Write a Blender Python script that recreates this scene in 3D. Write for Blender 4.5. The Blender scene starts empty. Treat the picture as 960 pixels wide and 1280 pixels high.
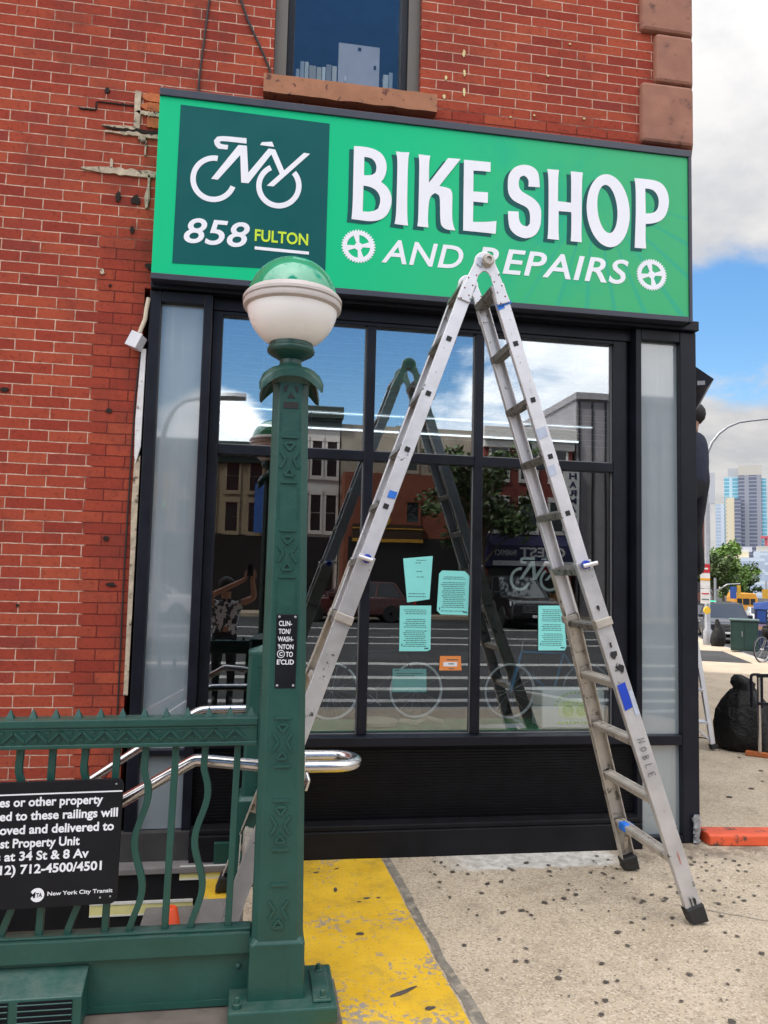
import bpy, math, random, bmesh
from mathutils import Vector, Matrix, noise as mnoise
random.seed(11)
sc = bpy.context.scene
COL = sc.collection
R = math.radians

# ------------------------------------------------------------------ camera
CAM = Vector((0.0, -4.58, 1.6))
yaw, pitch, roll = R(9.2), R(4.65), R(1.38)
fw = Vector((math.sin(yaw)*math.cos(pitch), math.cos(yaw)*math.cos(pitch), math.sin(pitch)))
r0 = Vector((math.cos(yaw), -math.sin(yaw), 0)); u0 = r0.cross(fw)
rt = r0*math.cos(roll) + u0*math.sin(roll); up = -r0*math.sin(roll) + u0*math.cos(roll)
cam = bpy.data.cameras.new('camera'); co = bpy.data.objects.new('camera', cam); COL.objects.link(co)
M4 = Matrix((rt, up, -fw)).transposed().to_4x4(); M4.translation = CAM
co.matrix_world = M4
cam.sensor_fit = 'HORIZONTAL'; cam.sensor_width = 36.0; cam.lens = 975/960*36
cam.clip_start = 0.05; cam.clip_end = 4000
sc.camera = co

# ------------------------------------------------------------------ exposure
sc.view_settings.view_transform = 'Standard'; sc.view_settings.look = 'None'
sc.view_settings.gamma = 1.0; sc.view_settings.use_curve_mapping = False
sc.view_settings.exposure = 1.0
try:
    sc.cycles.use_denoising = True
    sc.cycles.max_bounces = 8; sc.cycles.diffuse_bounces = 3; sc.cycles.glossy_bounces = 4
    sc.cycles.transparent_max_bounces = 12; sc.cycles.caustics_reflective = False; sc.cycles.caustics_refractive = False
    sc.cycles.sample_clamp_indirect = 4.0
except Exception:
    pass

# ------------------------------------------------------------------ sky with clouds, sun
SUN_EL, SUN_HEAD = R(50), R(-57)       # compass heading measured from +Y towards +X
w = bpy.data.worlds.new('World'); sc.world = w; w.use_nodes = True
nt = w.node_tree; nt.nodes.clear()
def N(t, **k):
    n = nt.nodes.new(t)
    for a, b in k.items():
        if a == 'inp':
            for i, v in b.items(): n.inputs[i].default_value = v
        else: setattr(n, a, b)
    return n
def Lk(a, b): nt.links.new(a, b)
def math_node(op, a, b=None, c=None):
    n = N('ShaderNodeMath', operation=op)
    for i, v in enumerate((a, b, c)):
        if v is None: continue
        if isinstance(v, (int, float)): n.inputs[i].default_value = v
        else: Lk(v, n.inputs[i])
    return n.outputs[0]
wo = N('ShaderNodeOutputWorld'); bg = N('ShaderNodeBackground', inp={'Strength': 0.13}); Lk(bg.outputs[0], wo.inputs[0])
sky = N('ShaderNodeTexSky', sky_type='NISHITA', sun_disc=False, sun_elevation=SUN_EL, sun_rotation=SUN_HEAD,
        altitude=30, air_density=1.15, dust_density=0.6, ozone_density=1.6)
tc = N('ShaderNodeTexCoord')
sep = N('ShaderNodeSeparateXYZ'); Lk(tc.outputs['Generated'], sep.inputs[0])
zc = math_node('ADD', math_node('MAXIMUM', sep.outputs[2], 0.0), 0.22)
cx = math_node('DIVIDE', sep.outputs[0], zc); cy = math_node('DIVIDE', sep.outputs[1], zc)
cmb = N('ShaderNodeCombineXYZ'); Lk(cx, cmb.inputs[0]); Lk(cy, cmb.inputs[1]); cmb.inputs[2].default_value = 3.7
nz = N('ShaderNodeTexNoise', inp={'Scale': 1.35, 'Detail': 9.0, 'Roughness': 0.61, 'Distortion': 0.3}); Lk(cmb.outputs[0], nz.inputs['Vector'])
cov = math_node('ADD', nz.outputs['Fac'], 0.13)
def dirv(head, el): return (math.sin(R(head))*math.cos(R(el)), math.cos(R(head))*math.cos(R(el)), math.sin(R(el)))
def lobe(head, el, width, amount):
    global cov
    vm = N('ShaderNodeVectorMath', operation='DOT_PRODUCT'); Lk(tc.outputs['Generated'], vm.inputs[0]); vm.inputs[1].default_value = dirv(head, el)
    k = 1.0/(1-math.cos(R(width)))
    e = math_node('EXPONENT', math_node('MULTIPLY', math_node('SUBTRACT', vm.outputs['Value'], 1.0), k))
    cov = math_node('MULTIPLY_ADD', e, amount, cov)
lobe(33.5, 16.5, 4.4, -0.38); lobe(33, 4, 5.5, 0.40)
lobe(177, 19, 10, -0.62); lobe(181, 36, 9, -0.5); lobe(182.5, 10.5, 3.2, 0.40); lobe(163, 20, 4, 0.2); lobe(152, 17, 6, 0.2) 
lobe(191, 20, 7, -0.35)
rp = N('ShaderNodeValToRGB'); Lk(cov, rp.inputs[0])
rp.color_ramp.interpolation = 'EASE'
rp.color_ramp.elements[0].position = 0.45; rp.color_ramp.elements[0].color = (0, 0, 0, 1)
rp.color_ramp.elements[1].position = 0.62; rp.color_ramp.elements[1].color = (1, 1, 1, 1)
# cloud colour: bright edges, slightly grey cores
rc = N('ShaderNodeValToRGB'); 
nz2 = N('ShaderNodeTexNoise', inp={'Scale': 2.9, 'Detail': 8.0, 'Roughness': 0.62}); Lk(cmb.outputs[0], nz2.inputs['Vector'])
Lk(nz2.outputs['Fac'], rc.inputs[0])
rc.color_ramp.elements[0].position = 0.38; rc.color_ramp.elements[0].color = (4.5, 4.55, 4.7, 1)
rc.color_ramp.elements[1].position = 0.58; rc.color_ramp.elements[1].color = (5.8, 5.7, 5.65, 1)
sat = N('ShaderNodeHueSaturation', inp={'Saturation': 1.3, 'Value': 0.76}); Lk(sky.outputs[0], sat.inputs['Color'])
mx = N('ShaderNodeMix', data_type='RGBA'); Lk(rp.outputs[0], mx.inputs[0]); Lk(sat.outputs[0], mx.inputs[6])
# added glow: clouds above and behind the camera are brightened to light the facade
glow = N('ShaderNodeVectorMath', operation='DOT_PRODUCT'); Lk(tc.outputs['Generated'], glow.inputs[0]); glow.inputs[1].default_value = dirv(196, 58)
gk = math_node('MULTIPLY_ADD', math_node('EXPONENT', math_node('MULTIPLY', math_node('SUBTRACT', glow.outputs['Value'], 1.0), 2.2)), 2.65, 0.36)
gm = N('ShaderNodeVectorMath', operation='SCALE'); Lk(rc.outputs[0], gm.inputs[0]); Lk(gk, gm.inputs['Scale'])
Lk(gm.outputs[0], mx.inputs[7]); Lk(mx.outputs[2], bg.inputs[0])

sl = bpy.data.lights.new('sun', 'SUN'); sl.energy = 2.0; sl.angle = R(8); sl.color = (1.0, 0.93, 0.84)
so = bpy.data.objects.new('sun', sl); COL.objects.link(so)
sd = Vector((math.sin(SUN_HEAD)*math.cos(SUN_EL), math.cos(SUN_HEAD)*math.cos(SUN_EL), math.sin(SUN_EL)))
so.rotation_euler = sd.to_track_quat('Z', 'Y').to_euler(); so.location = (0, 0, 30)

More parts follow.
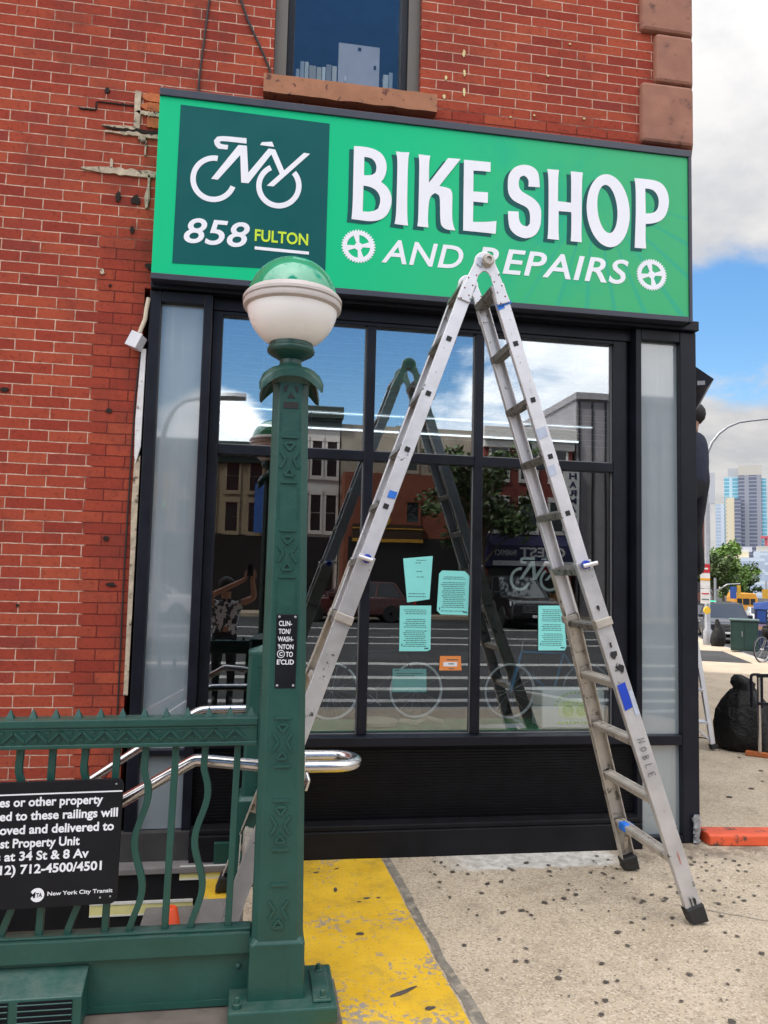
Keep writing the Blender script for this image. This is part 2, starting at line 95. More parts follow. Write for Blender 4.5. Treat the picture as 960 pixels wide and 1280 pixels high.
# sign outlines, in metres on the sign plane
DATA = {'letters':{'B':[[(0.4886,4.1687),(0.5283,4.1704),(0.5499,4.1706),(0.5664,4.1699),(0.5823,4.1684),(0.5976,4.1663),(0.612,4.1629),(0.6254,4.1583),(0.638,4.1524),(0.6497,4.1454),(0.6599,4.1368),(0.6687,4.1266),(0.6761,4.1149),(0.682,4.1017),(0.6864,4.0885),(0.6893,4.0753),(0.6906,4.0621),(0.6904,4.049),(0.6894,4.0365),(0.6875,4.0245),(0.6848,4.013),(0.6812,4.0022),(0.6774,3.9926),(0.6734,3.9843),(0.6681,3.9759),(0.6581,3.9631),(0.6773,3.9505),(0.6875,3.9424),(0.6951,3.9348),(0.7022,3.9261),(0.7088,3.9163),(0.7143,3.9062),(0.7188,3.8955),(0.7222,3.8845),(0.7245,3.873),(0.7256,3.8607),(0.7257,3.8477),(0.7246,3.8339),(0.7224,3.8194),(0.7191,3.8054),(0.7145,3.7919),(0.7089,3.779),(0.702,3.7666),(0.6941,3.7556),(0.6851,3.7459),(0.6749,3.7375),(0.6637,3.7304),(0.6518,3.7245),(0.6393,3.7197),(0.6261,3.7161),(0.6123,3.7137),(0.5988,3.7121),(0.5856,3.7111),(0.5727,3.7109),(0.5601,3.7115),(0.5472,3.712),(0.534,3.7125),(0.517,3.7131),(0.486,3.714),(0.4887,3.7595),(0.4898,3.7907),(0.4903,3.8227),(0.4905,3.8608),(0.4903,3.9047),(0.49,3.9501),(0.4898,3.9968),(0.4894,4.0572)],[(0.5529,4.1081),(0.5746,4.1076),(0.5858,4.1063),(0.5939,4.104),(0.6012,4.1005),(0.6076,4.096),(0.6133,4.0904),(0.6182,4.0838),(0.6222,4.0761),(0.6255,4.0673),(0.6276,4.0585),(0.6284,4.0497),(0.6277,4.0387),(0.6242,4.0189),(0.6141,4.009),(0.6083,4.0042),(0.6033,4.0013),(0.598,3.9992),(0.5925,3.9978),(0.5864,3.9966),(0.5799,3.9956),(0.5709,3.9947),(0.5539,3.9934)],[(0.5526,3.9288),(0.5771,3.9267),(0.5902,3.9248),(0.6001,3.9222),(0.6096,3.9188),(0.6186,3.9145),(0.6267,3.9092),(0.6341,3.9029),(0.6407,3.8954),(0.6465,3.8869),(0.651,3.878),(0.6541,3.8686),(0.656,3.8587),(0.6565,3.8483),(0.6561,3.8382),(0.6548,3.8283),(0.6519,3.8164),(0.645,3.7952),(0.631,3.785),(0.6226,3.78),(0.6151,3.7766),(0.607,3.7738),(0.5982,3.7717),(0.5895,3.77),(0.581,3.7689),(0.5705,3.7683),(0.5518,3.7681)]],'I':[[(0.7453,4.1648),(0.7644,4.164),(0.776,4.164),(0.7864,4.1644),(0.8008,4.1655),(0.8287,4.1681),(0.8245,4.1456),(0.8226,4.1247),(0.8215,4.098),(0.8208,4.0629),(0.8204,4.0194),(0.8204,3.9751),(0.8206,3.9299),(0.8211,3.8838),(0.8219,3.8368),(0.8229,3.7979),(0.824,3.767),(0.8259,3.7403),(0.8295,3.7067),(0.807,3.7074),(0.7943,3.7079),(0.784,3.7083),(0.7708,3.7089),(0.7466,3.71),(0.7517,3.7379),(0.754,3.7621),(0.7553,3.7917),(0.756,3.83),(0.7562,3.877),(0.7563,3.9227),(0.7565,3.9672),(0.7565,4.0104),(0.7566,4.0524),(0.7559,4.087),(0.7545,4.1142),(0.7517,4.1371)]],'K':[[(0.8847,4.1618),(0.9585,4.1617),(0.9543,4.1362),(0.9526,4.1169),(0.952,4.0954),(0.9521,4.0609),(0.9535,3.9898),(1.0704,4.1596),(1.1493,4.1622),(1.0183,3.9757),(1.0436,3.9736),(1.0565,3.9721),(1.0654,3.9704),(1.0748,3.9677),(1.0896,3.9622),(1.0964,3.948),(1.0993,3.9381),(1.1008,3.9276),(1.1016,3.9152),(1.1016,3.9006),(1.1015,3.8845),(1.1014,3.8666),(1.1013,3.8472),(1.1012,3.8261),(1.1016,3.8067),(1.1025,3.789),(1.104,3.7731),(1.1061,3.7588),(1.1086,3.7461),(1.1114,3.735),(1.1154,3.7233),(1.1234,3.7052),(1.0952,3.7048),(1.0808,3.7055),(1.0709,3.707),(1.0623,3.7093),(1.0549,3.7126),(1.0484,3.7167),(1.0427,3.7218),(1.0379,3.7278),(1.0339,3.7347),(1.0307,3.7491),(1.0283,3.7709),(1.0268,3.8001),(1.0261,3.8368),(1.0251,3.866),(1.0238,3.8876),(1.0217,3.9032),(1.0173,3.9175),(0.9942,3.9288),(0.9838,3.923),(0.9779,3.9182),(0.9731,3.9127),(0.9682,3.9058),(0.9631,3.8974),(0.959,3.8831),(0.9558,3.8631),(0.9534,3.8373),(0.952,3.8057),(0.9513,3.7788),(0.9514,3.7567),(0.9525,3.7362),(0.956,3.7077),(0.8869,3.7093),(0.8899,3.7336),(0.8912,3.7575),(0.8918,3.789),(0.8921,3.831),(0.892,3.8834),(0.892,3.9326),(0.8919,3.9785),(0.8919,4.0213),(0.8918,4.0609),(0.8913,4.0931),(0.8904,4.1181),(0.8887,4.1384)]],'E':[[(1.1704,4.1603),(1.2181,4.1609),(1.2446,4.1613),(1.2658,4.1617),(1.2924,4.1623),(1.3404,4.1634),(1.3402,4.1001),(1.3108,4.1005),(1.2942,4.1005),(1.2807,4.1002),(1.2634,4.0994),(1.2317,4.0977),(1.2327,3.9636),(1.326,3.9682),(1.3259,3.9),(1.2337,3.9),(1.2335,3.7708),(1.2786,3.7747),(1.303,3.7773),(1.3216,3.7798),(1.3439,3.7835),(1.3826,3.7909),(1.3784,3.7089),(1.3187,3.7096),(1.286,3.71),(1.2602,3.7101),(1.2286,3.7101),(1.1725,3.71),(1.1721,3.8089),(1.1718,3.8701),(1.1715,3.9263),(1.1712,4.0058)]],'S':[[(1.6597,4.0356),(1.5857,4.0336),(1.5875,4.0524),(1.5876,4.0624),(1.5864,4.0697),(1.5844,4.0764),(1.5813,4.0826),(1.5777,4.0879),(1.5735,4.0922),(1.5673,4.0961),(1.5552,4.1014),(1.5339,4.0908),(1.528,4.0768),(1.5254,4.0684),(1.524,4.0608),(1.5232,4.0526),(1.523,4.0437),(1.5236,4.0353),(1.525,4.0273),(1.5272,4.0198),(1.5303,4.0127),(1.5346,4.0063),(1.5403,4.0005),(1.5474,3.9955),(1.5557,3.991),(1.565,3.9864),(1.5751,3.9815),(1.5862,3.9765),(1.5982,3.9712),(1.6094,3.9653),(1.6199,3.9587),(1.6297,3.9515),(1.6387,3.9435),(1.6465,3.9355),(1.6532,3.9273),(1.6586,3.919),(1.6629,3.9105),(1.6661,3.9012),(1.6685,3.8911),(1.6698,3.8802),(1.6702,3.8684),(1.6703,3.8559),(1.6701,3.8426),(1.6696,3.8285),(1.6689,3.8137),(1.667,3.7995),(1.6642,3.7859),(1.6602,3.773),(1.6553,3.7608),(1.6497,3.7498),(1.6435,3.7401),(1.6368,3.7316),(1.6294,3.7245),(1.6213,3.7181),(1.6124,3.7126),(1.6028,3.7078),(1.5925,3.7039),(1.5821,3.7012),(1.5718,3.6998),(1.5614,3.6996),(1.5511,3.7007),(1.5407,3.7027),(1.5303,3.7056),(1.5199,3.7095),(1.5096,3.7144),(1.5001,3.72),(1.4915,3.7265),(1.4837,3.7338),(1.4769,3.7419),(1.4712,3.7512),(1.4666,3.7617),(1.4633,3.7735),(1.461,3.7864),(1.4593,3.7997),(1.4579,3.8131),(1.4569,3.8304),(1.4559,3.862),(1.5244,3.8654),(1.5253,3.839),(1.5264,3.8256),(1.528,3.8162),(1.5301,3.808),(1.5329,3.8009),(1.5363,3.7948),(1.5403,3.7896),(1.545,3.7854),(1.5504,3.7821),(1.5559,3.7796),(1.5615,3.778),(1.5688,3.7771),(1.5821,3.7771),(1.5974,3.7963),(1.5985,3.8262),(1.5984,3.8416),(1.5975,3.8526),(1.596,3.8624),(1.5939,3.871),(1.5909,3.8787),(1.5871,3.8853),(1.5825,3.8911),(1.5772,3.8958),(1.5701,3.9003),(1.5615,3.9046),(1.5512,3.9086),(1.5393,3.9124),(1.5278,3.9166),(1.5166,3.9212),(1.5058,3.9262),(1.4954,3.9316),(1.4861,3.9379),(1.4779,3.9451),(1.4708,3.9533),(1.4648,3.9624),(1.46,3.9725),(1.4565,3.9836),(1.4542,3.9957),(1.4532,4.0089),(1.4526,4.0225),(1.4524,4.0365),(1.4527,4.0509),(1.4534,4.0657),(1.4554,4.0796),(1.4586,4.0925),(1.4632,4.1045),(1.469,4.1155),(1.4755,4.1255),(1.4828,4.1344),(1.4909,4.1424),(1.4997,4.1493),(1.5089,4.1553),(1.5185,4.1604),(1.5285,4.1645),(1.5389,4.1678),(1.5497,4.17),(1.5609,4.1713),(1.5724,4.1715),(1.5844,4.1708),(1.5956,4.1688),(1.6061,4.1657),(1.6159,4.1613),(1.6249,4.1558),(1.6326,4.1497),(1.6391,4.1429),(1.6444,4.1356),(1.6483,4.1277),(1.6517,4.1168),(1.6543,4.1028),(1.6567,4.0807)]],'H':[[(1.708,4.16),(1.7853,4.1626),(1.782,4.1339),(1.7806,4.1117),(1.7798,4.0862),(1.7794,4.0448),(1.7793,3.959),(1.8663,3.9574),(1.8666,4.0427),(1.8665,4.084),(1.8661,4.1098),(1.8651,4.1327),(1.8629,4.1628),(1.9434,4.1633),(1.9401,4.1304),(1.9386,4.1031),(1.9378,4.0703),(1.9373,4.0284),(1.9372,3.9775),(1.937,3.9312),(1.9367,3.8894),(1.9363,3.8521),(1.9358,3.8194),(1.9356,3.7909),(1.9357,3.7667),(1.9363,3.7428),(1.9377,3.7076),(1.8651,3.709),(1.867,3.7398),(1.8679,3.7618),(1.8684,3.7853),(1.8687,3.8219),(1.8691,3.8969),(1.7845,3.8954),(1.7843,3.8234),(1.7844,3.7877),(1.7848,3.7644),(1.7858,3.7418),(1.788,3.7088),(1.7125,3.7098),(1.7157,3.7386),(1.7171,3.7684),(1.7179,3.8087),(1.7183,3.8629),(1.7184,3.9311),(1.7183,3.9874),(1.718,4.032),(1.7174,4.0647),(1.7167,4.0854),(1.7157,4.1037),(1.7143,4.1196),(1.7123,4.1356)]],'O':[[(2.2568,3.9636),(2.258,3.9503),(2.2588,3.937),(2.2591,3.9236),(2.2589,3.9102),(2.2582,3.8969),(2.2572,3.8838),(2.2556,3.8708),(2.2536,3.8579),(2.2512,3.8453),(2.2483,3.833),(2.2451,3.8211),(2.2414,3.8094),(2.2373,3.7982),(2.2328,3.7874),(2.228,3.7771),(2.2227,3.7672),(2.2172,3.7578),(2.2113,3.7491),(2.2052,3.7409),(2.1987,3.7332),(2.192,3.7263),(2.185,3.72),(2.1779,3.7143),(2.1705,3.7093),(2.1629,3.7051),(2.1553,3.7015),(2.1474,3.6987),(2.1395,3.6966),(2.1315,3.6952),(2.1235,3.6946),(2.1154,3.6947),(2.1073,3.6956),(2.0993,3.6972),(2.0913,3.6995),(2.0834,3.7026),(2.0755,3.7064),(2.0678,3.7108),(2.0603,3.716),(2.0529,3.7218),(2.0457,3.7283),(2.0387,3.7355),(2.032,3.7432),(2.0255,3.7515),(2.0193,3.7604),(2.0134,3.7698),(2.0078,3.7797),(2.0025,3.7901),(1.9976,3.801),(1.993,3.8122),(1.9889,3.8238),(1.9851,3.8358),(1.9817,3.8481),(1.9787,3.8606),(1.9762,3.8733),(1.9741,3.8862),(1.9724,3.8994),(1.9712,3.9125),(1.9704,3.9257),(1.97,3.939),(1.9702,3.9523),(1.9707,3.9655),(1.9717,3.9785),(1.9732,3.9915),(1.9751,4.0043),(1.9774,4.0168),(1.9802,4.0291),(1.9834,4.0411),(1.987,4.0527),(1.991,4.064),(1.9953,4.0748),(2.0001,4.0853),(2.0052,4.0952),(2.0107,4.1047),(2.0165,4.1135),(2.0226,4.1219),(2.029,4.1296),(2.0357,4.1367),(2.0426,4.1432),(2.0497,4.149),(2.0571,4.1541),(2.0647,4.1586),(2.0723,4.1623),(2.0802,4.1652),(2.0881,4.1675),(2.0962,4.169),(2.1042,4.1698),(2.1124,4.1698),(2.1205,4.169),(2.1287,4.1675),(2.1367,4.1653),(2.1447,4.1623),(2.1527,4.1585),(2.1605,4.1541),(2.1681,4.149),(2.1756,4.1431),(2.1829,4.1366),(2.1899,4.1294),(2.1968,4.1217),(2.2033,4.1133),(2.2096,4.1043),(2.2156,4.0948),(2.2213,4.0848),(2.2266,4.0742),(2.2316,4.0632),(2.2362,4.0518),(2.2404,4.0401),(2.2442,4.028),(2.2476,4.0155),(2.2506,4.0029),(2.2531,3.99),(2.2552,3.9769)],[(2.1743,3.9584),(2.1753,3.9482),(2.176,3.938),(2.1764,3.9277),(2.1766,3.9175),(2.1764,3.9074),(2.176,3.8975),(2.1752,3.8878),(2.1742,3.8782),(2.1729,3.869),(2.1713,3.8602),(2.1695,3.8516),(2.1674,3.8434),(2.165,3.8357),(2.1624,3.8284),(2.1596,3.8217),(2.1565,3.8154),(2.1532,3.8097),(2.1498,3.8045),(2.1462,3.8),(2.1424,3.796),(2.1384,3.7927),(2.1344,3.79),(2.1302,3.788),(2.126,3.7866),(2.1216,3.7859),(2.1173,3.7859),(2.1128,3.7865),(2.1084,3.7878),(2.1039,3.7898),(2.0995,3.7924),(2.0951,3.7956),(2.0908,3.7995),(2.0865,3.804),(2.0824,3.809),(2.0784,3.8146),(2.0744,3.8209),(2.0706,3.8275),(2.067,3.8347),(2.0636,3.8423),(2.0603,3.8505),(2.0573,3.8589),(2.0545,3.8677),(2.0519,3.8768),(2.0495,3.8863),(2.0474,3.896),(2.0456,3.9058),(2.044,3.9158),(2.0427,3.926),(2.0417,3.9362),(2.041,3.9464),(2.0405,3.9566),(2.0404,3.9668),(2.0405,3.9768),(2.0409,3.9867),(2.0416,3.9964),(2.0426,4.006),(2.0439,4.0152),(2.0455,4.0241),(2.0473,4.0326),(2.0494,4.0409),(2.0517,4.0486),(2.0543,4.0559),(2.0571,4.0627),(2.0601,4.0691),(2.0634,4.0749),(2.0668,4.0801),(2.0704,4.0847),(2.0742,4.0887),(2.0782,4.0921),(2.0822,4.0948),(2.0864,4.0969),(2.0907,4.0983),(2.095,4.0991),(2.0994,4.0992),(2.1038,4.0986),(2.1083,4.0973),(2.1128,4.0954),(2.1172,4.0928),(2.1216,4.0896),(2.126,4.0857),(2.1303,4.0812),(2.1345,4.0761),(2.1385,4.0705),(2.1425,4.0642),(2.1463,4.0575),(2.1499,4.0503),(2.1534,4.0426),(2.1566,4.0344),(2.1597,4.0259),(2.1625,4.0171),(2.1651,4.0079),(2.1675,3.9984),(2.1696,3.9886),(2.1714,3.9788),(2.173,3.9687)]],'P':[[(2.2909,4.1651),(2.3381,4.1662),(2.3631,4.1665),(2.3815,4.1665),(2.3985,4.1663),(2.4143,4.1659),(2.4289,4.1646),(2.4423,4.1624),(2.4545,4.1593),(2.4655,4.1553),(2.4759,4.1496),(2.4857,4.1422),(2.4948,4.1332),(2.5033,4.1225),(2.5105,4.1108),(2.5165,4.0979),(2.5211,4.0841),(2.5245,4.0692),(2.5267,4.0541),(2.5275,4.039),(2.5271,4.0237),(2.5254,4.0083),(2.5227,3.9931),(2.519,3.9783),(2.5143,3.9637),(2.5085,3.9495),(2.5018,3.9366),(2.4942,3.9252),(2.4856,3.9153),(2.4761,3.9068),(2.4658,3.8993),(2.4548,3.8929),(2.4429,3.8875),(2.4304,3.8833),(2.4182,3.8796),(2.4064,3.8767),(2.3923,3.8739),(2.3676,3.8701),(2.3661,3.8238),(2.3657,3.7982),(2.3659,3.7779),(2.3669,3.7528),(2.3696,3.7077),(2.2924,3.7065),(2.2946,3.7553),(2.2959,3.7883),(2.2971,3.8217),(2.2984,3.8611),(2.2997,3.9065),(2.3006,3.9496),(2.301,3.9904),(2.3009,4.029),(2.3004,4.0653),(2.2994,4.0954),(2.2981,4.1192),(2.2958,4.1396)],[(2.3647,4.105),(2.3915,4.1044),(2.4054,4.1027),(2.4153,4.0996),(2.4242,4.0952),(2.4321,4.0893),(2.439,4.0823),(2.4449,4.0743),(2.4499,4.0651),(2.454,4.0549),(2.4568,4.0442),(2.4583,4.0329),(2.4585,4.0211),(2.4575,4.0089),(2.4556,3.9976),(2.4527,3.9875),(2.4489,3.9784),(2.4441,3.9703),(2.4386,3.9633),(2.4323,3.9573),(2.4252,3.9524),(2.4173,3.9486),(2.409,3.9455),(2.4004,3.9431),(2.389,3.9412),(2.3679,3.939)]]},'emblem':[[(-0.1927,4.0955),(-0.1436,4.0969),(-0.1293,3.9339),(-0.0175,4.0942),(0.0216,4.0926),(0.0781,3.9699),(0.191,4.0919),(0.2272,4.0899),(0.0196,3.8662),(-0.02,3.8663),(0.0541,3.9455),(0.0003,4.0613),(-0.1261,3.8696),(-0.1677,3.8694),(-0.1798,4.0364),(-0.3018,3.872),(-0.3398,3.8739)],[(-0.3056,4.0168),(-0.3206,4.0173),(-0.3356,4.0159),(-0.3505,4.0127),(-0.365,4.0079),(-0.379,4.0013),(-0.3923,3.9931),(-0.4047,3.9834),(-0.4161,3.9724),(-0.4264,3.9601),(-0.4353,3.9468),(-0.4428,3.9326),(-0.4489,3.9177),(-0.4533,3.9022),(-0.4561,3.8865),(-0.4573,3.8706),(-0.4568,3.8547),(-0.4546,3.8392),(-0.4508,3.8241),(-0.4454,3.8096),(-0.4384,3.796),(-0.4301,3.7834),(-0.4204,3.772),(-0.4094,3.7619),(-0.3975,3.7532),(-0.3845,3.746),(-0.3709,3.7406),(-0.3566,3.7368),(-0.3419,3.7347),(-0.327,3.7345),(-0.3121,3.736),(-0.2973,3.7394),(-0.2829,3.7444),(-0.2689,3.7512),(-0.2557,3.7595),(-0.2434,3.7694),(-0.2321,3.7806),(-0.2219,3.793),(-0.2131,3.8065),(-0.2057,3.8209),(-0.1998,3.836),(-0.2288,3.8451),(-0.2333,3.8335),(-0.239,3.8224),(-0.2458,3.812),(-0.2536,3.8024),(-0.2623,3.7938),(-0.2718,3.7862),(-0.2819,3.7798),(-0.2926,3.7746),(-0.3038,3.7707),(-0.3151,3.7681),(-0.3266,3.7669),(-0.3381,3.7671),(-0.3494,3.7686),(-0.3604,3.7715),(-0.371,3.7757),(-0.3809,3.7812),(-0.3901,3.7879),(-0.3986,3.7957),(-0.406,3.8045),(-0.4125,3.8142),(-0.4178,3.8247),(-0.422,3.8359),(-0.425,3.8475),(-0.4266,3.8595),(-0.427,3.8717),(-0.4261,3.8839),(-0.4239,3.8961),(-0.4205,3.908),(-0.4158,3.9195),(-0.41,3.9304),(-0.4031,3.9407),(-0.3952,3.9501),(-0.3865,3.9586),(-0.3769,3.966),(-0.3666,3.9723),(-0.3558,3.9773),(-0.3447,3.9811),(-0.3332,3.9835),(-0.3217,3.9845),(-0.3102,3.9842)],[(-0.0073,3.9936),(-0.0216,3.9839),(-0.0348,3.9725),(-0.0466,3.9596),(-0.0569,3.9454),(-0.0655,3.93),(-0.0722,3.9137),(-0.0771,3.8969),(-0.0799,3.8797),(-0.0807,3.8623),(-0.0795,3.8452),(-0.0762,3.8285),(-0.0709,3.8125),(-0.0638,3.7975),(-0.0548,3.7836),(-0.0443,3.7711),(-0.0322,3.7602),(-0.0188,3.7511),(-0.0044,3.7438),(0.011,3.7386),(0.0269,3.7354),(0.0433,3.7344),(0.0598,3.7356),(0.0762,3.7389),(0.0922,3.7443),(0.1075,3.7518),(0.122,3.7611),(0.1354,3.7722),(0.1475,3.785),(0.1581,3.7991),(0.167,3.8144),(0.1741,3.8306),(0.1793,3.8475),(0.1824,3.8648),(0.1835,3.8823),(0.1825,3.8996),(0.1794,3.9166),(0.1743,3.9328),(0.1672,3.9481),(0.1583,3.9622),(0.1477,3.975),(0.1246,3.9507),(0.1327,3.941),(0.1394,3.9302),(0.1448,3.9186),(0.1487,3.9062),(0.1511,3.8933),(0.1518,3.8801),(0.151,3.8668),(0.1487,3.8536),(0.1447,3.8407),(0.1393,3.8283),(0.1326,3.8167),(0.1245,3.8059),(0.1153,3.7962),(0.1051,3.7877),(0.094,3.7806),(0.0823,3.7749),(0.0701,3.7707),(0.0576,3.7682),(0.0451,3.7673),(0.0326,3.768),(0.0204,3.7704),(0.0087,3.7744),(-0.0024,3.7799),(-0.0126,3.7869),(-0.0218,3.7952),(-0.0299,3.8048),(-0.0367,3.8153),(-0.0421,3.8268),(-0.0462,3.839),(-0.0486,3.8518),(-0.0496,3.8649),(-0.049,3.8781),(-0.0468,3.8912),(-0.0431,3.9041),(-0.0379,3.9165),(-0.0314,3.9282),(-0.0235,3.9391),(-0.0145,3.9489),(-0.0045,3.9576),(0.0065,3.9649)],[(-0.147,4.1426),(-0.2253,4.1416),(-0.2618,4.1406),(-0.2829,4.1392),(-0.2992,4.1367),(-0.3163,4.1312),(-0.3332,4.1068),(-0.3303,4.0916),(-0.3277,4.0836),(-0.3244,4.0779),(-0.3188,4.0714),(-0.307,4.0606),(-0.2542,4.0607),(-0.2512,4.0887),(-0.2718,4.0887),(-0.2817,4.0892),(-0.2879,4.0901),(-0.2933,4.0919),(-0.3003,4.096),(-0.2967,4.1068),(-0.2853,4.1086),(-0.2721,4.1094),(-0.2533,4.1097),(-0.2194,4.1099),(-0.1458,4.1097)],[(-0.0676,4.1101),(-0.0576,4.1287),(0.0017,4.1383),(0.0152,4.1084)]],'underline':[(-0.0761,3.4932),(0.2396,3.4901),(0.2401,3.4721),(-0.0754,3.4745)],'t858':[(-0.4786,3.4747),(-0.3539,3.632),(-0.1083,3.4842),(-0.1138,3.6287)],'fulton':[(-0.0749,3.5257),(-0.0776,3.598),(0.2327,3.5239),(0.2303,3.597)],'gearL':[(0.5328,3.5499),(0.6342,3.5595),(0.53,3.6536)],'gearR':[(2.4078,3.5419),(2.5103,3.5509),(2.4083,3.6427)],'and':[(0.6731,3.4692),(0.761,3.6169),(1.1767,3.5493),(1.115,3.4657)],'rep':[(1.2635,3.5285),(1.2795,3.6201),(2.2557,3.6288),(2.1159,3.4545)],'posters':[[(0.8823,1.7063),(1.0664,1.726),(1.0515,1.4625),(0.9129,1.4406)],[(1.1086,1.6195),(1.1283,1.6395),(1.2699,1.6381),(1.3009,1.6094),(1.2945,1.3694),(1.1232,1.3716),(1.0978,1.3954)],[(0.869,1.4205),(1.0623,1.4239),(1.0625,1.1586),(1.0428,1.1488),(0.8703,1.1474)],[(1.7463,1.4359),(1.9091,1.4387),(1.9315,1.1858),(1.9211,1.161),(1.7486,1.1595)],[(0.8368,1.0403),(1.044,1.0413),(1.0468,0.9025),(0.8351,0.9025)],[(1.1229,1.1206),(1.2531,1.1216),(1.2595,1.0348),(1.1196,1.0342)]]}

# ------------------------------------------------------------------ materials
def srgb(r, g, b):
    def f(c):
        c /= 255.0
        return c/12.92 if c <= 0.04045 else ((c+0.055)/1.055)**2.4
    return (f(r), f(g), f(b), 1.0)
def lin(r, g, b): return (r, g, b, 1.0)
class MT:
    """small helper round one node material"""
    def __init__(s, name):
        s.m = bpy.data.materials.new(name); s.m.use_nodes = True; s.t = s.m.node_tree; s.t.nodes.clear()
        s.out = s.n('ShaderNodeOutputMaterial'); s.p = s.n('ShaderNodeBsdfPrincipled'); s.l(s.p.outputs[0], s.out.inputs[0])
        s.tc = s.n('ShaderNodeTexCoord'); s.co = s.tc.outputs['Object']
    def n(s, t, inp=None, **k):
        n = s.t.nodes.new(t)
        for a, b in k.items(): setattr(n, a, b)
        for i, v in (inp or {}).items(): n.inputs[i].default_value = v
        return n
    def l(s, a, b): s.t.links.new(a, b)
    def noise(s, scale, detail=4, rough=0.55, vec=None, dist=0.0):
        n = s.n('ShaderNodeTexNoise', {'Scale': scale, 'Detail': detail, 'Roughness': rough, 'Distortion': dist}); s.l(vec or s.co, n.inputs['Vector']); return n.outputs['Fac']
    def ramp(s, fac, stops):
        n = s.n('ShaderNodeValToRGB'); s.l(fac, n.inputs[0]); e = n.color_ramp.elements
        while len(e) < len(stops): e.new(0.5)
        for q, (p, c) in zip(e, stops): q.position = p; q.color = c if len(c) == 4 else (*c, 1)
        return n.outputs[0]
    def step(s, fac, a, b):
        n = s.n('ShaderNodeMapRange', {'From Min': a, 'From Max': b, 'To Min': 0.0, 'To Max': 1.0}, clamp=True, interpolation_type='SMOOTHSTEP'); s.l(fac, n.inputs['Value']); return n.outputs['Result']
    def mix(s, fac, a, b, mode='MIX'):
        n = s.n('ShaderNodeMix', data_type='RGBA', blend_type=mode)
        for i, v in ((0, fac), (6, a), (7, b)):
            if isinstance(v, (int, float)): n.inputs[i].default_value = v
            elif isinstance(v, tuple): n.inputs[i].default_value = v
            else: s.l(v, n.inputs[i])
        return n.outputs[2]
    def math(s, op, a, b=None, c=None, clamp=False):
        n = s.n('ShaderNodeMath', operation=op, use_clamp=clamp)
        for i, v in enumerate((a, b, c)):
            if v is None: continue
            if isinstance(v, (int, float)): n.inputs[i].default_value = v
            else: s.l(v, n.inputs[i])
        return n.outputs[0]
    def xyz(s):
        n = s.n('ShaderNodeSeparateXYZ'); s.l(s.co, n.inputs[0]); return n.outputs
    def bump(s, h, strength=0.3, dist=0.01):
        n = s.n('ShaderNodeBump', {'Strength': strength, 'Distance': dist}); s.l(h, n.inputs['Height']); s.l(n.outputs[0], s.p.inputs['Normal']); return n
    def set(s, **k):
        for a, v in k.items():
            i = s.p.inputs[a.replace('_', ' ')]
            if isinstance(v, (int, float, tuple)): i.default_value = v
            else: s.l(v, i)
        return s
def basic(name, c, rough=0.5, metal=0.0, var=0.12, vs=6.0, bump=0.0, bs=120.0, coat=0.0, dirt=None, dirt_s=14.0, dirt_t=(0.60, 0.68), rv=0.12, spec=0.5):
    m = MT(name)
    nf = m.noise(vs, 5)
    a = tuple(min(1, x*(1-var)) for x in c[:3])+(1,); b = tuple(min(1, x*(1+var)) for x in c[:3])+(1,)
    colr = m.ramp(nf, [(0.3, a), (0.7, b)])
    if dirt:
        d = m.noise(dirt_s, 6, 0.65)
        colr = m.mix(m.step(d, *dirt_t), colr, dirt)
    rr = m.math('MULTIPLY_ADD', m.noise(vs*4, 4), rv*2, rough-rv)
    m.set(Base_Color=colr, Roughness=rr, Metallic=metal, Specular_IOR_Level=spec)
    if coat: m.set(Coat_Weight=coat, Coat_Roughness=0.08)
    if bump: m.bump(m.noise(bs, 4), bump, 0.003)
    return m.m

black_paint = basic('black_metal_paint', lin(0.009, 0.010, 0.016), 0.36, 0, 0.3, 5, 0.06, 60, spec=0.22)
black_matte = basic('black_matte', lin(0.007, 0.007, 0.009), 0.6, 0, 0.3, 7, spec=0.2)
gp = MT('green_cast_iron_paint')
_gc = gp.ramp(gp.noise(4.5, 5), [(0.3, lin(0.0090, 0.052, 0.041)), (0.7, lin(0.0130, 0.071, 0.056))])
_map = gp.n('ShaderNodeMapping', {'Scale': (26.0, 26.0, 2.2)}); gp.l(gp.co, _map.inputs['Vector'])
_gc = gp.mix(gp.math('MULTIPLY', gp.step(gp.noise(1.0, 5, 0.7, _map.outputs[0]), 0.56, 0.74), 0.40), _gc, lin(0.009, 0.038, 0.032))
_gc = gp.mix(gp.math('MULTIPLY', gp.step(gp.noise(30, 7, 0.75), 0.60, 0.72), 0.35), _gc, lin(0.035, 0.105, 0.085))
_gc = gp.mix(gp.step(gp.noise(62, 4, 0.7), 0.700, 0.725), _gc, lin(0.10, 0.075, 0.055))
_geo = gp.n('ShaderNodeNewGeometry'); _ns = gp.n('ShaderNodeSeparateXYZ'); gp.l(_geo.outputs['Normal'], _ns.inputs[0])
_gc = gp.mix(gp.math('MULTIPLY', gp.math('MULTIPLY', gp.step(_ns.outputs[2], 0.55, 0.95), gp.step(gp.noise(11, 6, 0.7), 0.35, 0.65)), 0.30), _gc, lin(0.13, 0.15, 0.125))
gp.set(Base_Color=_gc, Roughness=gp.math('MULTIPLY_ADD', gp.noise(20, 4), 0.25, 0.26)); gp.bump(gp.math('ADD', gp.noise(38, 5, 0.6), gp.math('MULTIPLY', gp.noise(6, 3), 1.2)), 0.35, 0.004); green_paint = gp.m
white_letter = basic('white_vinyl', lin(0.80, 0.80, 0.86), 0.45, 0, 0.03, spec=0.18)
shadow_letter = basic('dark_green_vinyl', lin(0.008, 0.085, 0.085), 0.45, 0, 0.05, spec=0.18)
teal_panel = basic('dark_teal_vinyl', lin(0.002, 0.088, 0.090), 0.4, 0, 0.08, 2, spec=0.18)
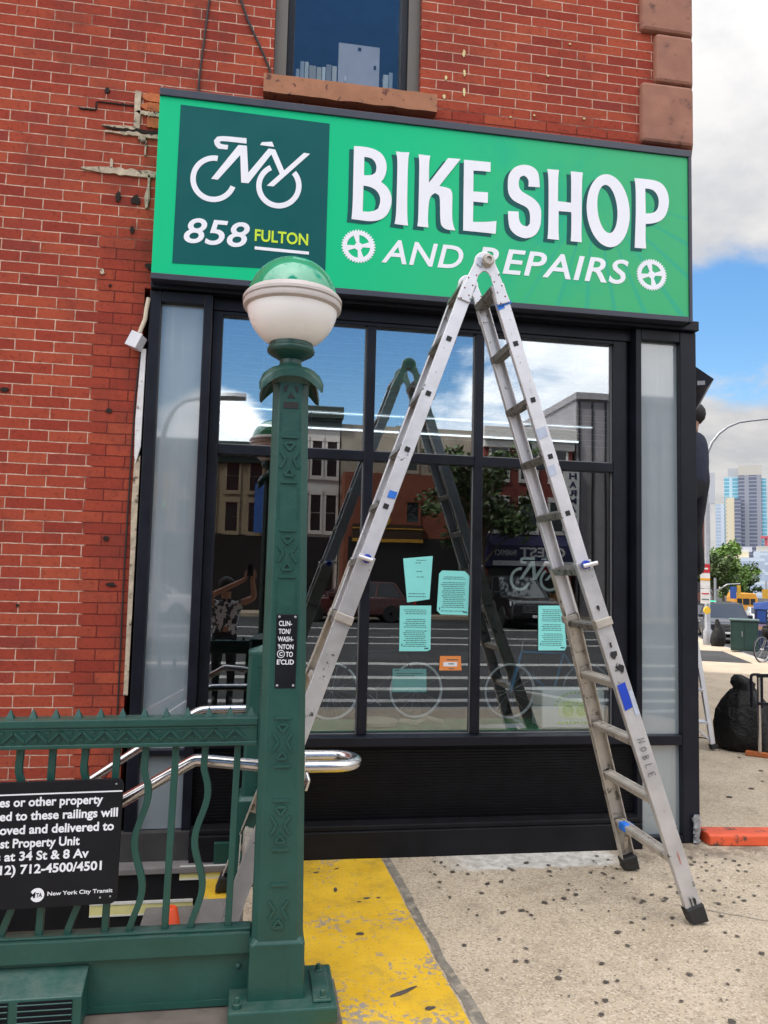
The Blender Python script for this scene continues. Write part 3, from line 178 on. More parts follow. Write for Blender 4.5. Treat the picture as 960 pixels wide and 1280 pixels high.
lime_letter = basic('lime_vinyl', lin(0.56, 0.74, 0.045), 0.45, 0, 0.04, spec=0.18)
sign_black = basic('sign_enamel_black', lin(0.007, 0.008, 0.011), 0.4, 0, 0.2, 6, spec=0.22)
sign_white = basic('sign_enamel_white', lin(0.72, 0.73, 0.78), 0.4, 0, 0.05)
steel = basic('brushed_stainless', lin(0.62, 0.60, 0.60), 0.24, 1.0, 0.06, 12, 0.05, 90, rv=0.05)
galv = basic('galvanised_steel', lin(0.33, 0.34, 0.36), 0.5, 0.6, 0.12, 10)
rubber = basic('black_rubber', lin(0.012, 0.012, 0.013), 0.65, 0, 0.3, 20)
orange_p = basic('orange_plastic', lin(0.75, 0.075, 0.012), 0.45, 0, 0.08, 9)
blue_p = basic('blue_plastic', lin(0.01, 0.05, 0.45), 0.4, 0, 0.1, 20)
tape_blue = basic('blue_tape', lin(0.02, 0.16, 0.62), 0.6, 0, 0.15, 30)
pale_tape = basic('pale_sticker', lin(0.42, 0.47, 0.58), 0.5, 0, 0.1, 30)
alu = basic('scuffed_aluminium_rail', lin(0.66, 0.65, 0.68), 0.42, 0.45, 0.10, 9, 0.15, 70, dirt=lin(0.10, 0.09, 0.085), dirt_s=23, dirt_t=(0.64, 0.69))
alu_outer = basic('scratched_outer_rail', lin(0.52, 0.51, 0.52), 0.40, 0.55, 0.16, 7, 0.2, 70, dirt=lin(0.05, 0.045, 0.042), dirt_s=19, dirt_t=(0.63, 0.68))
alu_worn = basic('worn_aluminium', lin(0.46, 0.42, 0.37), 0.5, 0.4, 0.2, 10, 0.2, 80, dirt=lin(0.12, 0.105, 0.09), dirt_s=17, dirt_t=(0.57, 0.66))
alu_rung = basic('ribbed_aluminium_rung', lin(0.28, 0.26, 0.235), 0.45, 0.6, 0.25, 30, 0.3, 90, dirt=lin(0.10, 0.09, 0.07), dirt_s=26, dirt_t=(0.5, 0.62))
frost = MT('frosted_panel')
_x = frost.xyz()
_st = frost.n('ShaderNodeMapping', {'Scale': (22.0, 22.0, 1.1)}); frost.l(frost.co, _st.inputs['Vector'])
_fc = frost.ramp(frost.noise(1.6, 6, 0.6), [(0.3, lin(0.20, 0.245, 0.275)), (0.7, lin(0.27, 0.31, 0.335))])
_fc = frost.mix(frost.math('MULTIPLY', frost.step(frost.noise(1.0, 5, 0.7, _st.outputs[0]), 0.52, 0.75), 0.35), _fc, lin(0.36, 0.39, 0.40))
frost.set(Base_Color=_fc, Roughness=0.35, Coat_Weight=1.0, Coat_Roughness=0.03, Coat_IOR=2.1)
frost = frost.m
def glass_mat(name, refl, tint=(0.93, 0.97, 0.97, 1), rcol=(0.92, 0.96, 1.0, 1), wav=0.0):
    m = MT(name); m.t.nodes.remove(m.p)
    g = m.n('ShaderNodeBsdfGlossy', {'Roughness': 0.0, 'Color': rcol}); t = m.n('ShaderNodeBsdfTransparent', {'Color': tint})
    lw = m.n('ShaderNodeLayerWeight', {'Blend': 0.35})
    fac = m.math('MULTIPLY_ADD', lw.outputs['Fresnel'], 0.5, refl, clamp=True)
    mixs = m.n('ShaderNodeMixShader'); m.l(fac, mixs.inputs[0]); m.l(t.outputs[0], mixs.inputs[1]); m.l(g.outputs[0], mixs.inputs[2])
    m.l(mixs.outputs[0], m.out.inputs[0])
    if wav:
        b = m.n('ShaderNodeBump', {'Strength': wav, 'Distance': 0.01}); m.l(m.noise(1.3, 2, 0.4), b.inputs['Height']); m.l(b.outputs[0], g.inputs['Normal'])
    return m.m
glass_hi = glass_mat('upper_pane_glass', 0.36, wav=0.035)
glass = glass_mat('window_glass', 0.125, wav=0.035)
glass_up = glass_mat('upper_window_glass', 0.05, wav=0.05)
car_glass = basic('car_glass', lin(0.015, 0.02, 0.025), 0.06, 0, 0.1, 3, coat=1.0, rv=0.02)

# ------------------------------------------------------------------ mesh builder
ROOT = {}
class MB:
    def __init__(s): s.v = []; s.f = []
    def add(s, vs, fs):
        o = len(s.v); s.v += [tuple(v) for v in vs]; s.f += [tuple(i+o for i in f) for f in fs]; return s
    def box(s, x0, x1, y0, y1, z0, z1):
        vs = [(x, y, z) for z in (z0, z1) for y in (y0, y1) for x in (x0, x1)]
        return s.add(vs, [(0, 2, 3, 1), (4, 5, 7, 6), (0, 1, 5, 4), (2, 6, 7, 3), (0, 4, 6, 2), (1, 3, 7, 5)])
    def bar(s, a, b, side, wd, th):
        """rectangular bar from a to b; wd across 'side', th across the third direction"""
        a = Vector(a); b = Vector(b); d = (b-a).normalized(); sv = Vector(side); sv = (sv-d*sv.dot(d)).normalized(); tv = d.cross(sv)
        vs = [p+sv*(wd/2*i)+tv*(th/2*j) for p in (a, b) for i, j in ((-1, -1), (1, -1), (1, 1), (-1, 1))]
        return s.add(vs, [(3, 2, 1, 0), (4, 5, 6, 7), (0, 1, 5, 4), (1, 2, 6, 5), (2, 3, 7, 6), (3, 0, 4, 7)])
    def tube(s, path, r, n=10, closed=False, cap=True):
        P = [Vector(p) for p in path]; k = len(P); o = len(s.v); ref = Vector((0.13, 0.31, 0.94)).normalized()
        for i, p in enumerate(P):
            if closed: d = P[(i+1) % k]-P[i-1]
            else: d = P[min(i+1, k-1)]-P[max(i-1, 0)]
            d.normalize(); q = ref-d*ref.dot(d)
            if q.length < 0.05: q = Vector((1, 0, 0))-d*d.x
            q.normalize(); ref = q; t = d.cross(q); rr = r[i] if isinstance(r, (list, tuple)) else r
            for j in range(n):
                a = 2*math.pi*j/n; s.v.append(tuple(p+q*(rr*math.cos(a))+t*(rr*math.sin(a))))
        for i in range(k if closed else k-1):
            for j in range(n):
                a = o+i*n+j; b = o+i*n+(j+1) % n; c = o+((i+1) % k)*n+(j+1) % n; d2 = o+((i+1) % k)*n+j
                s.f.append((a, b, c, d2))
        if cap and not closed:
            s.f.append(tuple(o+j for j in reversed(range(n)))); s.f.append(tuple(o+(k-1)*n+j for j in range(n)))
        return s
    def lathe(s, prof, c=(0, 0, 0), n=32, axis='z'):
        o = len(s.v); c = Vector(c)
        for r, z in prof:
            for j in range(n):
                a = 2*math.pi*j/n
                q = Vector((r*math.cos(a), r*math.sin(a), z))
                if axis == 'y': q = Vector((q.x, q.z, q.y))
                if axis == 'x': q = Vector((q.z, q.x, q.y))
                s.v.append(tuple(c+q))
        m = len(prof)
        for i in range(m-1):
            for j in range(n): s.f.append((o+i*n+j, o+i*n+(j+1) % n, o+(i+1)*n+(j+1) % n, o+(i+1)*n+j))
        s.f.append(tuple(o+j for j in reversed(range(n)))); s.f.append(tuple(o+(m-1)*n+j for j in range(n)))
        return s
    def prism(s, poly, y0, y1, plane='xz'):
        """outline in a plane, given thickness along the third axis"""
        n = len(poly)
        def P(a, b, c): return (a, c, b) if plane == 'xz' else ((a, b, c) if plane == 'xy' else (c, a, b))
        vs = [P(a, b, y0) for a, b in poly]+[P(a, b, y1) for a, b in poly]
        return s.add(vs, [tuple(range(n)), tuple(reversed(range(n, 2*n)))]+[(i, i+n, (i+1) % n+n, (i+1) % n) for i in range(n)])
    def loft(s, rings):
        o = len(s.v); n = len(rings[0])
        for r in rings: s.v += [tuple(p) for p in r]
        for i in range(len(rings)-1):
            for j in range(n): s.f.append((o+i*n+j, o+i*n+(j+1) % n, o+(i+1)*n+(j+1) % n, o+(i+1)*n+j))
        s.f.append(tuple(o+j for j in reversed(range(n)))); s.f.append(tuple(o+(len(rings)-1)*n+j for j in range(n)))
        return s
    def xf(s, fn, start=0):
        s.v[start:] = [tuple(fn(Vector(v))) for v in s.v[start:]]; return s
    def build(s, name, mat, parent=None, bevel=0.0, smooth=0, local=False, seg=2):
        me = bpy.data.meshes.new(name)
        off = Vector((0, 0, 0)) if local or parent is None else ROOT.get(parent.name, Vector((0, 0, 0)))
        me.from_pydata([tuple(Vector(v)-off) for v in s.v], [], s.f); me.validate()
        bm = bmesh.new(); bm.from_mesh(me); bmesh.ops.recalc_face_normals(bm, faces=bm.faces); bm.to_mesh(me); bm.free()
        if smooth:
            for p in me.polygons: p.use_smooth = True
            me.set_sharp_from_angle(angle=R(smooth))
        for m in (mat if isinstance(mat, (list, tuple)) else [mat]): me.materials.append(m)
        o = bpy.data.objects.new(name, me); COL.objects.link(o)
        if bevel:
            b = o.modifiers.new('bevel', 'BEVEL'); b.width = bevel; b.segments = seg; b.limit_method = 'ANGLE'; b.angle_limit = R(35)
        if parent is not None: o.parent = parent; ROOT[o.name] = off
        return o
def tag(o, label=None, cat=None, group=None, kind=None):
    if label: o['label'] = label
    if cat: o['category'] = cat
    if group: o['group'] = group
    if kind: o['kind'] = kind
    return o
def thing(name, loc, label, cat, group=None, rz=0.0):
    o = bpy.data.objects.new(name, None); COL.objects.link(o); o.location = loc; o.rotation_euler = (0, 0, rz); o.empty_display_size = 0.2
    ROOT[o.name] = Vector(loc); return tag(o, label, cat, group)
def copy_tree(o, parent=None):
    c = o.copy(); COL.objects.link(c); ROOT[c.name] = ROOT.get(o.name, Vector((0, 0, 0)))
    if parent is not None: c.parent = parent
    for ch in [x for x in COL.objects if x.parent == o]: copy_tree(ch, c)
    return c

# text and filled outlines (built-in font, no file is read)
_tc = {}
def _curve_mesh(cu):
    o = bpy.data.objects.new('tmp', cu); COL.objects.link(o)
    bpy.context.view_layer.update()
    me = bpy.data.meshes.new_from_object(o.evaluated_get(bpy.context.evaluated_depsgraph_get()))
    vs = [tuple(v.co) for v in me.vertices]; fs = [tuple(p.vertices) for p in me.polygons]
    bpy.data.objects.remove(o); bpy.data.curves.remove(cu); bpy.data.meshes.remove(me)
    return vs, fs
def text_geo(t, bold=0.0, shear=0.0, ext=0.02, space=1.0, res=4):
    k = (t, bold, shear, space)
    if k not in _tc:
        cu = bpy.data.curves.new('tmp', 'FONT'); cu.body = t; cu.size = 1.0; cu.offset = bold; cu.shear = shear
        cu.extrude = ext; cu.resolution_u = res; cu.space_character = space
        _tc[k] = _curve_mesh(cu)
    return _tc[k]
def put_text(mb, t, x0, x1, z0, z1, y, thick=0.003, bold=0.0, shear=0.0, face=-1, space=1.0):
    """fit a line of text into x0..x1, z0..z1 on a plane facing -Y (face=-1) or +Y (face=+1)"""
    vs, fs = text_geo(t, bold, shear, space=space)
    ax, bx = min(v[0] for v in vs), max(v[0] for v in vs); az, bz = min(v[1] for v in vs), max(v[1] for v in vs)
    out = []
    for v in vs:
        u_ = (v[0]-ax)/(bx-ax); q = (v[1]-az)/(bz-az); h = (v[2]/0.02+1)/2
        X = x0+u_*(x1-x0) if face < 0 else x1-u_*(x1-x0)
        out.append((X, y+face*thick*h, z0+q*(z1-z0)))
    return mb.add(out, fs)
def text_w(t, bold=0.0, space=1.0):
    vs, _ = text_geo(t, bold, 0.0, space=space); return max(v[0] for v in vs)-min(v[0] for v in vs)
def line_text(mb, t, x, zbase, size, y, thick=0.003, bold=0.0, right=False, face=-1, shear=0.0, xs=1.0):
    vs, fs = text_geo(t, bold, shear); ax, bx = min(v[0] for v in vs), max(v[0] for v in vs)
    ox = x-(bx-ax)*size*xs if right else x
    return mb.add([(ox+(v[0]-ax)*size*xs, y+face*thick*(v[2]/0.02+1)/2, zbase+v[1]*size) for v in vs], fs)
def put_outline(mb, loops, y, thick=0.003, dx=0.0, dz=0.0):
    cu = bpy.data.curves.new('tmp', 'CURVE'); cu.dimensions = '2D'; cu.fill_mode = 'BOTH'; cu.extrude = 0.02
    for lp in loops:
        sp = cu.splines.new('POLY'); sp.points.add(len(lp)-1); sp.use_cyclic_u = True
        for q, (a, b) in zip(sp.points, lp): q.co = (a, b, 0, 1)
    vs, fs = _curve_mesh(cu)
    return mb.add([(v[0]+dx, y-thick*(v[2]/0.02+1)/2, v[1]+dz) for v in vs], fs)
# ------------------------------------------------------------------ ground
HD = R(25); U = (math.sin(HD), math.cos(HD)); V = (math.cos(HD), -math.sin(HD))   # avenue direction and its right
SL = 0.028
def sl(s, lat): return (U[0]*s+V[0]*lat, -4.58+U[1]*s+V[1]*lat)
def gz(x, y):
    s = x*U[0]+(y+4.58)*U[1]; return -SL*min(max(s-8, 0), 90)
STAIR = (-3.6, 0.0, -1.46, -0.11)     # opening of the subway stair: x0, x1, y0, y1
asph = MT('asphalt'); _n = asph.noise(90, 3); _b = asph.noise(0.7, 5)
asph.set(Base_Color=asph.mix(asph.math('MULTIPLY', asph.step(_n, 0.45, 0.75), 0.5), asph.ramp(_b, [(0.3, lin(0.045, 0.045, 0.047)), (0.7, lin(0.07, 0.07, 0.072))]), lin(0.13, 0.13, 0.13)), Roughness=0.9, Specular_IOR_Level=0.06)
asph.bump(asph.noise(160, 3), 0.4, 0.004); asph = asph.m
cc = MT('sidewalk_concrete'); _x = cc.xyz()
base = cc.ramp(cc.noise(2.2, 6, 0.6), [(0.28, lin(0.385, 0.312, 0.222)), (0.72, lin(0.525, 0.435, 0.325))])
speck = cc.n('ShaderNodeTexVoronoi', {'Scale': 130.0}); cc.l(cc.co, speck.inputs['Vector'])
sx = cc.n('ShaderNodeSeparateColor'); cc.l(speck.outputs['Color'], sx.inputs[0])
base = cc.mix(cc.math('MULTIPLY', cc.step(sx.outputs[0], 0.72, 0.9), 0.55), base, lin(0.66, 0.58, 0.48))
base = cc.mix(cc.math('MULTIPLY', cc.step(sx.outputs[1], 0.76, 0.92), 0.6), base, lin(0.18, 0.14, 0.11))
base = cc.mix(cc.math('MULTIPLY', cc.step(cc.noise(5, 9, 0.78), 0.50, 0.68), 0.48), base, lin(0.22, 0.18, 0.14))
# pale cement band along the shop foot
edge = cc.math('ADD', _x[1], cc.math('MULTIPLY', cc.noise(9, 5, 0.6), 0.09))
band = cc.math('MULTIPLY', cc.step(edge, -0.275, -0.235), cc.math('MULTIPLY', cc.step(_x[0], 0.98, 1.35), cc.math('SUBTRACT', 1.0, cc.step(cc.math('ADD', _x[0], cc.math('MULTIPLY', cc.noise(7), 0.5)), 2.25, 2.5))))
base = cc.mix(cc.math('MULTIPLY', band, cc.math('SUBTRACT', 1.0, cc.step(_x[1], 0.0, 0.1))), base, cc.ramp(cc.noise(16, 6, 0.7), [(0.35, lin(0.36, 0.33, 0.29)), (0.6, lin(0.63, 0.61, 0.57))]))
# soot along the wall foot at the right and fine cracks
crk = cc.n('ShaderNodeTexVoronoi', {'Scale': 3.1}, feature='DISTANCE_TO_EDGE')
wv = cc.n('ShaderNodeVectorMath', operation='ADD'); cn = cc.n('ShaderNodeTexNoise', {'Scale': 5.0, 'Detail': 5.0}); cc.l(cc.co, cn.inputs['Vector']); cc.l(cc.co, wv.inputs[0])
vs2 = cc.n('ShaderNodeVectorMath', {'Scale': 0.25}, operation='SCALE'); cc.l(cn.outputs['Color'], vs2.inputs[0]); cc.l(vs2.outputs[0], wv.inputs[1]); cc.l(wv.outputs[0], crk.inputs['Vector'])
ck = cc.math('MULTIPLY', cc.math('SUBTRACT', 1.0, cc.step(crk.outputs['Distance'], 0.002, 0.007)), cc.step(cc.noise(1.7, 3), 0.5, 0.62))
base = cc.mix(cc.math('MULTIPLY', ck, 0.45), base, lin(0.12, 0.095, 0.07))
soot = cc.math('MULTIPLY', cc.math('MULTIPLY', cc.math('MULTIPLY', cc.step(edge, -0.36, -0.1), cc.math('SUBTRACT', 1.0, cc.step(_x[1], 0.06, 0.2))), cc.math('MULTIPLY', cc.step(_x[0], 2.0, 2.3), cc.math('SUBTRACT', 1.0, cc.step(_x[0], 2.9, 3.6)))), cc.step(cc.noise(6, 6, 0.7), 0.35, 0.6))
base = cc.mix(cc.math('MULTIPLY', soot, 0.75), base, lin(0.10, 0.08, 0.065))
cc.set(Base_Color=base, Roughness=0.85, Specular_IOR_Level=0.2); cc.bump(cc.noise(140, 5, 0.7), 0.45, 0.004); cc = cc.m

def near_sheet(name, mat, outer, z, th=0.004):
    mb = MB(); x0, x1, y0, y1 = STAIR
    cu = bpy.data.curves.new('tmp', 'CURVE'); cu.dimensions = '2D'; cu.fill_mode = 'BOTH'
    for lp in (outer, [(x0, y0), (x1, y0), (x1, y1), (x0, y1)]):
        sp = cu.splines.new('POLY'); sp.points.add(len(lp)-1); sp.use_cyclic_u = True
        for q, (a, b) in zip(sp.points, lp): q.co = (a, b, 0, 1)
    vs, fs = _curve_mesh(cu); mb.add([(v[0], v[1], z) for v in vs], fs); return mb
g = near_sheet('ground', asph, [sl(-220, -400), sl(8, -400), sl(8, 400), sl(-220, 400)], -0.14)
for a, b in ((8, 98), (98, 2500)):
    g.add([(*sl(s_, l_), -0.14-SL*min(s_-8, 90)) for s_, l_ in ((a, -400-b*0.5), (b, -400-b*0.5), (b, 400+b*0.5), (a, 400+b*0.5))], [(0, 1, 2, 3)])
tag(g.build('ground', asph), kind='structure')
KY = -4.62      # kerb of the cross street behind the camera
def lat_x(y, lat): # x of the avenue kerb line at a given y
    s = ((y+4.58)-V[1]*lat)/U[1]; return sl(s, lat)[0]
KL = 4.05
s8 = ((8)); c1 = sl(8, KL); c0 = (lat_x(KY, KL), KY)
g = near_sheet('sidewalk', cc, [(-60, KY), c0, c1, sl(8, -3.2), (-60, sl(8, -3.2)[1])], 0.0)
g.add([(*sl(s_, l_), -SL*(s_-8)) for s_, l_ in ((8, -3.2), (60, -3.2), (60, KL), (8, KL))], [(0, 1, 2, 3)])
tag(g.build('sidewalk', cc), kind='structure')
kerb_m = basic('granite_kerb', lin(0.36, 0.33, 0.30), 0.7, 0, 0.2, 5, 0.3, 80)
g = MB(); g.box(-60, c0[0], KY-0.15, KY-0.002, -0.14, 0.001)
def strip(mb, s0, s1, l0, l1, za, zb):
    def z(s_, q): return q-SL*min(max(s_-8, 0), 90)
    vs = [(*sl(s_, l_), z(s_, q)) for q in (za, zb) for s_, l_ in ((s0, l0), (s1, l0), (s1, l1), (s0, l1))]
    return mb.add(vs, [(0, 1, 2, 3), (7, 6, 5, 4), (0, 4, 5, 1), (1, 5, 6, 2), (2, 6, 7, 3), (3, 7, 4, 0)])
strip(g, 0.3, 8, KL+0.002, KL+0.15, -0.14, 0.001); strip(g, 8, 60, KL+0.002, KL+0.15, -0.14, 0.001)
tag(g.build('kerb', kerb_m, bevel=0.012), kind='structure')
g = MB(); strip(g, 8, 60, -3.0, KL-0.6, 0.0, 0.0045); g.f = g.f[1:2]
g2 = MB(); strip(g2, 21.6, 26.8, 2.3, 3.6, 0.001, 0.006); tag(g2.build('asphalt_patch', asph), kind='structure')

# painted and tarred areas of the pavement
yp = MT('worn_yellow_paint'); _x = yp.xyz()
low = yp.step(_x[1], -1.75, -0.45); wthr = yp.math('MULTIPLY_ADD', low, -0.085, 0.0)
wear = yp.step(yp.math('ADD', yp.math('ADD', yp.noise(34, 9, 0.76), wthr), yp.math('MULTIPLY', yp.noise(3.0, 3), 0.55)), 0.805, 0.84)
gr = yp.math('MAXIMUM', yp.step(yp.noise(48, 6, 0.75), 0.58, 0.68), yp.math('MULTIPLY', yp.step(yp.noise(4.0, 7, 0.75), 0.50, 0.68), 0.55))
col = yp.ramp(yp.noise(5, 5), [(0.3, lin(0.62, 0.37, 0.022)), (0.7, lin(0.73, 0.46, 0.038))])
col = yp.mix(yp.math('MULTIPLY', yp.step(yp.noise(7, 6, 0.7), 0.55, 0.75), 0.35), col, lin(0.42, 0.30, 0.10))
yp.set(Base_Color=yp.mix(gr, yp.mix(wear, col, lin(0.30, 0.26, 0.22)), lin(0.34, 0.24, 0.06)), Roughness=0.65, Specular_IOR_Level=0.2); yp.bump(yp.noise(90, 5, 0.7), 0.35, 0.004); yp = yp.m
def wob(pts, amp, n=14):
    out = []
    for (a, b), (c, d) in zip(pts, pts[1:]+pts[:1]):
        for k in range(n):
            t = k/n; px, py = a+(c-a)*t, b+(d-b)*t
            q = mnoise.noise(Vector((px*6, py*6, 3.1)))*amp; out.append((px+q, py+q*0.6))
    return out
def flat(mb, pts, z):
    return mb.add([(a, b, z) for a, b in pts], [tuple(range(len(pts)))])
g = MB(); flat(g, wob([(0.002, -0.078), (0.762, -0.078), (0.795, -1.2), (0.822, -1.75), (0.83, -1.95), (0.26, -1.95), (0.26, -0.86), (0.2, -0.42), (0.002, -0.4)], 0.006), 0.004)
tag(g.build('yellow_pavement_paint', yp), kind='structure')
tar = basic('tar_joint', lin(0.19, 0.17, 0.14), 0.8, 0, 0.35, 14, 0.5, 90, dirt=lin(0.34, 0.29, 0.22), dirt_s=16, dirt_t=(0.5, 0.62))
g = MB(); flat(g, wob([(0.772, -0.078), (0.815, -0.078), (0.846, -1.2), (0.880, -1.75), (0.90, -2.6), (0.845, -2.6), (0.832, -1.75), (0.806, -1.2)], 0.014), 0.0042); flat(g, wob([(2.12, -0.84), (2.75, -1.245), (3.6, -1.80), (3.6, -1.805), (2.75, -1.251), (2.12, -0.847)], 0.004), 0.0042)
tag(g.build('pavement_joint', tar), kind='structure')
gum_m = basic('old_gum', lin(0.075, 0.062, 0.052), 0.75, 0, 0.35, 30)
g = MB(); rg = random.Random(5)
def blob(x, y, r, st=1.0, a0=0.0, z=0.0062):
    n = 16; ph = rg.random()*9; pts = []
    for k in range(n):
        a = 2*math.pi*k/n; rr = r*(0.82+0.42*mnoise.noise(Vector((math.cos(a)*1.0+ph, math.sin(a)*1.0, ph)))+0.04*rg.random())
        u_, v_ = rr*math.cos(a)*st, rr*math.sin(a)
        pts.append((x+u_*math.cos(a0)-v_*math.sin(a0), y+u_*math.sin(a0)+v_*math.cos(a0)))
    vs = [(a, b, z) for a, b in pts]+[(x, y, z+0.001)]
    g.add(vs, [(k, (k+1) % n, n) for k in range(n)])
for k in range(420):
    x = rg.uniform(0.95, 3.4); y = rg.uniform(-2.6, -0.14)
    if rg.random() < 0.35: y = rg.uniform(-0.9, -0.2)
    if x > 2.7 and y > -0.2: continue
    blob(x, y, rg.choice((0.004, 0.005, 0.006, 0.008, 0.009, 0.011, 0.013, 0.015)), rg.uniform(0.9, 1.5), rg.random()*3)
for k in range(40):
    x = rg.uniform(3.4, 6.0); y = rg.uniform(-1.5, 3.2)
    blob(x, y, rg.uniform(0.010, 0.024), rg.uniform(0.9, 1.6), rg.random()*3)
for x, y, r, st, a0 in ((0.52, -1.0, 0.018, 1.6, 0.1), (0.46, -0.50, 0.012, 3.2, 1.5), (0.60, -0.62, 0.012, 1.8, 0), (0.66, -0.62, 0.010, 1.4, 0), (0.38, -0.26, 0.012, 2, 0.2), (0.49, -0.22, 0.008, 3, 0.7), (0.62, -1.5, 0.016, 4.2, 0.5), (0.56, -0.66, 0.008, 2, 0), (0.70, -1.62, 0.014, 2, 0.3)): blob(x, y, r, st, a0)
tag(g.build('chewing_gum_stain', gum_m), 'dark gum stains trodden into the pavement', 'stains', kind='stuff')

# ------------------------------------------------------------------ brick building
bk = MT('red_brick'); x_, y_, z_ = bk.xyz()
wn = bk.n('ShaderNodeTexNoise', {'Scale': 7.0, 'Detail': 3.0}); bk.l(bk.co, wn.inputs['Vector'])
wsc = bk.n('ShaderNodeVectorMath', {'Scale': 0.008}, operation='SCALE'); bk.l(wn.outputs['Color'], wsc.inputs[0])
cb = bk.n('ShaderNodeCombineXYZ'); bk.l(bk.math('ADD', x_, bk.math('MULTIPLY', y_, 0.9)), cb.inputs[0]); bk.l(z_, cb.inputs[1])
wad = bk.n('ShaderNodeVectorMath', operation='ADD'); bk.l(cb.outputs[0], wad.inputs[0]); bk.l(wsc.outputs[0], wad.inputs[1])
bt = bk.n('ShaderNodeTexBrick', {'Scale': 1.0, 'Mortar Size': 0.0066, 'Mortar Smooth': 1.0, 'Bias': 0.0, 'Brick Width': 0.2095, 'Row Height': 0.0642,
          'Color1': lin(0, 0, 0), 'Color2': lin(1, 1, 1), 'Mortar': lin(0.5, 0.5, 0.5)})
bt.offset = 0.5; bk.l(wad.outputs[0], bt.inputs['Vector'])
mfac = bk.step(bk.math('ADD', bt.outputs['Fac'], bk.math('MULTIPLY_ADD', bk.noise(46, 5, 0.75), 0.9, -0.45)), 0.40, 0.68)
bcol = bk.ramp(bt.outputs['Color'], [(0.0, lin(0.245, 0.040, 0.027)), (0.14, lin(0.30, 0.048, 0.030)), (0.5, lin(0.335, 0.060, 0.034)), (0.8, lin(0.385, 0.080, 0.042)), (0.93, lin(0.34, 0.060, 0.036)), (1.0, lin(0.24, 0.046, 0.036))])
bcol = bk.mix(bk.math('MULTIPLY', bk.step(bk.noise(14, 6, 0.7), 0.5, 0.72), 0.4), bcol, lin(0.20, 0.036, 0.024))
bcol = bk.mix(bk.math('MULTIPLY', bk.step(bk.noise(38, 6, 0.8), 0.52, 0.64), 0.55), bcol, lin(0.15, 0.026, 0.018))
bcol = bk.mix(bk.math('MULTIPLY', bk.step(bk.noise(60, 4, 0.7), 0.60, 0.75), 0.45), bcol, lin(0.45, 0.13, 0.085))
bcol = bk.mix(bk.math('MULTIPLY', bk.step(bk.noise(1.1, 5, 0.65), 0.47, 0.68), 0.42), bcol, lin(0.215, 0.040, 0.030))
# mortar: pale beside the shop's painted strip, paint-red next to the frame
jit = bk.math('MULTIPLY', bk.noise(4.5, 3), 0.16)
pm = bk.math('MULTIPLY', bk.step(bk.math('ADD', x_, jit), -0.90, -0.875), bk.math('SUBTRACT', 1.0, bk.step(bk.math('ADD', z_, jit), 3.55, 3.75)))
up_ = bk.math('MULTIPLY', bk.step(x_, 0.9, 0.95), bk.math('SUBTRACT', 1.0, bk.step(bk.math('ADD', z_, jit), 4.60, 4.68)))
pm = bk.math('MAXIMUM', pm, up_)
mcol = bk.ramp(bk.noise(22, 5, 0.65), [(0.32, lin(0.40, 0.235, 0.175)), (0.65, lin(0.66, 0.46, 0.36))])
mcol = bk.mix(bk.math('MULTIPLY', bk.step(bk.noise(4.0, 6, 0.7), 0.55, 0.68), 0.75), mcol, lin(0.16, 0.05, 0.035))
mcol = bk.mix(pm, mcol, lin(0.135, 0.026, 0.020))
soot_ = bk.math('MULTIPLY', bk.step(bk.noise(2.1, 7, 0.75), 0.48, 0.70), 0.46)
near_ = bk.math('MULTIPLY', bk.math('MULTIPLY', bk.step(x_, -1.25, -0.7), bk.math('SUBTRACT', 1.0, bk.step(x_, -0.4, 0.0))), bk.step(bk.noise(5.0, 6, 0.7), 0.42, 0.62))
bk.set(Base_Color=bk.mix(bk.math('MAXIMUM', soot_, bk.math('MULTIPLY', near_, 0.45)), bk.mix(mfac, bcol, mcol), lin(0.13, 0.038, 0.030)), Roughness=0.9, Specular_IOR_Level=0.12)
hh = bk.math('SUBTRACT', bk.math('MULTIPLY', bk.noise(55, 5, 0.7), 0.35), bk.math('MULTIPLY', mfac, 0.7)); bk.bump(hh, 0.9, 0.008); bk = bk.m
brown = basic('brownstone', lin(0.30, 0.135, 0.09), 0.85, 0, 0.18, 7, 0.5, 50, dirt=lin(0.12, 0.055, 0.04), dirt_s=11, dirt_t=(0.55, 0.72))
sill_m = basic('flaking_painted_sill', lin(0.34, 0.145, 0.075), 0.8, 0, 0.15, 9, 0.6, 40, dirt=lin(0.11, 0.035, 0.025), dirt_s=17, dirt_t=(0.58, 0.64))
casing = basic('grey_brown_casing', lin(0.105, 0.095, 0.082), 0.55, 0, 0.12, 4)
bld = thing('brick_building', (0, 0, 0), 'red brick corner building with pale mortar above the green bike shop sign', 'building')
g = MB(); WY0, WY1 = 0.03, 0.33; TOP = 14.0
g.box(-40, -0.70, WY0, WY1, -0.02, TOP); g.box(-0.70, -0.007, WY0, WY1, 3.24, TOP); g.box(0.915, 2.745, WY0, WY1, 3.24, TOP)
g.box(-0.007, 0.915, WY0, WY1, 3.24, 4.50); g.box(-0.007, 0.915, WY0, WY1, 6.45, TOP)
g.build('wall', bk, bld)
tn = math.tan(HD)
g = MB(); g.prism([(2.745, WY0), (2.745+12*tn, 12.03), (2.45+12*tn, 12.03), (2.45, 0.331)], 3.24, TOP, 'xy')
g.prism([(-40, 12.03), (2.45+12*tn, 12.03), (2.45+12*tn, 11.7), (-40, 11.7)], -0.5, TOP, 'xy'); g.box(-40, -39.7, WY1, 11.7, -0.5, TOP)
g.build('side_wall', bk, bld)
g = MB(); g.prism([(-40.1, 0.0), (2.8, 0.0), (2.8+12*tn, 12.1), (-40.1, 12.1)], TOP, TOP+0.3, 'xy'); g.build('roof', basic('roof_felt', lin(0.06, 0.06, 0.06), 0.9), bld)
z0 = 4.475; wide = True
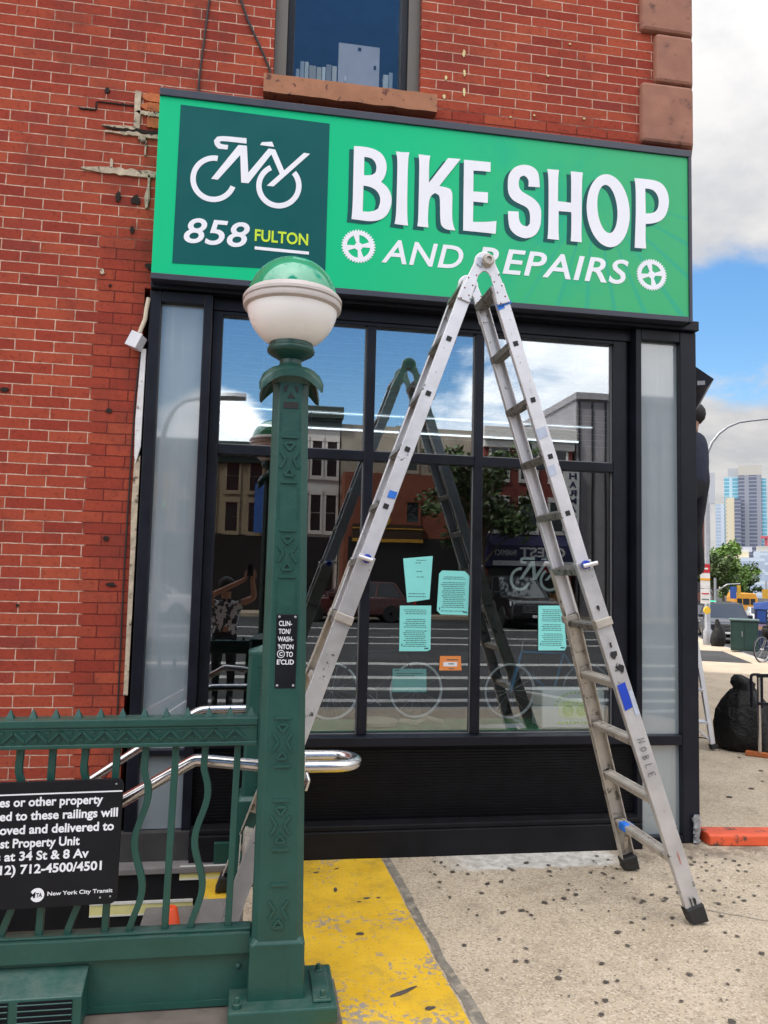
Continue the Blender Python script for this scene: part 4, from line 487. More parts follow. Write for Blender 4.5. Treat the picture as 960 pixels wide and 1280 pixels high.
while z0 < 8.5:
    h = 0.425 if wide else 0.35; xl = 2.395 if wide else 2.495
    g = MB(); g.prism([(xl, -0.012), (2.756, -0.012), (2.756+0.30*tn+0.02, 0.30), (xl, 0.30)], z0+0.006, z0+h-0.006, 'xy'); g.build('corner_stone', brown, bld, bevel=0.022)
    z0 += h; wide = not wide
wdw = MB(); 
for a, b in ((-0.007, 0.072), (0.838, 0.915)): wdw.box(a, b, 0.075, 0.20, 4.59, 6.45)
wdw.box(-0.007, 0.915, 0.075, 0.2, 6.38, 6.45)
wf = wdw.build('window', casing, bld, bevel=0.004)
g = MB(); g.box(0.072, 0.117, 0.10, 0.19, 4.59, 6.38); g.box(0.795, 0.838, 0.10, 0.19, 4.59, 6.38); g.box(0.117, 0.795, 0.11, 0.19, 4.59, 4.63); g.box(0.117, 0.795, 0.11, 0.19, 5.48, 5.53)
g.build('sash', black_paint, wf, bevel=0.003)
g = MB(); g.box(0.118, 0.794, 0.150, 0.156, 4.631, 6.37); g.build('pane', glass_up, wf)
g = MB(); n_ = 40; o_ = []
for i in range(n_+1):
    x = -0.062+i*(1.07/n_); o_.append((x, 4.483+0.006*mnoise.noise(Vector((x*9, 1, 2)))))
for i in range(n_, -1, -1):
    x = -0.062+i*(1.07/n_); o_.append((x, 4.598+0.003*mnoise.noise(Vector((x*12, 5, 2)))))
g.prism(o_, -0.045, 0.075); g.build('sill', sill_m, wf)
sky_blue_lining = basic('sky_blue_backing', lin(0.045, 0.075, 0.16), 0.9, 0, 0.2, 7)  # blue box behind the upstairs pane; its colour stands in for reflected sky
g = MB(); g.box(-0.3, 1.2, 0.9, 0.92, 4.4, 6.8); g.box(-0.3, -0.28, 0.335, 0.9, 4.4, 6.8); g.box(1.2, 1.22, 0.335, 0.9, 4.4, 6.8); g.box(-0.3, 1.22, 0.335, 0.92, 6.8, 6.82); g.box(-0.3, 1.22, 0.335, 0.92, 4.56, 4.585)
g.build('sky_blue_lining', sky_blue_lining, bld)
# worn mortar, holes and exposed bricks beside the sign
patch_m = basic('crumbling_mortar', lin(0.44, 0.36, 0.27), 0.95, 0, 0.3, 20, 1.0, 60, dirt=lin(0.10, 0.075, 0.055), dirt_s=22, dirt_t=(0.56, 0.64))
def blotch(x0, x1, z0, z1, seed):
    cx_, cz_ = (x0+x1)/2, (z0+z1)/2; out = []
    for i in range(14):
        a = 2*math.pi*i/14; q = 1+0.55*mnoise.noise(Vector((math.cos(a)*1.4+seed, math.sin(a)*1.4, seed*0.7))); out.append((cx_+(x1-x0)*0.55*q*math.cos(a), cz_+(z1-z0)*0.55*q*math.sin(a)))
    return out
def ragged(x0, x1, z0, z1, seed, amp=0.010):
    if abs(x1-x0) < 0.06 and abs(z1-z0) < 0.06: return blotch(x0, x1, z0, z1, seed)
    pts = []; n = 14
    tp = lambda t: min(1.0, 0.25+2.2*t) if x1-x0 > 0.1 else 1.0
    zm = (z0+z1)/2
    for i in range(n): t = i/n; pts.append((x0+(x1-x0)*t, zm+(z0-zm)*tp(t)+amp*mnoise.noise(Vector((i*0.9, seed, 1)))))
    for i in range(3): pts.append((x1+amp*mnoise.noise(Vector((i, seed, 7))), z0+(z1-z0)*i/3))
    for i in range(n): t = 1-i/n; pts.append((x0+(x1-x0)*t, zm+(z1-zm)*tp(t)+amp*1.3*mnoise.noise(Vector((i*0.9, seed, 4)))))
    for i in range(3): pts.append((x0+2*amp*mnoise.noise(Vector((i, seed, 9))), zm+((z1+(z0-z1)*i/3)-zm)*tp(0)))
    return pts
for i, (a, b, c, d) in enumerate(((-1.09, -0.652, 3.905, 3.945), (-0.97, -0.652, 4.150, 4.172), (-0.80, -0.652, 4.285, 4.31), (-0.81, -0.775, 4.20, 4.43), (-0.78, -0.74, 4.12, 4.155), (-0.72, -0.70, 3.72, 3.92), (-0.99, -0.80, 4.19, 4.205), (-0.74, -0.73, 4.04, 4.13), (-0.93, -0.915, 3.945, 4.0), (-0.95, -0.93, 3.30, 3.33))):
    g = MB(); g.prism(ragged(a, b, c, d, i*3.3), 0.018, 0.036); g.build('mortar_patch', patch_m, bld)
hole_m = basic('dark_hole', lin(0.016, 0.010, 0.008), 0.95, 0, 0.3, 30)
for i, (a, b, c, d) in enumerate(((-0.97, -0.66, 4.176, 4.196), (-0.985, -0.955, 4.40, 4.43), (-1.02, -0.80, 4.335, 4.343), (-1.12, -1.03, 4.283, 4.290), (-1.03, -1.022, 4.285, 4.34), (-0.885, -0.86, 3.745, 3.80), (-0.80, -0.75, 3.74, 3.79), (-0.70, -0.655, 3.35, 3.385), (-0.71, -0.655, 4.385, 4.43), (-0.86, -0.83, 1.76, 1.785), (-0.83, -0.78, 1.50, 1.52), (-1.30, -1.285, 1.38, 1.395), (-1.45, -1.41, 2.58, 2.60), (-0.88, -0.85, 2.49, 2.515), (-0.80, -0.776, 3.56, 3.60), (-0.90, -0.885, 3.23, 3.245))):
    g = MB(); g.prism(ragged(a, b, c, d, 50+i*2.1, 0.005), 0.022, 0.034); g.build('crack', hole_m, bld)
ob_m = basic('orange_soft_brick', lin(0.42, 0.12, 0.04), 0.9, 0, 0.25, 20, 0.9, 50, dirt=lin(0.12, 0.03, 0.015), dirt_s=25, dirt_t=(0.55, 0.65))
for i, (a, b, c, d) in enumerate(((-0.773, -0.655, 4.375, 4.428), (-0.773, -0.655, 4.315, 4.368), (-0.735, -0.66, 4.215, 4.275))): g = MB(); g.prism(ragged(a, b, c, d, 80+i, 0.006), 0.020, 0.037); g.build('exposed_brick', ob_m, bld)
foam_m = basic('yellow_foam', lin(0.62, 0.52, 0.26), 0.9, 0, 0.15, 30)
for i, (x, z, h) in enumerate(((1.19, 4.66, 0.05), (1.19, 4.79, 0.04), (1.185, 4.92, 0.05), (1.06, 4.62, 0.03), (1.07, 4.75, 0.025))): g = MB(); g.prism(ragged(x, x+0.016, z, z+h, 120+i, 0.004), 0.024, 0.036); g.build('mortar_drip', foam_m, bld)
for i, (x, z) in enumerate(((1.75, 4.86), (1.9, 5.1), (1.66, 4.58), (2.0, 4.6), (1.5, 4.55), (-1.52, 3.3))): g = MB(); g.prism(ragged(x, x+0.014, z, z+0.01, 140+i, 0.004), 0.024, 0.036); g.build('mortar_fleck', foam_m, bld)

# things on the upstairs window ledge
bcols = [(0.62, 0.64, 0.66), (0.48, 0.50, 0.55), (0.60, 0.60, 0.58), (0.40, 0.36, 0.33), (0.52, 0.48, 0.42), (0.66, 0.67, 0.70), (0.30, 0.28, 0.30), (0.58, 0.55, 0.52)]
book_desc = ['thin pale book at the left end of the upstairs window row', 'second book from the left in the upstairs window, white and tall', 'white book third from the left in the upstairs window', 'first grey brown book from the left in the upstairs window', 'wide cream book in the middle of the upstairs window row', 'white book beside the brown books in the upstairs window', 'left brown book beside the grey board upstairs', 'pale pinkish book next to the grey board upstairs', 'small book right of the grey board upstairs', 'pale book at the right end of the upstairs ledge']
x = 0.135; bm_ = [basic('book_cover', lin(*c), 0.7, 0, 0.08, 20) for c in bcols]
for i in range(10):
    wd = (0.022, 0.026, 0.024, 0.045, 0.03, 0.022, 0.035, 0.03, 0.035, 0.024)[i]; h = (0.115, 0.17, 0.17, 0.15, 0.145, 0.15, 0.17, 0.165, 0.15, 0.17)[i]
    if i == 8: x = 0.70
    g = MB(); g.box(x, x+wd, 0.20, 0.32, 4.631, 4.70+h); tag(g.build('book', bm_[i % 8], bevel=0.002), book_desc[i], 'book', 'books on the upstairs window ledge'); x += wd+0.004
g = MB(); g.prism([(0.405, 4.631), (0.672, 4.631), (0.672, 5.025), (0.405, 5.025)], 0.195, 0.215)
bd = g.build('board', basic('lavender_board', lin(0.52, 0.48, 0.55), 0.7, 0, 0.08, 8)); tag(bd, 'lavender grey board standing among books in the upstairs window', 'board')
g = MB(); g.box(0.53, 0.55, 0.190, 0.194, 4.985, 5.005); g.box(0.635, 0.65, 0.190, 0.194, 4.87, 4.895); g.build('clip', black_matte, bd)
g = MB(); g.box(0.435, 0.475, 0.190, 0.194, 4.70, 4.745); g.box(0.446, 0.458, 0.190, 0.194, 4.765, 4.80); g.build('sticker', sign_white, bd)

# cables, junction box and conduit on the brick
g = MB(); g.tube([(-0.30, 0.022, 6.4), (-0.37, 0.022, 5.4), (-0.41, 0.022, 5.02), (-0.44, 0.020, 4.62), (-0.452, 0.02, 4.39)], 0.006, 8); tag(g.build('wall_cable', rubber), 'straight black cable hanging down the brick above the sign', 'cable')
g = MB(); g.tube([(-0.42, 0.022, 5.7), (-0.23, 0.020, 5.12), (-0.17, 0.020, 4.96), (-0.09, 0.018, 4.80), (-0.03, 0.02, 4.67), (-0.012, 0.024, 4.60)], 0.007, 8); tag(g.build('wall_cable', rubber), 'slanting black cable running to the upstairs window sill', 'cable')
cpl = basic('cream_pipe', lin(0.55, 0.47, 0.36), 0.6, 0, 0.12, 12)
cd = thing('conduit', (-0.70, 0.02, 0.9), 'white and cream conduit strip between brick and shop frame', 'conduit')
g = MB(); g.tube([(-0.672, 0.0, 3.17), (-0.680, -0.01, 3.10), (-0.684, -0.012, 3.04), (-0.700, -0.015, 2.99), (-0.71, -0.02, 2.955)], 0.012, 10); g.build('upper_pipe', cpl, cd, smooth=40)
g = MB(); g.prism([(-0.672, 2.87), (-0.697, 2.87), (-0.712, 2.45), (-0.708, 2.25), (-0.70, 2.2), (-0.676, 2.3)], 0.0, 0.028); g.build('white_strip', basic('white_filler', lin(0.62, 0.61, 0.62), 0.7, 0, 0.1, 20, dirt=lin(0.25, 0.2, 0.18), dirt_s=18), cd)
g = MB(); g.prism([(-0.676, 2.25), (-0.708, 2.22), (-0.711, 1.9), (-0.704, 1.7), (-0.703, 0.9), (-0.680, 0.9)], 0.008, 0.029); g.build('filler_strip', patch_m, cd)
jb = thing('junction_box', (-0.72, -0.02, 2.9), 'tilted white junction box beside the shop frame', 'junction box')
g = MB(); g.box(-0.045, 0.045, -0.055, 0.035, -0.055, 0.055); t_ = 0.76*Matrix.Rotation(R(24), 3, 'Y') @ Matrix.Rotation(R(-22), 3, 'Z'); g.xf(lambda v: t_ @ v); g.build('box_body', basic('white_pvc', lin(0.50, 0.50, 0.55), 0.5, 0, 0.10), jb, bevel=0.004, local=True)
g = MB(); g.box(-0.050, 0.050, -0.058, -0.048, -0.060, 0.060); g.xf(lambda v: t_ @ v); g.build('lid', basic('white_pvc_lid', lin(0.56, 0.56, 0.60), 0.5, 0, 0.06), jb, bevel=0.003, local=True)
g = MB(); g.tube([(-0.705, 0.02, 2.86), (-0.722, 0.022, 2.6), (-0.728, 0.022, 2.2), (-0.735, 0.022, 1.6), (-0.732, 0.022, 0.9), (-0.73, 0.022, 0.2)], 0.0045, 8); tag(g.build('wall_cable', rubber), 'thin dark wire running down from the junction box', 'cable')

# ------------------------------------------------------------------ shopfront
sf = thing('shopfront', (1.05, 0.05, 0), 'black framed shop window front with frosted side panels and six panes', 'shopfront')
for a, b in ((-0.665, -0.600), (-0.358, -0.306), (2.353, 2.391), (2.658, 2.770)):
    g = MB(); g.box(a, b, 0.0, 0.20, 0.0, 3.222); g.build('frame_post', black_paint, sf, bevel=0.005)
for a, b, c, d in ((-0.5995, -0.3585, 3.158, 3.222), (2.3915, 2.6575, 3.152, 3.222), (-0.5995, -0.3585, 0.566, 0.600), (2.3915, 2.6575, 0.592, 0.652), (-0.5995, -0.3585, 0.02, 0.158), (2.3915, 2.6575, 0.0, 0.045)):
    g = MB(); g.box(a, b, 0.002, 0.20, c, d); g.build('frame_rail', black_paint, sf, bevel=0.004)
g = MB(); g.prism([(2.771, 0.01), (2.771+11*tn, 11.01), (2.55+11*tn, 11.01), (2.55, 0.205)], 0.0, 3.222, 'xy'); g.build('side_panel', black_paint, sf, bevel=0.005)
g = MB(); g.box(-0.66, 2.772, -0.035, 0.2, 3.225, 3.288); g.box(-0.306, 2.353, 0.055, 0.2, 3.15, 3.224); g.build('header', black_paint, sf, bevel=0.004)
k = 1.0135
def zc_(z): return 1.6+(z-1.6)*k
for a, b in ((-0.60, -0.358), (2.391, 2.658)):
    lo = 0.601 if a < 0 else 0.653
    g = MB(); g.box(a+0.001, b-0.001, 0.045, 0.055, lo, 3.157 if a < 0 else 3.151); g.build('frosted_panel', frost, sf)
    g = MB(); g.box(a+0.001, b-0.001, 0.045, 0.055, 0.16 if a < 0 else 0.046, 0.565 if a < 0 else 0.591); g.build('frosted_panel', frost, sf)
F0, F1 = 0.062, 0.16
g = MB(); g.box(-0.305, -0.243*k, F0, F1, 0.62, 3.149); g.box(2.20*k, 2.29*k, F0, F1, 0.62, 3.149); g.box(-0.243*k, 2.2*k, F0, F1, zc_(3.105), 3.149); g.box(2.29*k+0.001, 2.3525, 0.10, 0.2, 0.62, 3.149)
g.build('sash_frame', black_paint, sf, bevel=0.004)
zt0, zt1, zs, ztop = zc_(2.283), zc_(2.341), zc_(0.672), zc_(3.105)
xs = (-0.243*k, 0.613*k, 0.67*k, 1.295*k, 1.349*k, 2.20*k)
for a, b in ((xs[1], xs[2]), (xs[3], xs[4])):
    g = MB(); g.box(a, b, F0, F1, zs, ztop); g.build('mullion', black_paint, sf, bevel=0.004)
for i in (0, 2, 4):
    g = MB(); g.box(xs[i], xs[i+1], F0+0.004, F1, zt0, zt1); g.build('transom', black_paint, sf, bevel=0.004)
    for za, zb in ((zs, zt0), (zt1, ztop)):
        g = MB(); g.box(xs[i]+0.001, xs[i+1]-0.001, 0.098, 0.104, za+0.001, zb-0.001); g.build('pane', glass_hi if za > 2 else glass, sf)
seal = basic('grey_glazing_seal', lin(0.16, 0.16, 0.165), 0.5)
for i in (0, 2, 4):
    for za, zb in ((zs, zt0), (zt1, ztop)):
        g = MB(); g.box(xs[i+1]-0.007, xs[i+1]-0.0005, 0.086, 0.097, za+0.0015, zb-0.0015); g.box(xs[i]+0.0015, xs[i+1]-0.0075, 0.088, 0.097, za+0.0005, za+0.006); g.build('glazing_bead', seal, sf)
g = MB(); g.box(-0.305, 2.352, 0.0, 0.2, 0.604, zs-0.0005); g.build('sill', black_paint, sf, bevel=0.005)
g = MB(); g.box(-0.305, 2.352, 0.05, 0.2, 0.181, 0.603)
for i in range(22): g.bar((-0.304, 0.042, 0.195+i*0.0178), (2.3515, 0.042, 0.195+i*0.0178), (0, 0.32, -0.95), 0.0172, 0.003)
g.build('louvre_panel', black_matte, sf)
g = MB(); g.box(-0.305, 2.352, -0.075, 0.2, 0.0, 0.15); g.box(-0.305, 2.352, -0.06, 0.2, 0.15, 0.18); g.build('plinth', black_matte, sf, bevel=0.006)

# ------------------------------------------------------------------ shop sign
ss = thing('shop_sign', (1.0, -0.02, 3.8), 'large green bike shop sign with white lettering above the shop window', 'sign')
fm = MT('green_sign_print'); x_, y_, z_ = fm.xyz()
ramp_x = fm.step(fm.math('ADD', x_, fm.math('MULTIPLY', z_, -0.55)), -0.7, 1.6)
fcol = fm.mix(ramp_x, lin(0.002, 0.49, 0.215), lin(0.055, 0.41, 0.175))
ang = fm.math('ARCTAN2', fm.math('SUBTRACT', x_, 1.02), fm.math('SUBTRACT', z_, 0.25))
ray = fm.step(fm.math('SINE', fm.math('MULTIPLY', ang, 26.0)), 0.80, 0.95)
blob_ = fm.math('MULTIPLY', fm.step(fm.noise(2.2, 3), 0.45, 0.65), fm.math('MULTIPLY', fm.step(x_, 0.0, 0.6), fm.math('SUBTRACT', 1.0, fm.step(x_, 0.9, 1.6))))
fcol = fm.mix(fm.math('MULTIPLY', blob_, 0.55), fcol, lin(0.0, 0.38, 0.24))
fcol = fm.mix(fm.math('MULTIPLY', ray, fm.math('MULTIPLY', fm.step(x_, 0.3, 0.9), fm.math('MULTIPLY', fm.math('SUBTRACT', 1.0, fm.step(z_, 0.0, 0.35)), 0.55))), fcol, lin(0.02, 0.36, 0.26))
fm.set(Base_Color=fcol, Roughness=0.42, Specular_IOR_Level=0.18); fm = fm.m
SX0, SX1, SZ0, SZ1, SY = -0.65, 2.661, 3.287, 4.343, -0.100
g = MB(); g.box(SX0, SX1, SY, 0.028, SZ0, SZ1); g.build('face_panel', fm, ss)
frame_m = basic('sign_frame_navy', lin(0.028, 0.032, 0.050), 0.42, 0, 0.12, 3)
g = MB(); g.box(SX0-0.002, SX1+0.022, SY-0.012, 0.028, SZ1+0.0005, SZ1+0.046); g.box(SX1+0.0005, SX1+0.022, SY-0.012, 0.028, SZ0-0.036, SZ1); g.box(SX0-0.002, SX1+0.022, SY-0.008, 0.028, SZ0-0.036, SZ0-0.0005); g.build('sign_frame', frame_m, ss, bevel=0.003)
g = MB(); g.prism([(-0.537, 3.352), (0.3395, 3.378), (0.3385, 4.292), (-0.531, 4.303)], SY-0.002, SY-0.0001); g.build('dark_panel', teal_panel, ss)
for ch in 'BIKESHOP':
    mb = MB(); put_outline(mb, DATA['letters'][ch], SY-0.002, 0.002); lo = mb.build('letter', white_letter, ss)
    mb = MB(); put_outline(mb, DATA['letters'][ch], SY-0.0002, 0.0014, -0.0275, -0.021); mb.build('letter_shadow', shadow_letter, lo)
g = MB()
for lp in DATA['emblem']: put_outline(g, [lp], SY-0.0022, 0.002)
g.build('bicycle_emblem', white_letter, ss)
g = MB(); put_text(g, '858', -0.4786, -0.1083, 3.478, 3.631, SY-0.0022, 0.002, 0.014, 0.22); g.build('house_number', white_letter, ss)
g = MB(); put_text(g, 'FULTON', -0.0776, 0.2327, 3.5255, 3.5975, SY-0.0022, 0.002, 0.02); g.build('street_name', lime_letter, ss)
g = MB(); put_outline(g, [DATA['underline']], SY-0.0022, 0.002); g.build('underline', white_letter, ss)
g = MB(); put_text(g, 'AND', 0.673, 1.1767, 3.466, 3.612, SY-0.0002, 0.002, 0.014, 0.22, space=1.06); g.build('lower_lettering', white_letter, ss); g = MB(); put_text(g, 'REPAIRS', 1.2615, 2.252, 3.461, 3.622, SY-0.0002, 0.002, 0.014, 0.22, space=1.06); g.build('lower_lettering', white_letter, ss)
for gx, gzz in ((0.533, 3.551), (2.408, 3.541)):
    loops = []; n = 36; o_ = []
    for i in range(n*4):
        a = 2*math.pi*i/(n*4); o_.append((gx+(0.103 if i % 4 < 2 else 0.094)*math.cos(a), gzz+(0.103 if i % 4 < 2 else 0.094)*math.sin(a)))
    loops.append(o_)
    for q in range(4):
        a0 = q*math.pi/2+R(12); h = []
        for i in range(9): a = a0+R(14)+(math.pi/2-R(28))*i/8; h.append((gx+0.070*math.cos(a), gzz+0.070*math.sin(a)))
        for i in range(5): a = a0+math.pi/2-R(22)-(math.pi/2-R(44))*i/4; h.append((gx+0.024*math.cos(a), gzz+0.024*math.sin(a)))
        loops.append(h)
    mb = MB(); put_outline(mb, loops, SY-0.0002, 0.002); mb.build('chainring_emblem', white_letter, ss)
# ------------------------------------------------------------------ subway stair
st = thing('subway_stairs', (-1.0, -0.8, 0), 'subway stairway going down beside the shop with pale yellow edge strips', 'stairs')
plate = MT('diamond_plate'); vz = plate.n('ShaderNodeTexVoronoi', {'Scale': 60.0}); plate.l(plate.co, vz.inputs['Vector'])
plate.set(Base_Color=plate.ramp(plate.noise(6, 5), [(0.3, lin(0.17, 0.16, 0.155)), (0.7, lin(0.26, 0.245, 0.24))]), Roughness=0.5, Metallic=0.3); plate.bump(vz.outputs['Distance'], 0.6, 0.004); plate = plate.m
tile_m = basic('landing_tile', lin(0.33, 0.28, 0.20), 0.7, 0, 0.12, 5, 0.2, 30)
strip_y = basic('pale_yellow_strip', lin(0.62, 0.58, 0.26), 0.5, 0, 0.10, 14)
strip_w = basic('white_metal_edge', lin(0.62, 0.61, 0.58), 0.4, 0, 0.06)
g = MB(); g.box(-0.21, -0.002, -1.458, -0.395, -0.26, -0.056); g.build('landing_plate', plate, st)
g = MB(); g.box(-0.21, -0.002, -0.394, -0.128, -0.26, -0.056); g.build('yellow_edge', yp, st)
for k in range(7):
    x1 = -0.212-0.27*k; g = MB(); g.box(x1-0.30, x1, -1.458, -0.114, -0.165*(k+1)-0.26, -0.165*(k+1)-0.03); g.build('step', plate if k < 1 else tile_m, st)
    if k == 0: continue
    g = MB(); g.box(x1-0.30, x1-0.268, -1.45, -0.12, -0.165*(k+1)-0.0295, -0.165*(k+1)-0.026); g.build('nosing', strip_y, st)
g = MB(); g.box(-3.6, -2.4, -1.458, -0.114, -1.6, -1.2); g.build('lower_landing', tile_m, st)
g = MB(); g.box(-3.6, 0.0, -0.112, -0.03, -2.0, -0.024); g.box(-3.6, -0.21, -1.50, -1.459, -2.0, -0.002); g.box(-3.62, -3.6, -1.5, -0.05, -2, -0.002); g.build('side_wall', black_matte, st)
g = MB(); g.box(-3.6, -0.02, -0.135, -0.02, -0.022, 0.010); g.build('ledge', basic('grey_stone_ledge', lin(0.15, 0.14, 0.14), 0.8, 0, 0.2, 8), st, bevel=0.004)
g = MB(); g.box(-3.6, -0.31, -0.03, 0.03, 0.011, 0.16); g.build('plinth', basic('dark_grey_plinth', lin(0.035, 0.033, 0.034), 0.8, 0, 0.3, 7), st)
for xa, xb, za in ((-0.345, -0.095, -0.052), (-0.80, -0.27, -0.225), (-1.30, -0.74, -0.39)):
    g = MB(); g.box(xa, xb, -0.122, -0.113, za, za+0.052); s_ = g.build('edge_strip', strip_y, st)
    g = MB(); g.box(xa, xb, -0.127, -0.1125, za+0.0525, za+0.064); g.box(xa, xb, -0.125, -0.1125, za-0.008, za-0.0005); g.build('strip_trim', strip_w, s_)
# green box at the wall foot
g = MB(); g.box(-0.17, -0.05, -0.10, -0.055, 0.011, 0.12)
tag(g.build('conduit_box', green_paint, bevel=0.004), 'small green box at the black shop plinth above the stairs', 'box')

# orange cone
cn = thing('traffic_cone', (-0.33, -0.72, -0.195), 'small orange traffic cone standing on the upper subway step', 'cone')
g = MB(); g.lathe([(0.075, 0.012), (0.072, 0.02), (0.028, 0.235), (0.022, 0.24)], n=24); g.build('cone_body', orange_p, cn, smooth=40, local=True)
g = MB(); g.box(-0.10, 0.10, -0.10, 0.10, 0, 0.012); g.build('base', orange_p, cn, bevel=0.004, local=True)

# ------------------------------------------------------------------ lamp post with globe
def oct_ring(cx, cy, z, a, c):
    return [(cx+x, cy+y, z) for x, y in ((-a+c, -a), (a-c, -a), (a, -a+c), (a, a-c), (a-c, a), (-a+c, a), (-a, a-c), (-a, -a+c))]
PX, PY = 0.125, -1.56
lean = -0.0085
def lx(z): return PX+lean*(z-0.3)
lp = thing('subway_lamp_post', (PX, PY, 0.0), 'green cast iron subway lamp post topped by a green and white globe', 'lamp post')
curb_b = basic('brown_stone_curb', lin(0.13, 0.105, 0.09), 0.85, 0, 0.25, 9, 0.4, 50)
g = MB(); g.loft([oct_ring(PX, PY, z, a, c) for z, a, c in ((0.085, 0.101, 0.006), (0.262, 0.098, 0.006), (0.275, 0.099, 0.012), (0.293, 0.088, 0.014))]); g.build('pedestal', green_paint, lp, bevel=0.003)
def half(z): return 0.0925+(0.0675-0.0925)*(z-0.29)/(2.30-0.29)
g = MB(); g.loft([oct_ring(lx(z), PY, z, half(z), 0.024) for z in (0.285, 1.0, 1.7, 2.35)]); g.build('shaft', green_paint, lp, bevel=0.003)
g = MB(); g.box(PX-0.165, PX+0.215, PY-0.17, PY+0.14, 0.031, 0.088); g.box(PX+0.13, PX+0.195, PY-0.14, PY+0.10, 0.088, 0.10); bp = g.build('base_plate', green_paint, lp, bevel=0.006)
for bx, by in ((-0.135, -0.135), (0.165, -0.12), (0.165, 0.07), (-0.13, 0.11)):
    g = MB(); g.lathe([(0.017, 0.0), (0.017, 0.014), (0.010, 0.016), (0.009, 0.034), (0.004, 0.036)], (PX+bx, PY+by, 0.0885), 6); g.build('bolt', green_paint, bp)
def yf(z): return PY-half(z)
def relief(mb, segs, zc, wd=0.009, pr_=0.007):
    for (x0, z0_), (x1, z1_) in segs:
        za, zb = zc+z0_, zc+z1_
        mb.bar((lx(za)+x0, yf(za)-pr_/2+0.0005, za), (lx(zb)+x1, yf(zb)-pr_/2+0.0005, zb), (0, 1, 0), pr_, wd)
for zc in (2.03, 1.675, 0.985, 0.69, 0.395):
    b = 0.030; 
    segs = [((-b, 0.085), (b, 0.085)), ((-0.020, 0.060), (0.0, 0.034)), ((0.0, 0.034), (0.020, 0.060)), ((-0.016, 0.062), (0.016, 0.062)), ((-0.034, 0.030), (-0.014, 0.0)), ((-0.034, -0.034), (-0.014, 0.0)), ((0.034, 0.030), (0.014, 0.0)), ((0.034, -0.034), (0.014, 0.0)), ((-0.018, -0.060), (0.0, -0.034)), ((0.0, -0.034), (0.018, -0.060)), ((-0.018, -0.062), (0.018, -0.062)), ((-b, -0.088), (b, -0.088))]
    if zc < 0.45:
        g = MB(); relief(g, segs[:1], zc); g.build('panel_edge', green_paint, lp); segs = segs[4:11]
    g = MB(); relief(g, segs, zc); g.build('relief_ornament', green_paint, lp)
for za, zb in ((1.80, 1.92), (2.14, 2.21), (1.20, 1.57)):
    g = MB(); relief(g, [((-0.036, za), (-0.036, zb)), ((0.036, za), (0.036, zb))], 0.0, 0.003, 0.003); g.build('panel_edge', green_paint, lp)
g = MB()
for poly in ([(-0.027, 2.308), (-0.010, 2.317), (-0.020, 2.290), (-0.026, 2.290)], [(0.027, 2.308), (0.010, 2.317), (0.020, 2.290), (0.026, 2.290)], [(0, 2.288), (0.015, 2.266), (-0.015, 2.266)], [(-0.028, 2.250), (0.028, 2.250), (0.028, 2.226), (-0.028, 2.226)]):
    g.prism([(lx(z)+x, z) for x, z in poly], yf(2.27)-0.0030, yf(2.27)+0.004)
g.build('dark_vent_inset', rubber, lp)  # dark insets stand for the shade inside the openings; nothing is cut through
# capital: scalloped square brim drooping at the corners
CX = lx(2.3)
def brim(th, t):
    c, s = math.cos(th), math.sin(th)
    sq = 1/max(abs(c), abs(s)); corner = (sq-1)/(math.sqrt(2)-1)
    r = 0.045+t*(0.060+0.072*corner**1.3)
    z = 2.400-0.024*t-(0.004+0.078*corner**1.6)*t**3.0
    return r*c, r*s, z
g = MB(); nA, nT = 72, 9; o = []
top = [[brim(2*math.pi*i/nA+R(8), j/nT) for i in range(nA)] for j in range(nT+1)]
rings = [[(CX+x, PY+y, z) for x, y, z in r] for r in top]+[[(CX+x*0.985, PY+y*0.985, z-0.027+0.0015*j) for x, y, z in r] for j, r in enumerate(reversed(top))]
g.loft(rings); g.build('capital', green_paint, lp, smooth=50)
g = MB(); g.loft([oct_ring(CX, PY, z, a, 0.02) for z, a in ((2.325, half(2.33)+0.001), (2.350, 0.078), (2.375, 0.088))]); g.build('capital_neck', green_paint, lp, smooth=45)
GX, GZ, GR = 0.1045, 2.650, 0.178
g = MB(); g.lathe([(0.075, 2.376), (0.060, 2.392), (0.047, 2.404), (0.042, 2.416), (0.043, 2.428), (0.062, 2.440), (0.084, 2.452), (0.092, 2.460), (0.093, 2.470), (0.089, 2.478), (0.086, 2.480), (0.084, 2.500)], (GX, PY, 0), 32); g.build('globe_holder', green_paint, lp, smooth=40)
def arc_prof(r, z, a0, a1, n): return [(max(0.0005, r*math.cos(R(a0+(a1-a0)*i/n))), z+r*math.sin(R(a0+(a1-a0)*i/n))) for i in range(n+1)]
opal = basic('opal_globe', lin(0.93, 0.91, 0.90), 0.25, 0, 0.03, 3, dirt=lin(0.50, 0.43, 0.37), dirt_s=5, dirt_t=(0.55, 0.85)); 
g = MB(); g.lathe(arc_prof(GR, GZ, -63, 5, 24), (GX, PY, 0), 48); g.build('opal_bowl', opal, lp, smooth=40)
gg = MT('green_glass_dome'); gg.set(Base_Color=gg.ramp(gg.noise(5, 4), [(0.35, lin(0.004, 0.27, 0.13)), (0.7, lin(0.008, 0.34, 0.18))]), Roughness=0.07, IOR=1.6, Specular_IOR_Level=0.9)
g = MB(); g.lathe(arc_prof(0.176, GZ+0.012, 6, 90, 24), (GX, PY, 0), 48); g.build('green_dome', gg.m, lp, smooth=40)
band_m = basic('pinkish_grey_band', lin(0.50, 0.45, 0.43), 0.5, 0, 0.12, 8)
g = MB(); g.lathe([(0.177, GZ-0.024), (0.190, GZ-0.017), (0.1925, GZ-0.005), (0.189, GZ+0.006), (0.194, GZ+0.009), (0.1935, GZ+0.020), (0.186, GZ+0.031), (0.174, GZ+0.042)], (GX, PY, 0), 56); g.build('globe_band', band_m, lp, smooth=30)

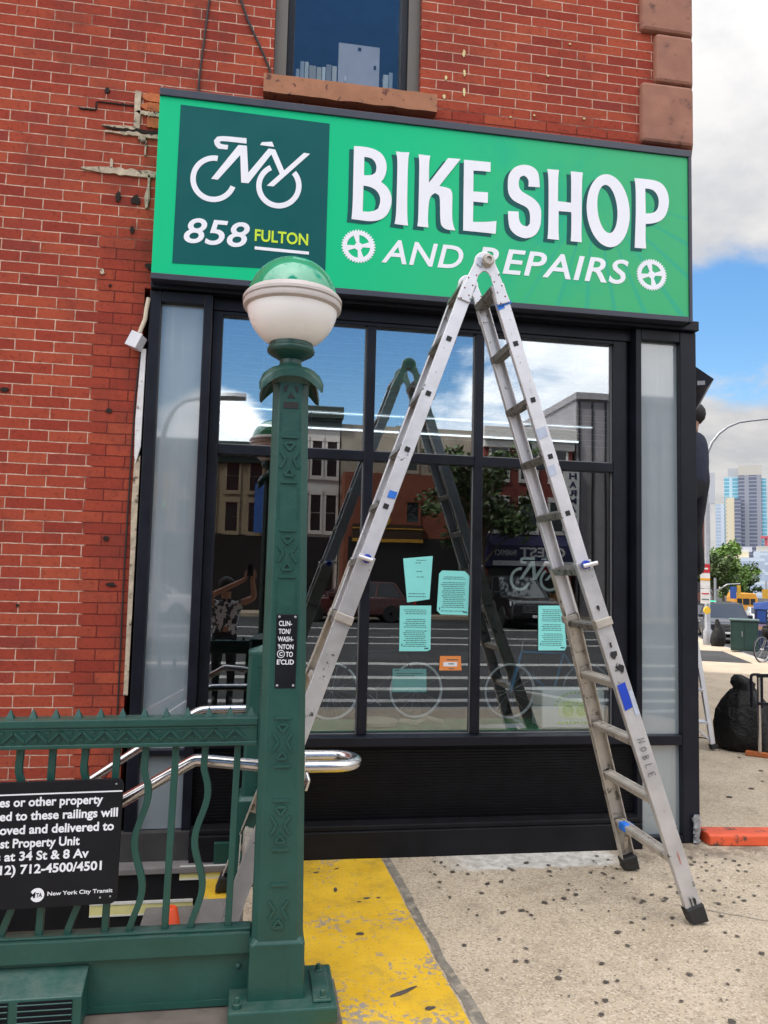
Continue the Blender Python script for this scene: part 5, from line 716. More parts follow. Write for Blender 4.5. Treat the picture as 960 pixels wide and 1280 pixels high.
# name plaque on the post
pq = thing('station_plaque', (0.12, -1.66, 1.31), 'narrow black plaque with white station lettering on the lamp post', 'plaque')
py = yf(1.31)-0.0045
g = MB(); g.box(0.0835, 0.1605, py, py+0.006, 1.176, 1.448); g.build('plate', sign_black, pq, bevel=0.003)
g = MB(); B_ = 0.018
for t_, x0, x1, za, zb in (('CLIN-', 0.0915, 0.140, 1.4045, 1.4235), ('TON/', 0.0915, 0.136, 1.3755, 1.3945), ('WASH-', 0.0895, 0.1465, 1.3475, 1.366), ("'NTON", 0.0905, 0.148, 1.3195, 1.338), ('C', 0.0965, 0.1085, 1.2950, 1.3090), ('TO', 0.1205, 0.1465, 1.2915, 1.3105), ("E'CLID", 0.089, 0.151, 1.2635, 1.2825)): put_text(g, t_, x0, x1, za, zb, py, 0.0012, B_)
g.tube([(0.1025+0.0130*math.cos(a), py-0.0008, 1.302+0.0135*math.sin(a)) for a in [2*math.pi*i/28 for i in range(28)]], 0.0013, 6, True)
g.build('lettering', sign_white, pq)
for x, z in ((0.0925, 1.438), (0.1515, 1.438), (0.0925, 1.187), (0.1515, 1.187)):
    g = MB(); g.lathe([(0.0048, 0), (0.0045, -0.002), (0.002, -0.003)], (x, py, z), 12, 'y'); g.build('rivet', galv, pq)

# ------------------------------------------------------------------ railing
RY = -1.55; RX0, RX1 = -1.75, 0.030
rl = thing('subway_railing', (-0.85, RY, 0.0), 'green cast iron subway railing with spiked top rail and wavy bars', 'railing')
def rz(x): return 0.0125*(x+0.8)       # the top rail climbs a little to the right
def shear(v): v.z += 0.010*(v.x-0.03) if v.z > 0.6 else 0.0; return v
g = MB(); g.box(RX0, RX1, RY-0.040, RY+0.040, 0.966, 1.052); g.box(RX0, RX1, RY-0.047, RY+0.045, 1.036, 1.064); g.box(RX0, RX1, RY-0.046, RY+0.045, 0.962, 0.978); g.xf(shear); tr = g.build('top_rail', green_paint, rl, bevel=0.004)
g = MB(); x = RX1-0.045; i = 0
while x > RX0+0.1:
    a, b, c_ = (x, 0.987), (x-0.0385, 1.023), (x-0.077, 0.987)
    g.bar((a[0], RY-0.042, a[1]), (b[0], RY-0.042, b[1]), (0, 1, 0), 0.014, 0.008); g.bar((b[0], RY-0.042, b[1]), (c_[0], RY-0.042, c_[1]), (0, 1, 0), 0.014, 0.008)
    for xx, zz, sg in ((x-0.0385, 0.992, 1), (x-0.077, 1.022, -1)):
        g.prism([(xx-0.007, zz), (xx-0.004, zz+0.005*sg), (xx+0.004, zz+0.005*sg), (xx+0.007, zz)], RY-0.051, RY-0.038)
    x -= 0.077
g.box(RX0, RX1-0.002, RY-0.043, RY-0.038, 1.027, 1.032); g.xf(shear); g.build('zigzag_ornament', green_paint, tr)
x = RX1-0.028
while x > RX0:
    g = MB(); g.loft([[(x-0.014, RY-0.014, 1.064), (x+0.014, RY-0.014, 1.064), (x+0.014, RY+0.014, 1.064), (x-0.014, RY+0.014, 1.064)], [(x-0.012, RY-0.012, 1.070), (x+0.012, RY-0.012, 1.070), (x+0.012, RY+0.012, 1.070), (x-0.012, RY+0.012, 1.070)], [(x-0.0015, RY-0.0015, 1.096), (x+0.0015, RY-0.0015, 1.096), (x+0.0015, RY+0.0015, 1.096), (x-0.0015, RY+0.0015, 1.096)]])
    g.xf(shear); g.build('spike', green_paint, tr); x -= 0.0775
g = MB(); g.box(RX0, RX1, RY-0.045, RY+0.045, 0.221, 0.296); g.box(RX0, RX1, RY-0.03, RY+0.03, 0.296, 0.306); g.build('bottom_rail', green_paint, rl, bevel=0.004)
xs_ = [(-0.0475, 0), (-0.1665, 1), (-0.2725, 0), (-0.380, 1), (-0.481, 0), (-0.592, 1), (-0.704, 0), (-0.814, 1)]
x = -0.925
while x > RX0: xs_.append((x, len(xs_) % 2)); x -= 0.111
for x, wavy in xs_:
    g = MB(); k_ = 26 if wavy else 1; rings = []
    for i in range(k_+1):
        t = i/k_; z = 0.30+0.67*t; dx = 0.0
        s_ = 1-t
        if wavy and s_ > 0.10: dx = 0.019*math.sin(2*math.pi*(s_-0.155)/0.5)*min(1, (s_-0.10)/0.1)
        dx += 0.012*(t-0.5)
        rings.append([(x+dx+a, RY+b, z) for a, b in ((-0.0122, -0.011), (0.0122, -0.011), (0.0122, 0.011), (-0.0122, 0.011))])
    g.loft(rings); g.build('baluster', green_paint, rl, smooth=35, bevel=0.002)
g = MB(); g.box(RX0, 0.028, RY-0.02, RY+0.02, 0.036, 0.2205); pn = g.build('skirt_panel', green_paint, rl)
g = MB(); g.box(RX0, 0.02, RY-0.026, RY-0.0205, 0.036, 0.058); g.build('panel_foot', green_paint, pn)
for z in (0.170, 0.075):
    g = MB(); g.lathe([(0.011, 0), (0.010, -0.006), (0.004, -0.010)], (-0.010, RY-0.0205, z), 12, 'y'); g.build('bolt', green_paint, pn, smooth=40)
vb = MB(); vb.prism([(RY-0.021, 0.205), (RY-0.13, 0.150), (RY-0.13, 0.036), (RY-0.021, 0.036)], RX0, -0.530, 'yz')
vx = vb.build('vent_housing', green_paint, rl, bevel=0.004)
g = MB()
for x0, x1 in ((-0.735, -0.560), (-0.955, -0.765), (-1.2, -0.99)):
    for i in range(5): g.bar((x0, RY-0.134, 0.056+i*0.019), (x1, RY-0.134, 0.056+i*0.019), (0, 0.8, -0.6), 0.014, 0.003)
g.build('louvre', green_paint, vx)
g = MB()
for x0, x1 in ((-0.735, -0.560), (-0.955, -0.765), (-1.2, -0.99)): g.box(x0, x1, RY-0.1312, RY-0.1300, 0.046, 0.142)
g.build('louvre_opening', black_matte, vx)
g = MB(); g.box(RX0, PX+0.235, RY-0.165, RY+0.135, -0.02, 0.030); g.build('stone_curb', curb_b, rl, bevel=0.008)

# notice on the railing
ns = thing('property_notice', (-0.85, -1.60, 0.63), 'black enamel notice about property chained to the railings, white lettering', 'sign')
yq = -1.605
g = MB(); rr = 0.022; x0, x1, za, zb = -1.235, -0.440, 0.421, 0.852
g.prism([(x0, za), (x1-rr, za)]+[(x1-rr+rr*math.sin(a), za+rr-rr*math.cos(a)) for a in [R(15*i) for i in range(7)]]+[(x1-rr+rr*math.cos(a), zb-rr+rr*math.sin(a)) for a in [R(15*i) for i in range(7)]]+[(x0, zb)], yq, yq+0.012); 
g.xf(lambda v: Vector((v.x+0.008*(v.z-0.85), v.y, v.z+0.018*(v.x+0.44)))); pl_ = g.build('plate', sign_black, ns, bevel=0.002)
g = MB(); B_ = 0.026
S_ = 0.346/(text_w('es or other property', B_))
lines = (('Bicycles or other property', 'es or other property', 0.346, -0.507, 0.7725), ('attached to these railings will', 'ed to these railings will', 0.396, -0.454, 0.7255), ('be removed and delivered to', 'oved and delivered to', 0.382, -0.465, 0.6785), ('Lost Property Unit', 'st Property Unit', 0.263, -0.579, 0.6330), ('Office is at 34 St & 8 Av', 'at 34 St & 8 Av', 0.280, -0.546, 0.5885), ('(212) 712-4500/4501', '12) 712-4500/4501', 0.338, -0.500, 0.5435))
for t_, vis, vw, xr, zb_ in lines: line_text(g, t_, xr, zb_, S_*1.04, yq, 0.0012, B_, right=True, xs=vw/(text_w(vis, B_)*S_*1.04))
g.box(-1.235, -0.442, yq-0.0012, yq, 0.8105, 0.8150)
put_text(g, 'New York City Transit', -0.677, -0.459, 0.4600, 0.4775, yq, 0.0012, 0.014)
g.xf(lambda v: Vector((v.x, v.y, v.z+0.018*(v.x+0.44)-0.0035))); g.build('lettering', sign_white, ns)
g = MB(); c_ = (-0.711, 0.4685); g.prism([(c_[0]+0.0235*math.cos(a), c_[1]+0.0235*math.sin(a)) for a in [2*math.pi*i/40 for i in range(40)]], yq-0.0012, yq); g.xf(lambda v: Vector((v.x, v.y, v.z+0.018*(v.x+0.44)-0.0035))); lg = g.build('round_emblem', sign_white, ns)
g = MB(); put_text(g, 'M', -0.736, -0.716, 0.459, 0.479, yq-0.0012, 0.001, 0.02, 0.1); put_text(g, 'TA', -0.714, -0.695, 0.4615, 0.4755, yq-0.0012, 0.001, 0.02, 0.1); g.xf(lambda v: Vector((v.x, v.y, v.z+0.018*(v.x+0.44)-0.0035))); g.build('emblem_lettering', sign_black, lg)
g = MB()
for x, z in ((-0.464, 0.838), (-0.50, 0.447), (-0.466, 0.450)): g.lathe([(0.0035, 0), (0.003, -0.002), (0.001, -0.003)], (x, yq, z-0.004), 10, 'y')
g.build('screw', galv, ns)

# far post and handrails
p2 = thing('subway_end_post', (0.05, -0.35, 0), 'short green subway post with pyramid cap behind the lamp post', 'post')
QX, QY = 0.055, -0.30
g = MB(); g.loft([oct_ring(QX, QY, z, a, 0.012) for z, a in ((0.0, 0.112), (0.425, 0.110), (0.445, 0.094))]); g.build('pedestal', green_paint, p2, bevel=0.003)
g = MB(); g.loft([oct_ring(QX, QY, z, a, 0.016) for z, a in ((0.44, 0.088), (1.165, 0.076), (1.172, 0.076))]); g.build('shaft', green_paint, p2, bevel=0.003)
g = MB(); g.loft([oct_ring(QX, QY, 1.1725, 0.077, 0.004), oct_ring(QX, QY, 1.182, 0.075, 0.004), oct_ring(QX, QY, 1.215, 0.003, 0.0005)]); g.build('cap', green_paint, p2)
for zc in (1.05, 0.53):
    g = MB()
    for (xa, z0_), (xb, z1_) in (((-0.028, 0.06), (0.028, 0.06)), ((-0.02, 0.035), (0.015, 0.0)), ((0.02, 0.035), (-0.015, 0.0)), ((-0.02, -0.035), (0.015, 0.0)), ((0.02, -0.035), (-0.015, 0.0)), ((-0.028, -0.06), (0.028, -0.06))):
        hh_ = 0.088+(0.076-0.088)*(zc-0.44)/0.725; g.bar((QX+xa, QY-hh_-0.001, zc+z0_), (QX+xb, QY-hh_-0.001, zc+z1_), (0, 1, 0), 0.006, 0.007)
    g.build('relief_ornament', green_paint, p2)
def bend(pts, n=6, r=0.08):
    out = [Vector(pts[0])]
    for a, b, c in zip(pts, pts[1:], pts[2:]):
        a, b, c = Vector(a), Vector(b), Vector(c); p = b+(a-b).normalized()*r; q = b+(c-b).normalized()*r
        for i in range(n+1): t = i/n; out.append(p*(1-t)**2+b*2*t*(1-t)+q*t*t)
    return out+[Vector(pts[-1])]
h1 = thing('handrail', (-0.2, -1.4, 0), 'near stainless handrail ending in a return loop beside the lamp post', 'handrail')
HZ = 0.835; HY0, HY1 = -1.40, -1.215
path = bend([(-1.6, HY0, 0.075), (-0.205, HY0, 0.868), (0.12, HY0, HZ), (0.30, HY0, HZ)], 6, 0.018)
cxl = 0.345; rl_ = (HY1-HY0)/2
loop = [(cxl+rl_*math.sin(a), (HY0+HY1)/2-rl_*math.cos(a), HZ) for a in [math.pi*i/12 for i in range(13)]]
g = MB(); g.tube(path+loop+[(0.16, HY1, HZ)], 0.0235, 16); g.build('rail_tube', steel, h1, smooth=40)
g = MB(); g.box(0.214, 0.222, -1.43, -1.185, 0.785, 0.885); g.tube([(0.225, HY0, HZ-0.02), (0.235, HY0-0.01, HZ-0.05), (0.223, HY0-0.01, HZ-0.09)], 0.011, 8); g.build('bracket', steel, h1, bevel=0.004)
h2 = thing('handrail', (-0.3, -0.3, 0), 'far stainless handrail against the shop running behind the spikes', 'handrail')
g = MB(); g.tube(bend([(-1.9, -0.30, -0.21), (-0.265, -0.30, 0.873), (-0.02, -0.30, 0.876)], 6, 0.04), 0.021, 14); g.build('rail_tube', steel, h2, smooth=40)
g = MB(); g.tube([(-0.75, -0.30, 0.53), (-0.75, -0.27, 0.50), (-0.75, -0.03, 0.50)], 0.008, 8); g.build('bracket', steel, h2)

# ------------------------------------------------------------------ big ladder
ld = thing('folding_ladder', (1.05, -0.8, 0), 'large scuffed aluminium folding ladder standing open before the shop', 'ladder')
AZ = 3.15
def rail_pt(side, far, z):
    t = (AZ-z)/AZ
    if side > 0: x = 1.075+(2.118-1.075)*t
    else: x = 1.018-(1.018+0.085)*t+0.0*t
    if not far: y = -1.0-0.055*max(0, (1.7-z)/1.7) if side > 0 else -1.0+0.05*max(0, (1.7-z)/1.7)
    else:
        y = -0.715+0.075*(AZ-z)/1.75 if z > 1.4 else -0.64+0.265*((1.4-z)/1.4)
        if side < 0: y = -0.70 if z > 1.4 else -0.70+0.38*((1.4-z)/1.4)
    return Vector((x, y, z))
def rail_bar(side, far, z0_, z1_, web, th, n=1, dy=0.0, dn=0.0):
    g = MB(); sgn = -1 if far else 1
    a, b = rail_pt(side, far, z0_), rail_pt(side, far, z1_)
    d = (b-a).normalized(); nrm = Vector((d.z, 0, -d.x)).normalized()*dn
    off = Vector((0, dy, 0))+nrm
    # C channel: web faces outwards, two flanges point to the other rail
    a += off; b += off; inn = -1 if far else 1
    side_v = Vector((d.z, 0, -d.x)).normalized()
    g.bar(a, b, side_v, web, 0.006)
    for s_ in (-1, 1):
        o_ = side_v*(s_*(web/2-0.004))+Vector((0, inn*(th/2+0.003), 0)); g.bar(a+o_, b+o_, (0, 1, 0), th, 0.007)
    return g
def LZ(side): return 0.058 if side < 0 else 0.0
RZ = [3.016-0.2735*k for k in range(11)]
for side in (-1, 1):
    for far in (False, True):
        sg = 1 if far else -1
        kink = 1.4
        g = rail_bar(side, far, 1.42 if far else 1.66, 3.03, 0.066, 0.026); g.build('inner_rail', alu, ld, bevel=0.003)
        if far:
            g = rail_bar(side, far, 1.4005, 1.66, 0.080, 0.032, dy=0.010*sg); h_ = rail_bar(side, far, 0.05-LZ(side), 1.40, 0.080, 0.032, dy=0.012*sg); g.add(h_.v, h_.f)
        else: g = rail_bar(side, far, 0.05-LZ(side), 1.69, 0.080, 0.032, dy=0.010*sg)
        orl = g.build('outer_rail', alu_worn if far else alu_outer, ld, bevel=0.003)
        # collar where the sections overlap
        p = rail_pt(side, far, 1.40); d = (rail_pt(side, far, 1.5)-rail_pt(side, far, 1.3)).normalized()
        g = MB(); g.bar(p-d*0.02+Vector((0, 0.01*sg, 0)), p+d*0.02+Vector((0, 0.01*sg, 0)), (d.z, 0, -d.x), 0.086, 0.044); g.build('collar', alu_worn, ld, bevel=0.004)
        # foot
        p = rail_pt(side, far, 0.0-LZ(side)); q = rail_pt(side, far, 0.085-LZ(side))
        g = MB(); off = Vector((0, -0.004*sg, 0)); g.bar(p+off+Vector((0, 0, 0.0)), q+off, (1, 0, 0), 0.094, 0.060)
        g.v = [(v[0], v[1], max(v[2], 0.006-LZ(side))) for v in g.v]; g.build('foot', rubber, ld, bevel=0.008)
        # lock lever
        p = rail_pt(side, far, 1.675); g = MB(); g.lathe([(0.020, 0), (0.022, 0.02), (0.016, 0.03)], p+Vector((0, 0.028*sg if far else -0.045, 0)), 14, 'y'); lk = g.build('lock_knob', blue_p, ld, smooth=40)
        g = MB(); e_ = -1 if side < 0 else 1
        if not far:
            g.tube([p+Vector((-0.02*e_, -0.05, -0.008)), p+Vector((0.045*e_, -0.062, 0.010))], 0.0105, 10); g.build('lock_lever', alu, lk, smooth=40)
        else:
            g.tube([p+Vector((-0.05*e_, 0.035, 0.01)), p+Vector((0.03*e_, 0.04, 0.0))], 0.012, 10); g.build('lock_lever', alu, lk, smooth=40)
    for k, z in enumerate(RZ):
        a, b = rail_pt(side, False, z), rail_pt(side, True, z); d = (rail_pt(side, False, z+0.1)-rail_pt(side, False, z-0.1)).normalized(); inset = Vector((0, 0.004, 0))
        m_ = alu_rung if k < 7 else alu_worn
        g = MB(); g.bar(a+inset, b-inset, (d.z, 0, -d.x), 0.074 if k < 6 else 0.05, 0.032)
        for e in (-1, 1):
            for q in (-0.026, -0.009, 0.009, 0.026) if k < 6 else (-0.015, 0.015): g.bar(a+inset+Vector((d.z, 0, -d.x))*q+d*(0.017*e), b-inset+Vector((d.z, 0, -d.x))*q+d*(0.017*e), (d.z, 0, -d.x), 0.008, 0.004)
        rg_ = g.build('rung', m_, ld, bevel=0.002)
        if k < 5:
            g = MB(); c = a+Vector((0, -0.0045, 0)); g.bar(c-d*0.0125, c+d*0.0125, (d.z, 0, -d.x), 0.025, 0.004); g.build('rivet_head', rubber, rg_, bevel=0.004)
    g = MB(); a = rail_pt(side, True, 0.255); b = rail_pt(side, False, 0.245); e_ = 0.03*side; g.bar(a+Vector((e_, 0, 0)), b+Vector((e_, 0, 0)), (0, 0, 1), 0.020, 0.006)
    a2 = rail_pt(side, True, 0.12); b2 = rail_pt(side, True, 0.28)+Vector((0, -0.10, 0.0)); g.bar(a2, b2, (1, 0, 0), 0.020, 0.006); g.build('brace', alu_worn, ld)
def hinge(y0, y1):
    cx, cz = 1.046, 3.132; g = MB()
    ro, ri = 0.054, 0.030
    def P(a, r): return (cx+r*math.sin(a), cz+r*math.cos(a))
    outer = [P(R(-95+10*i), ro) for i in range(20)]; 
    dl = (rail_pt(-1, False, 2.7)-rail_pt(-1, False, 3.1)).normalized(); dr = (rail_pt(1, False, 2.7)-rail_pt(1, False, 3.1)).normalized()
    L1 = rail_pt(-1, False, 2.935); R1 = rail_pt(1, False, 2.935); w_ = 0.034
    nl = Vector((dl.z, 0, -dl.x)); nr = Vector((dr.z, 0, -dr.x))
    lo = L1+nl*w_; li = L1-nl*w_; ro_ = R1-nr*w_; ri_ = R1+nr*w_
    if lo.x > li.x: lo, li = li, lo
    if ro_.x < ri_.x: ro_, ri_ = ri_, ro_
    inner = [(li.x, li.z)]+[(cx-0.032+0.064*i/8, cz-0.072+0.028*math.sin(math.pi*i/8)) for i in range(9)]+[(ri_.x, ri_.z)]
    poly = outer+[(ro_.x, ro_.z), (ri_.x, ri_.z)]+inner[::-1][1:-1]+[(li.x, li.z), (lo.x, lo.z)]
    g.prism(poly, y0, y1); h = g.build('hinge', alu, ld, bevel=0.004)
    return h, cx, cz
for (y0, y1, near) in ((-1.012, -1.004, 1), (-0.712, -0.690, 0)):
    h, cx, cz = hinge(y0, y1)
    if near:
        g = MB(); g.lathe([(0.030, 0), (0.030, -0.022), (0.024, -0.034), (0.014, -0.035), (0.012, -0.026), (0.005, -0.026)], (cx+0.012, y0, cz+0.006), 24, 'y'); g.build('hinge_knob', alu_worn, h, smooth=35)
        g = MB(); g.prism([(cx-0.042, cz-0.012), (cx-0.020, cz-0.030), (cx-0.014, cz+0.022), (cx-0.034, cz+0.024)], y0-0.006, y0-0.0005); g.build('hinge_button', pale_tape, h, bevel=0.002)
    else:
        g = MB(); g.lathe([(0.036, 0), (0.036, 0.02)], (cx, y1, cz), 20, 'y'); g.build('hinge_knob', galv, h, smooth=35)
    g = MB()
    for side in (-1, 1):
        d = (rail_pt(side, False, 2.7)-rail_pt(side, False, 3.1)).normalized(); n_ = Vector((d.z, 0, -d.x))
        for i in range(6):
            p = rail_pt(side, False, 3.07-0.026*i)+n_*(0.016 if i % 2 else -0.016); g.lathe([(0.0045, 0), (0.003, -0.002)], (p.x, y0, p.z), 8, 'y')
    g.build('rivet', basic('rusty_rivet', lin(0.22, 0.09, 0.06), 0.6, 0.3), h)
red_m = basic('red_mark', lin(0.5, 0.05, 0.03), 0.6)
# tape, stickers and marker writing on the near rails
def on_rail(side, z, w0, w1, l0, l1, mat, name, dy=-0.0045):
    p = rail_pt(side, False, z); d = (rail_pt(side, False, z+0.1)-rail_pt(side, False, z-0.1)).normalized(); n_ = Vector((d.z, 0, -d.x))
    if n_.x < 0: n_ = -n_
    g = MB(); y = p.y+dy-(0.012 if z < 1.69 else 0)
    g.prism([(p.x+n_.x*a+d.x*b, p.z+n_.z*a+d.z*b) for a, b in ((w0, l0), (w1, l0+0.006), (w1, l1), (w0, l1-0.004))], y-0.001, y); return g.build(name, mat, ld)
on_rail(1, 2.935, -0.036, 0.040, -0.012, 0.012, tape_blue, 'tape'); on_rail(1, 2.93, -0.036, 0.0, -0.02, 0.0, tape_blue, 'tape'); on_rail(-1, 1.98, -0.01, 0.028, -0.02, 0.02, tape_blue, 'tape')
on_rail(1, 2.31, -0.034, 0.020, -0.028, 0.028, pale_tape, 'sticker'); on_rail(1, 2.13, -0.034, 0.006, -0.028, 0.028, pale_tape, 'sticker')
on_rail(1, 1.055, -0.03, 0.012, -0.065, 0.065, blue_p, 'sticker'); on_rail(1, 1.02, 0.014, 0.034, -0.07, 0.06, pale_tape, 'sticker')
b_, a_ = rail_pt(1, True, RZ[10]), rail_pt(1, False, RZ[10]); g = MB(); q = a_.lerp(b_, 0.86); g.box(q.x-0.032, q.x+0.032, q.y-0.04, q.y+0.03, q.z-0.022, q.z+0.021); g.build('tape', tape_blue, ld, bevel=0.01)
g = MB(); p0 = rail_pt(1, False, 0.86); p1 = rail_pt(1, False, 0.62); d = (p1-p0).normalized(); n_ = Vector((d.z, 0, -d.x)); n_ = n_ if n_.x > 0 else -n_
rg = random.Random(4)
for z, w0, w1, l0, l1, m_ in ((1.25, -0.02, 0.02, -0.02, 0.02, rubber), (1.19, 0.0, 0.03, -0.03, 0.015, rubber), (1.31, -0.004, 0.006, -0.03, 0.0, rubber), (1.47, -0.01, 0.006, -0.012, 0.014, rubber), (0.30, 0.0, 0.004, -0.03, 0.03, red_m), (0.10, -0.012, -0.006, -0.03, 0.03, rubber), (0.11, 0.004, 0.016, -0.03, 0.012, rubber)):
    p_ = rail_pt(1, False, z); d_ = (rail_pt(1, False, z+0.1)-rail_pt(1, False, z-0.1)).normalized(); nn = Vector((d_.z, 0, -d_.x)); nn = nn if nn.x > 0 else -nn
    g = MB(); y = p_.y-0.0178; pts = []
    for i in range(12):
        a = 2*math.pi*i/12; q = 1+0.7*mnoise.noise(Vector((math.cos(a)*1.5+z*7, math.sin(a)*1.5, z*3))); cw, cl2 = (w0+w1)/2+(w1-w0)/2*q*math.cos(a), (l0+l1)/2+(l1-l0)/2*q*math.sin(a)
        pts.append((p_.x+nn.x*cw+d_.x*cl2, p_.z+nn.z*cw+d_.z*cl2))
    g.prism(pts, y-0.0008, y); g.build('scuff', m_, ld)
# hand written name in marker pen down the right rail
strokes = {'N': [[(0, 0), (0.02, 1), (0.55, 0.05), (0.62, 1)]], 'O': [[(0.3+0.3*math.cos(a), 0.45+0.38*math.sin(a)) for a in [R(100+36*i) for i in range(11)]]], 'B': [[(0.05, 0), (0.05, 0.9), (0.45, 0.8), (0.42, 0.55), (0.08, 0.47), (0.5, 0.36), (0.5, 0.1), (0.05, 0)]], 'L': [[(0.1, 0.95), (0.02, 0.02), (0.55, 0.0)]], 'E': [[(0.55, 0.95), (0.05, 0.9), (0.05, 0.02), (0.55, 0.0)], [(0.05, 0.47), (0.45, 0.5)]]}
g = MB(); p0 = rail_pt(1, False, 0.855); p1 = rail_pt(1, False, 0.66); L_ = (p1-p0).length; d = (p1-p0).normalized(); n_ = Vector((d.z, 0, -d.x)); n_ = n_ if n_.x > 0 else -n_
for i, ch in enumerate('NOBLE'):
    for stt in strokes[ch]:
        g.tube([p0+d*(L_*(i+a*0.72)/5)+n_*(b*0.036-0.018)+Vector((0, -0.0188, 0))+(p1-p0)*0.0 for a, b in stt], 0.0017, 5)
g.build('marker_writing', basic('marker_ink', lin(0.05, 0.05, 0.06), 0.7), ld)
# ------------------------------------------------------------------ papers on the glass
teal = basic('teal_paper', lin(0.23, 0.68, 0.65), 0.7, 0, 0.04, 8)
ink = basic('printed_ink', lin(0.03, 0.10, 0.10), 0.8)
pdesc = ['upper left teal notice with tapered foot on the middle pane', 'teal notice with clipped corners, right one on the middle pane', 'teal notice of small print below the tapered one on the middle pane', 'single teal notice on the right pane behind the ladder', 'pale teal landscape sheet low on the middle pane']
rg = random.Random(3)
for i in range(5):
    P = DATA['posters'][i]; yy = 0.094 if i != 4 else 0.112
    mb = MB(); mb.prism(P, yy, yy+0.0012); o = tag(mb.build('notice_sheet', teal), pdesc[i], 'notice', 'teal notices taped to the shop glass')
    xa, xb = min(p[0] for p in P)+0.022, max(p[0] for p in P)-0.022; zb, za = max(p[1] for p in P), min(p[1] for p in P)
    mb = MB(); z = zb-0.03
    while z > za+0.02 and i != 4:
        if rg.random() < (0.45 if i == 0 else 0.86):
            x = xa+rg.random()*0.02+(0.05 if i == 0 and z > za+0.1 else 0); xe = xb-rg.random()*(0.02 if i else 0.05)
            while x < xe:
                wd = rg.uniform(0.006, 0.02); mb.box(x, min(x+wd, xe), yy-0.0006, yy, z, z+0.0042); x += wd+0.004
        z -= 0.0115 if i else 0.017
    if i == 4: mb.box(xa-0.012, xa+0.02, yy-0.0006, yy, zb-0.012, zb-0.006); mb.box(xa, xb, yy-0.0006, yy, zb-0.03, zb-0.026); mb.box(xa, xb-0.05, yy-0.0006, yy, zb-0.045, zb-0.041)
    if 0 < i < 4: mb.box(xb-0.016, xb+0.010, yy-0.0006, yy, za+0.014, za+0.022); mb.box(xa-0.008, xa-0.002, yy-0.0006, yy, za+0.03, za+0.045)
    mb.build('print_lines', ink, o)
P = DATA['posters'][5]; mb = MB(); mb.prism(P, 0.094, 0.0952); o = tag(mb.build('card', basic('orange_card', lin(0.72, 0.24, 0.06), 0.7, 0, 0.05)), 'small orange card with a white label on the middle pane', 'card')
mb = MB(); x0, x1 = P[0][0]+0.022, P[1][0]-0.022; z0, z1 = P[2][1]+0.024, P[0][1]-0.036; mb.box(x0, x1, 0.0932, 0.0938, z0, z1); lb = mb.build('label', sign_white, o)
mb = MB(); mb.box(x0+0.03, x1-0.02, 0.0928, 0.0932, z0+0.012, z0+0.018); mb.box(x0+0.02, x1+0.005, 0.0928, 0.0932, z1+0.012, z1+0.017); mb.box(x0+0.035, x1-0.02, 0.0928, 0.0932, z0-0.016, z0-0.011); mb.build('print_lines', ink, lb)
mb = MB()
for lp in DATA['emblem']: put_outline(mb, [[(1.655+(a+0.285)*0.52, 1.59+(b-3.86)*0.52) for a, b in lp]], 0.115, 0.002)
tag(mb.build('bicycle_decal', basic('pale_decal', lin(0.42, 0.47, 0.46), 0.6)), 'pale bicycle decal inside the right pane behind the ladder', 'decal')

# ------------------------------------------------------------------ shop interior
wall_in = basic('dark_interior', lin(0.020, 0.018, 0.018), 0.8, 0, 0.3, 1.2)
floor_in = basic('interior_floor', lin(0.022, 0.019, 0.018), 0.6, 0, 0.2, 2, spec=0.2)
mb = MB(); mb.box(-0.66, 4.55, 5.0, 5.05, 0.0, 3.2); mb.box(-0.70, -0.665, 0.21, 5.0, 0, 3.5); tag(mb.build('shop_wall', wall_in), kind='structure')
mb = MB(); mb.prism([(2.40, 0.21), (2.45, 0.21), (2.45+4.8*tn, 5.0), (2.40+4.8*tn, 5.0)], 0.0, 3.5, 'xy'); tag(mb.build('shop_wall', wall_in), kind='structure')
mb = MB(); mb.prism([(-0.66, 0.205), (2.44, 0.205), (2.44+4.78*tn, 4.99), (-0.66, 4.99)], 0.50, 0.53, 'xy'); tag(mb.build('shop_floor', floor_in), kind='structure')
mb = MB(); mb.prism([(-0.66, 0.205), (2.44, 0.205), (2.44+4.78*tn, 4.99), (-0.66, 4.99)], 3.19, 3.23, 'xy'); tag(mb.build('shop_ceiling', wall_in), kind='structure')
mb = MB(); mb.box(-0.24, 2.20, 0.165, 0.50, 0.531, 0.672); tag(mb.build('window_ledge', basic('green_ledge', lin(0.03, 0.26, 0.10), 0.6, 0, 0.3, 9)), 'green painted display ledge at the foot of the shop window', 'ledge')
lamp_m = MT('fluorescent_tube'); lamp_m.set(Emission_Color=lin(0.85, 0.93, 1.0), Emission_Strength=1.6, Base_Color=lin(0.8, 0.8, 0.8)); lamp_m = lamp_m.m
for (yy_, zz_, lab_) in ((2.5, 3.09, 'long fluorescent light under the shop ceiling, upper line through the panes'), (1.2, 2.70, 'thin fluorescent light hung low inside the shop, lower line through the panes')):
    mb = MB(); mb.box(-0.5, 2.5 if yy_ < 2 else 3.2, yy_-0.03, yy_+0.03, zz_, zz_+0.025); t_ = tag(mb.build('ceiling_light', galv), lab_, 'light')
    mb = MB(); mb.tube([(-0.48, yy_, zz_-0.012), (2.48 if yy_ < 2 else 3.18, yy_, zz_-0.012)], 0.007, 8); mb.build('tube', lamp_m, t_)
mb = MB()
for i in range(16): mb.box(-0.235, 2.22, 0.135, 0.139, 2.46+i*0.0405, 2.4635+i*0.0405)
for x in (0.0, 0.3, 0.85, 1.15, 1.6, 2.0): mb.box(x, x+0.003, 0.140, 0.142, 2.45, 3.08)
tag(mb.build('window_grille', basic('pale_wire', lin(0.30, 0.36, 0.44), 0.5)), 'thin pale horizontal wires behind the three upper shop panes', 'grille')

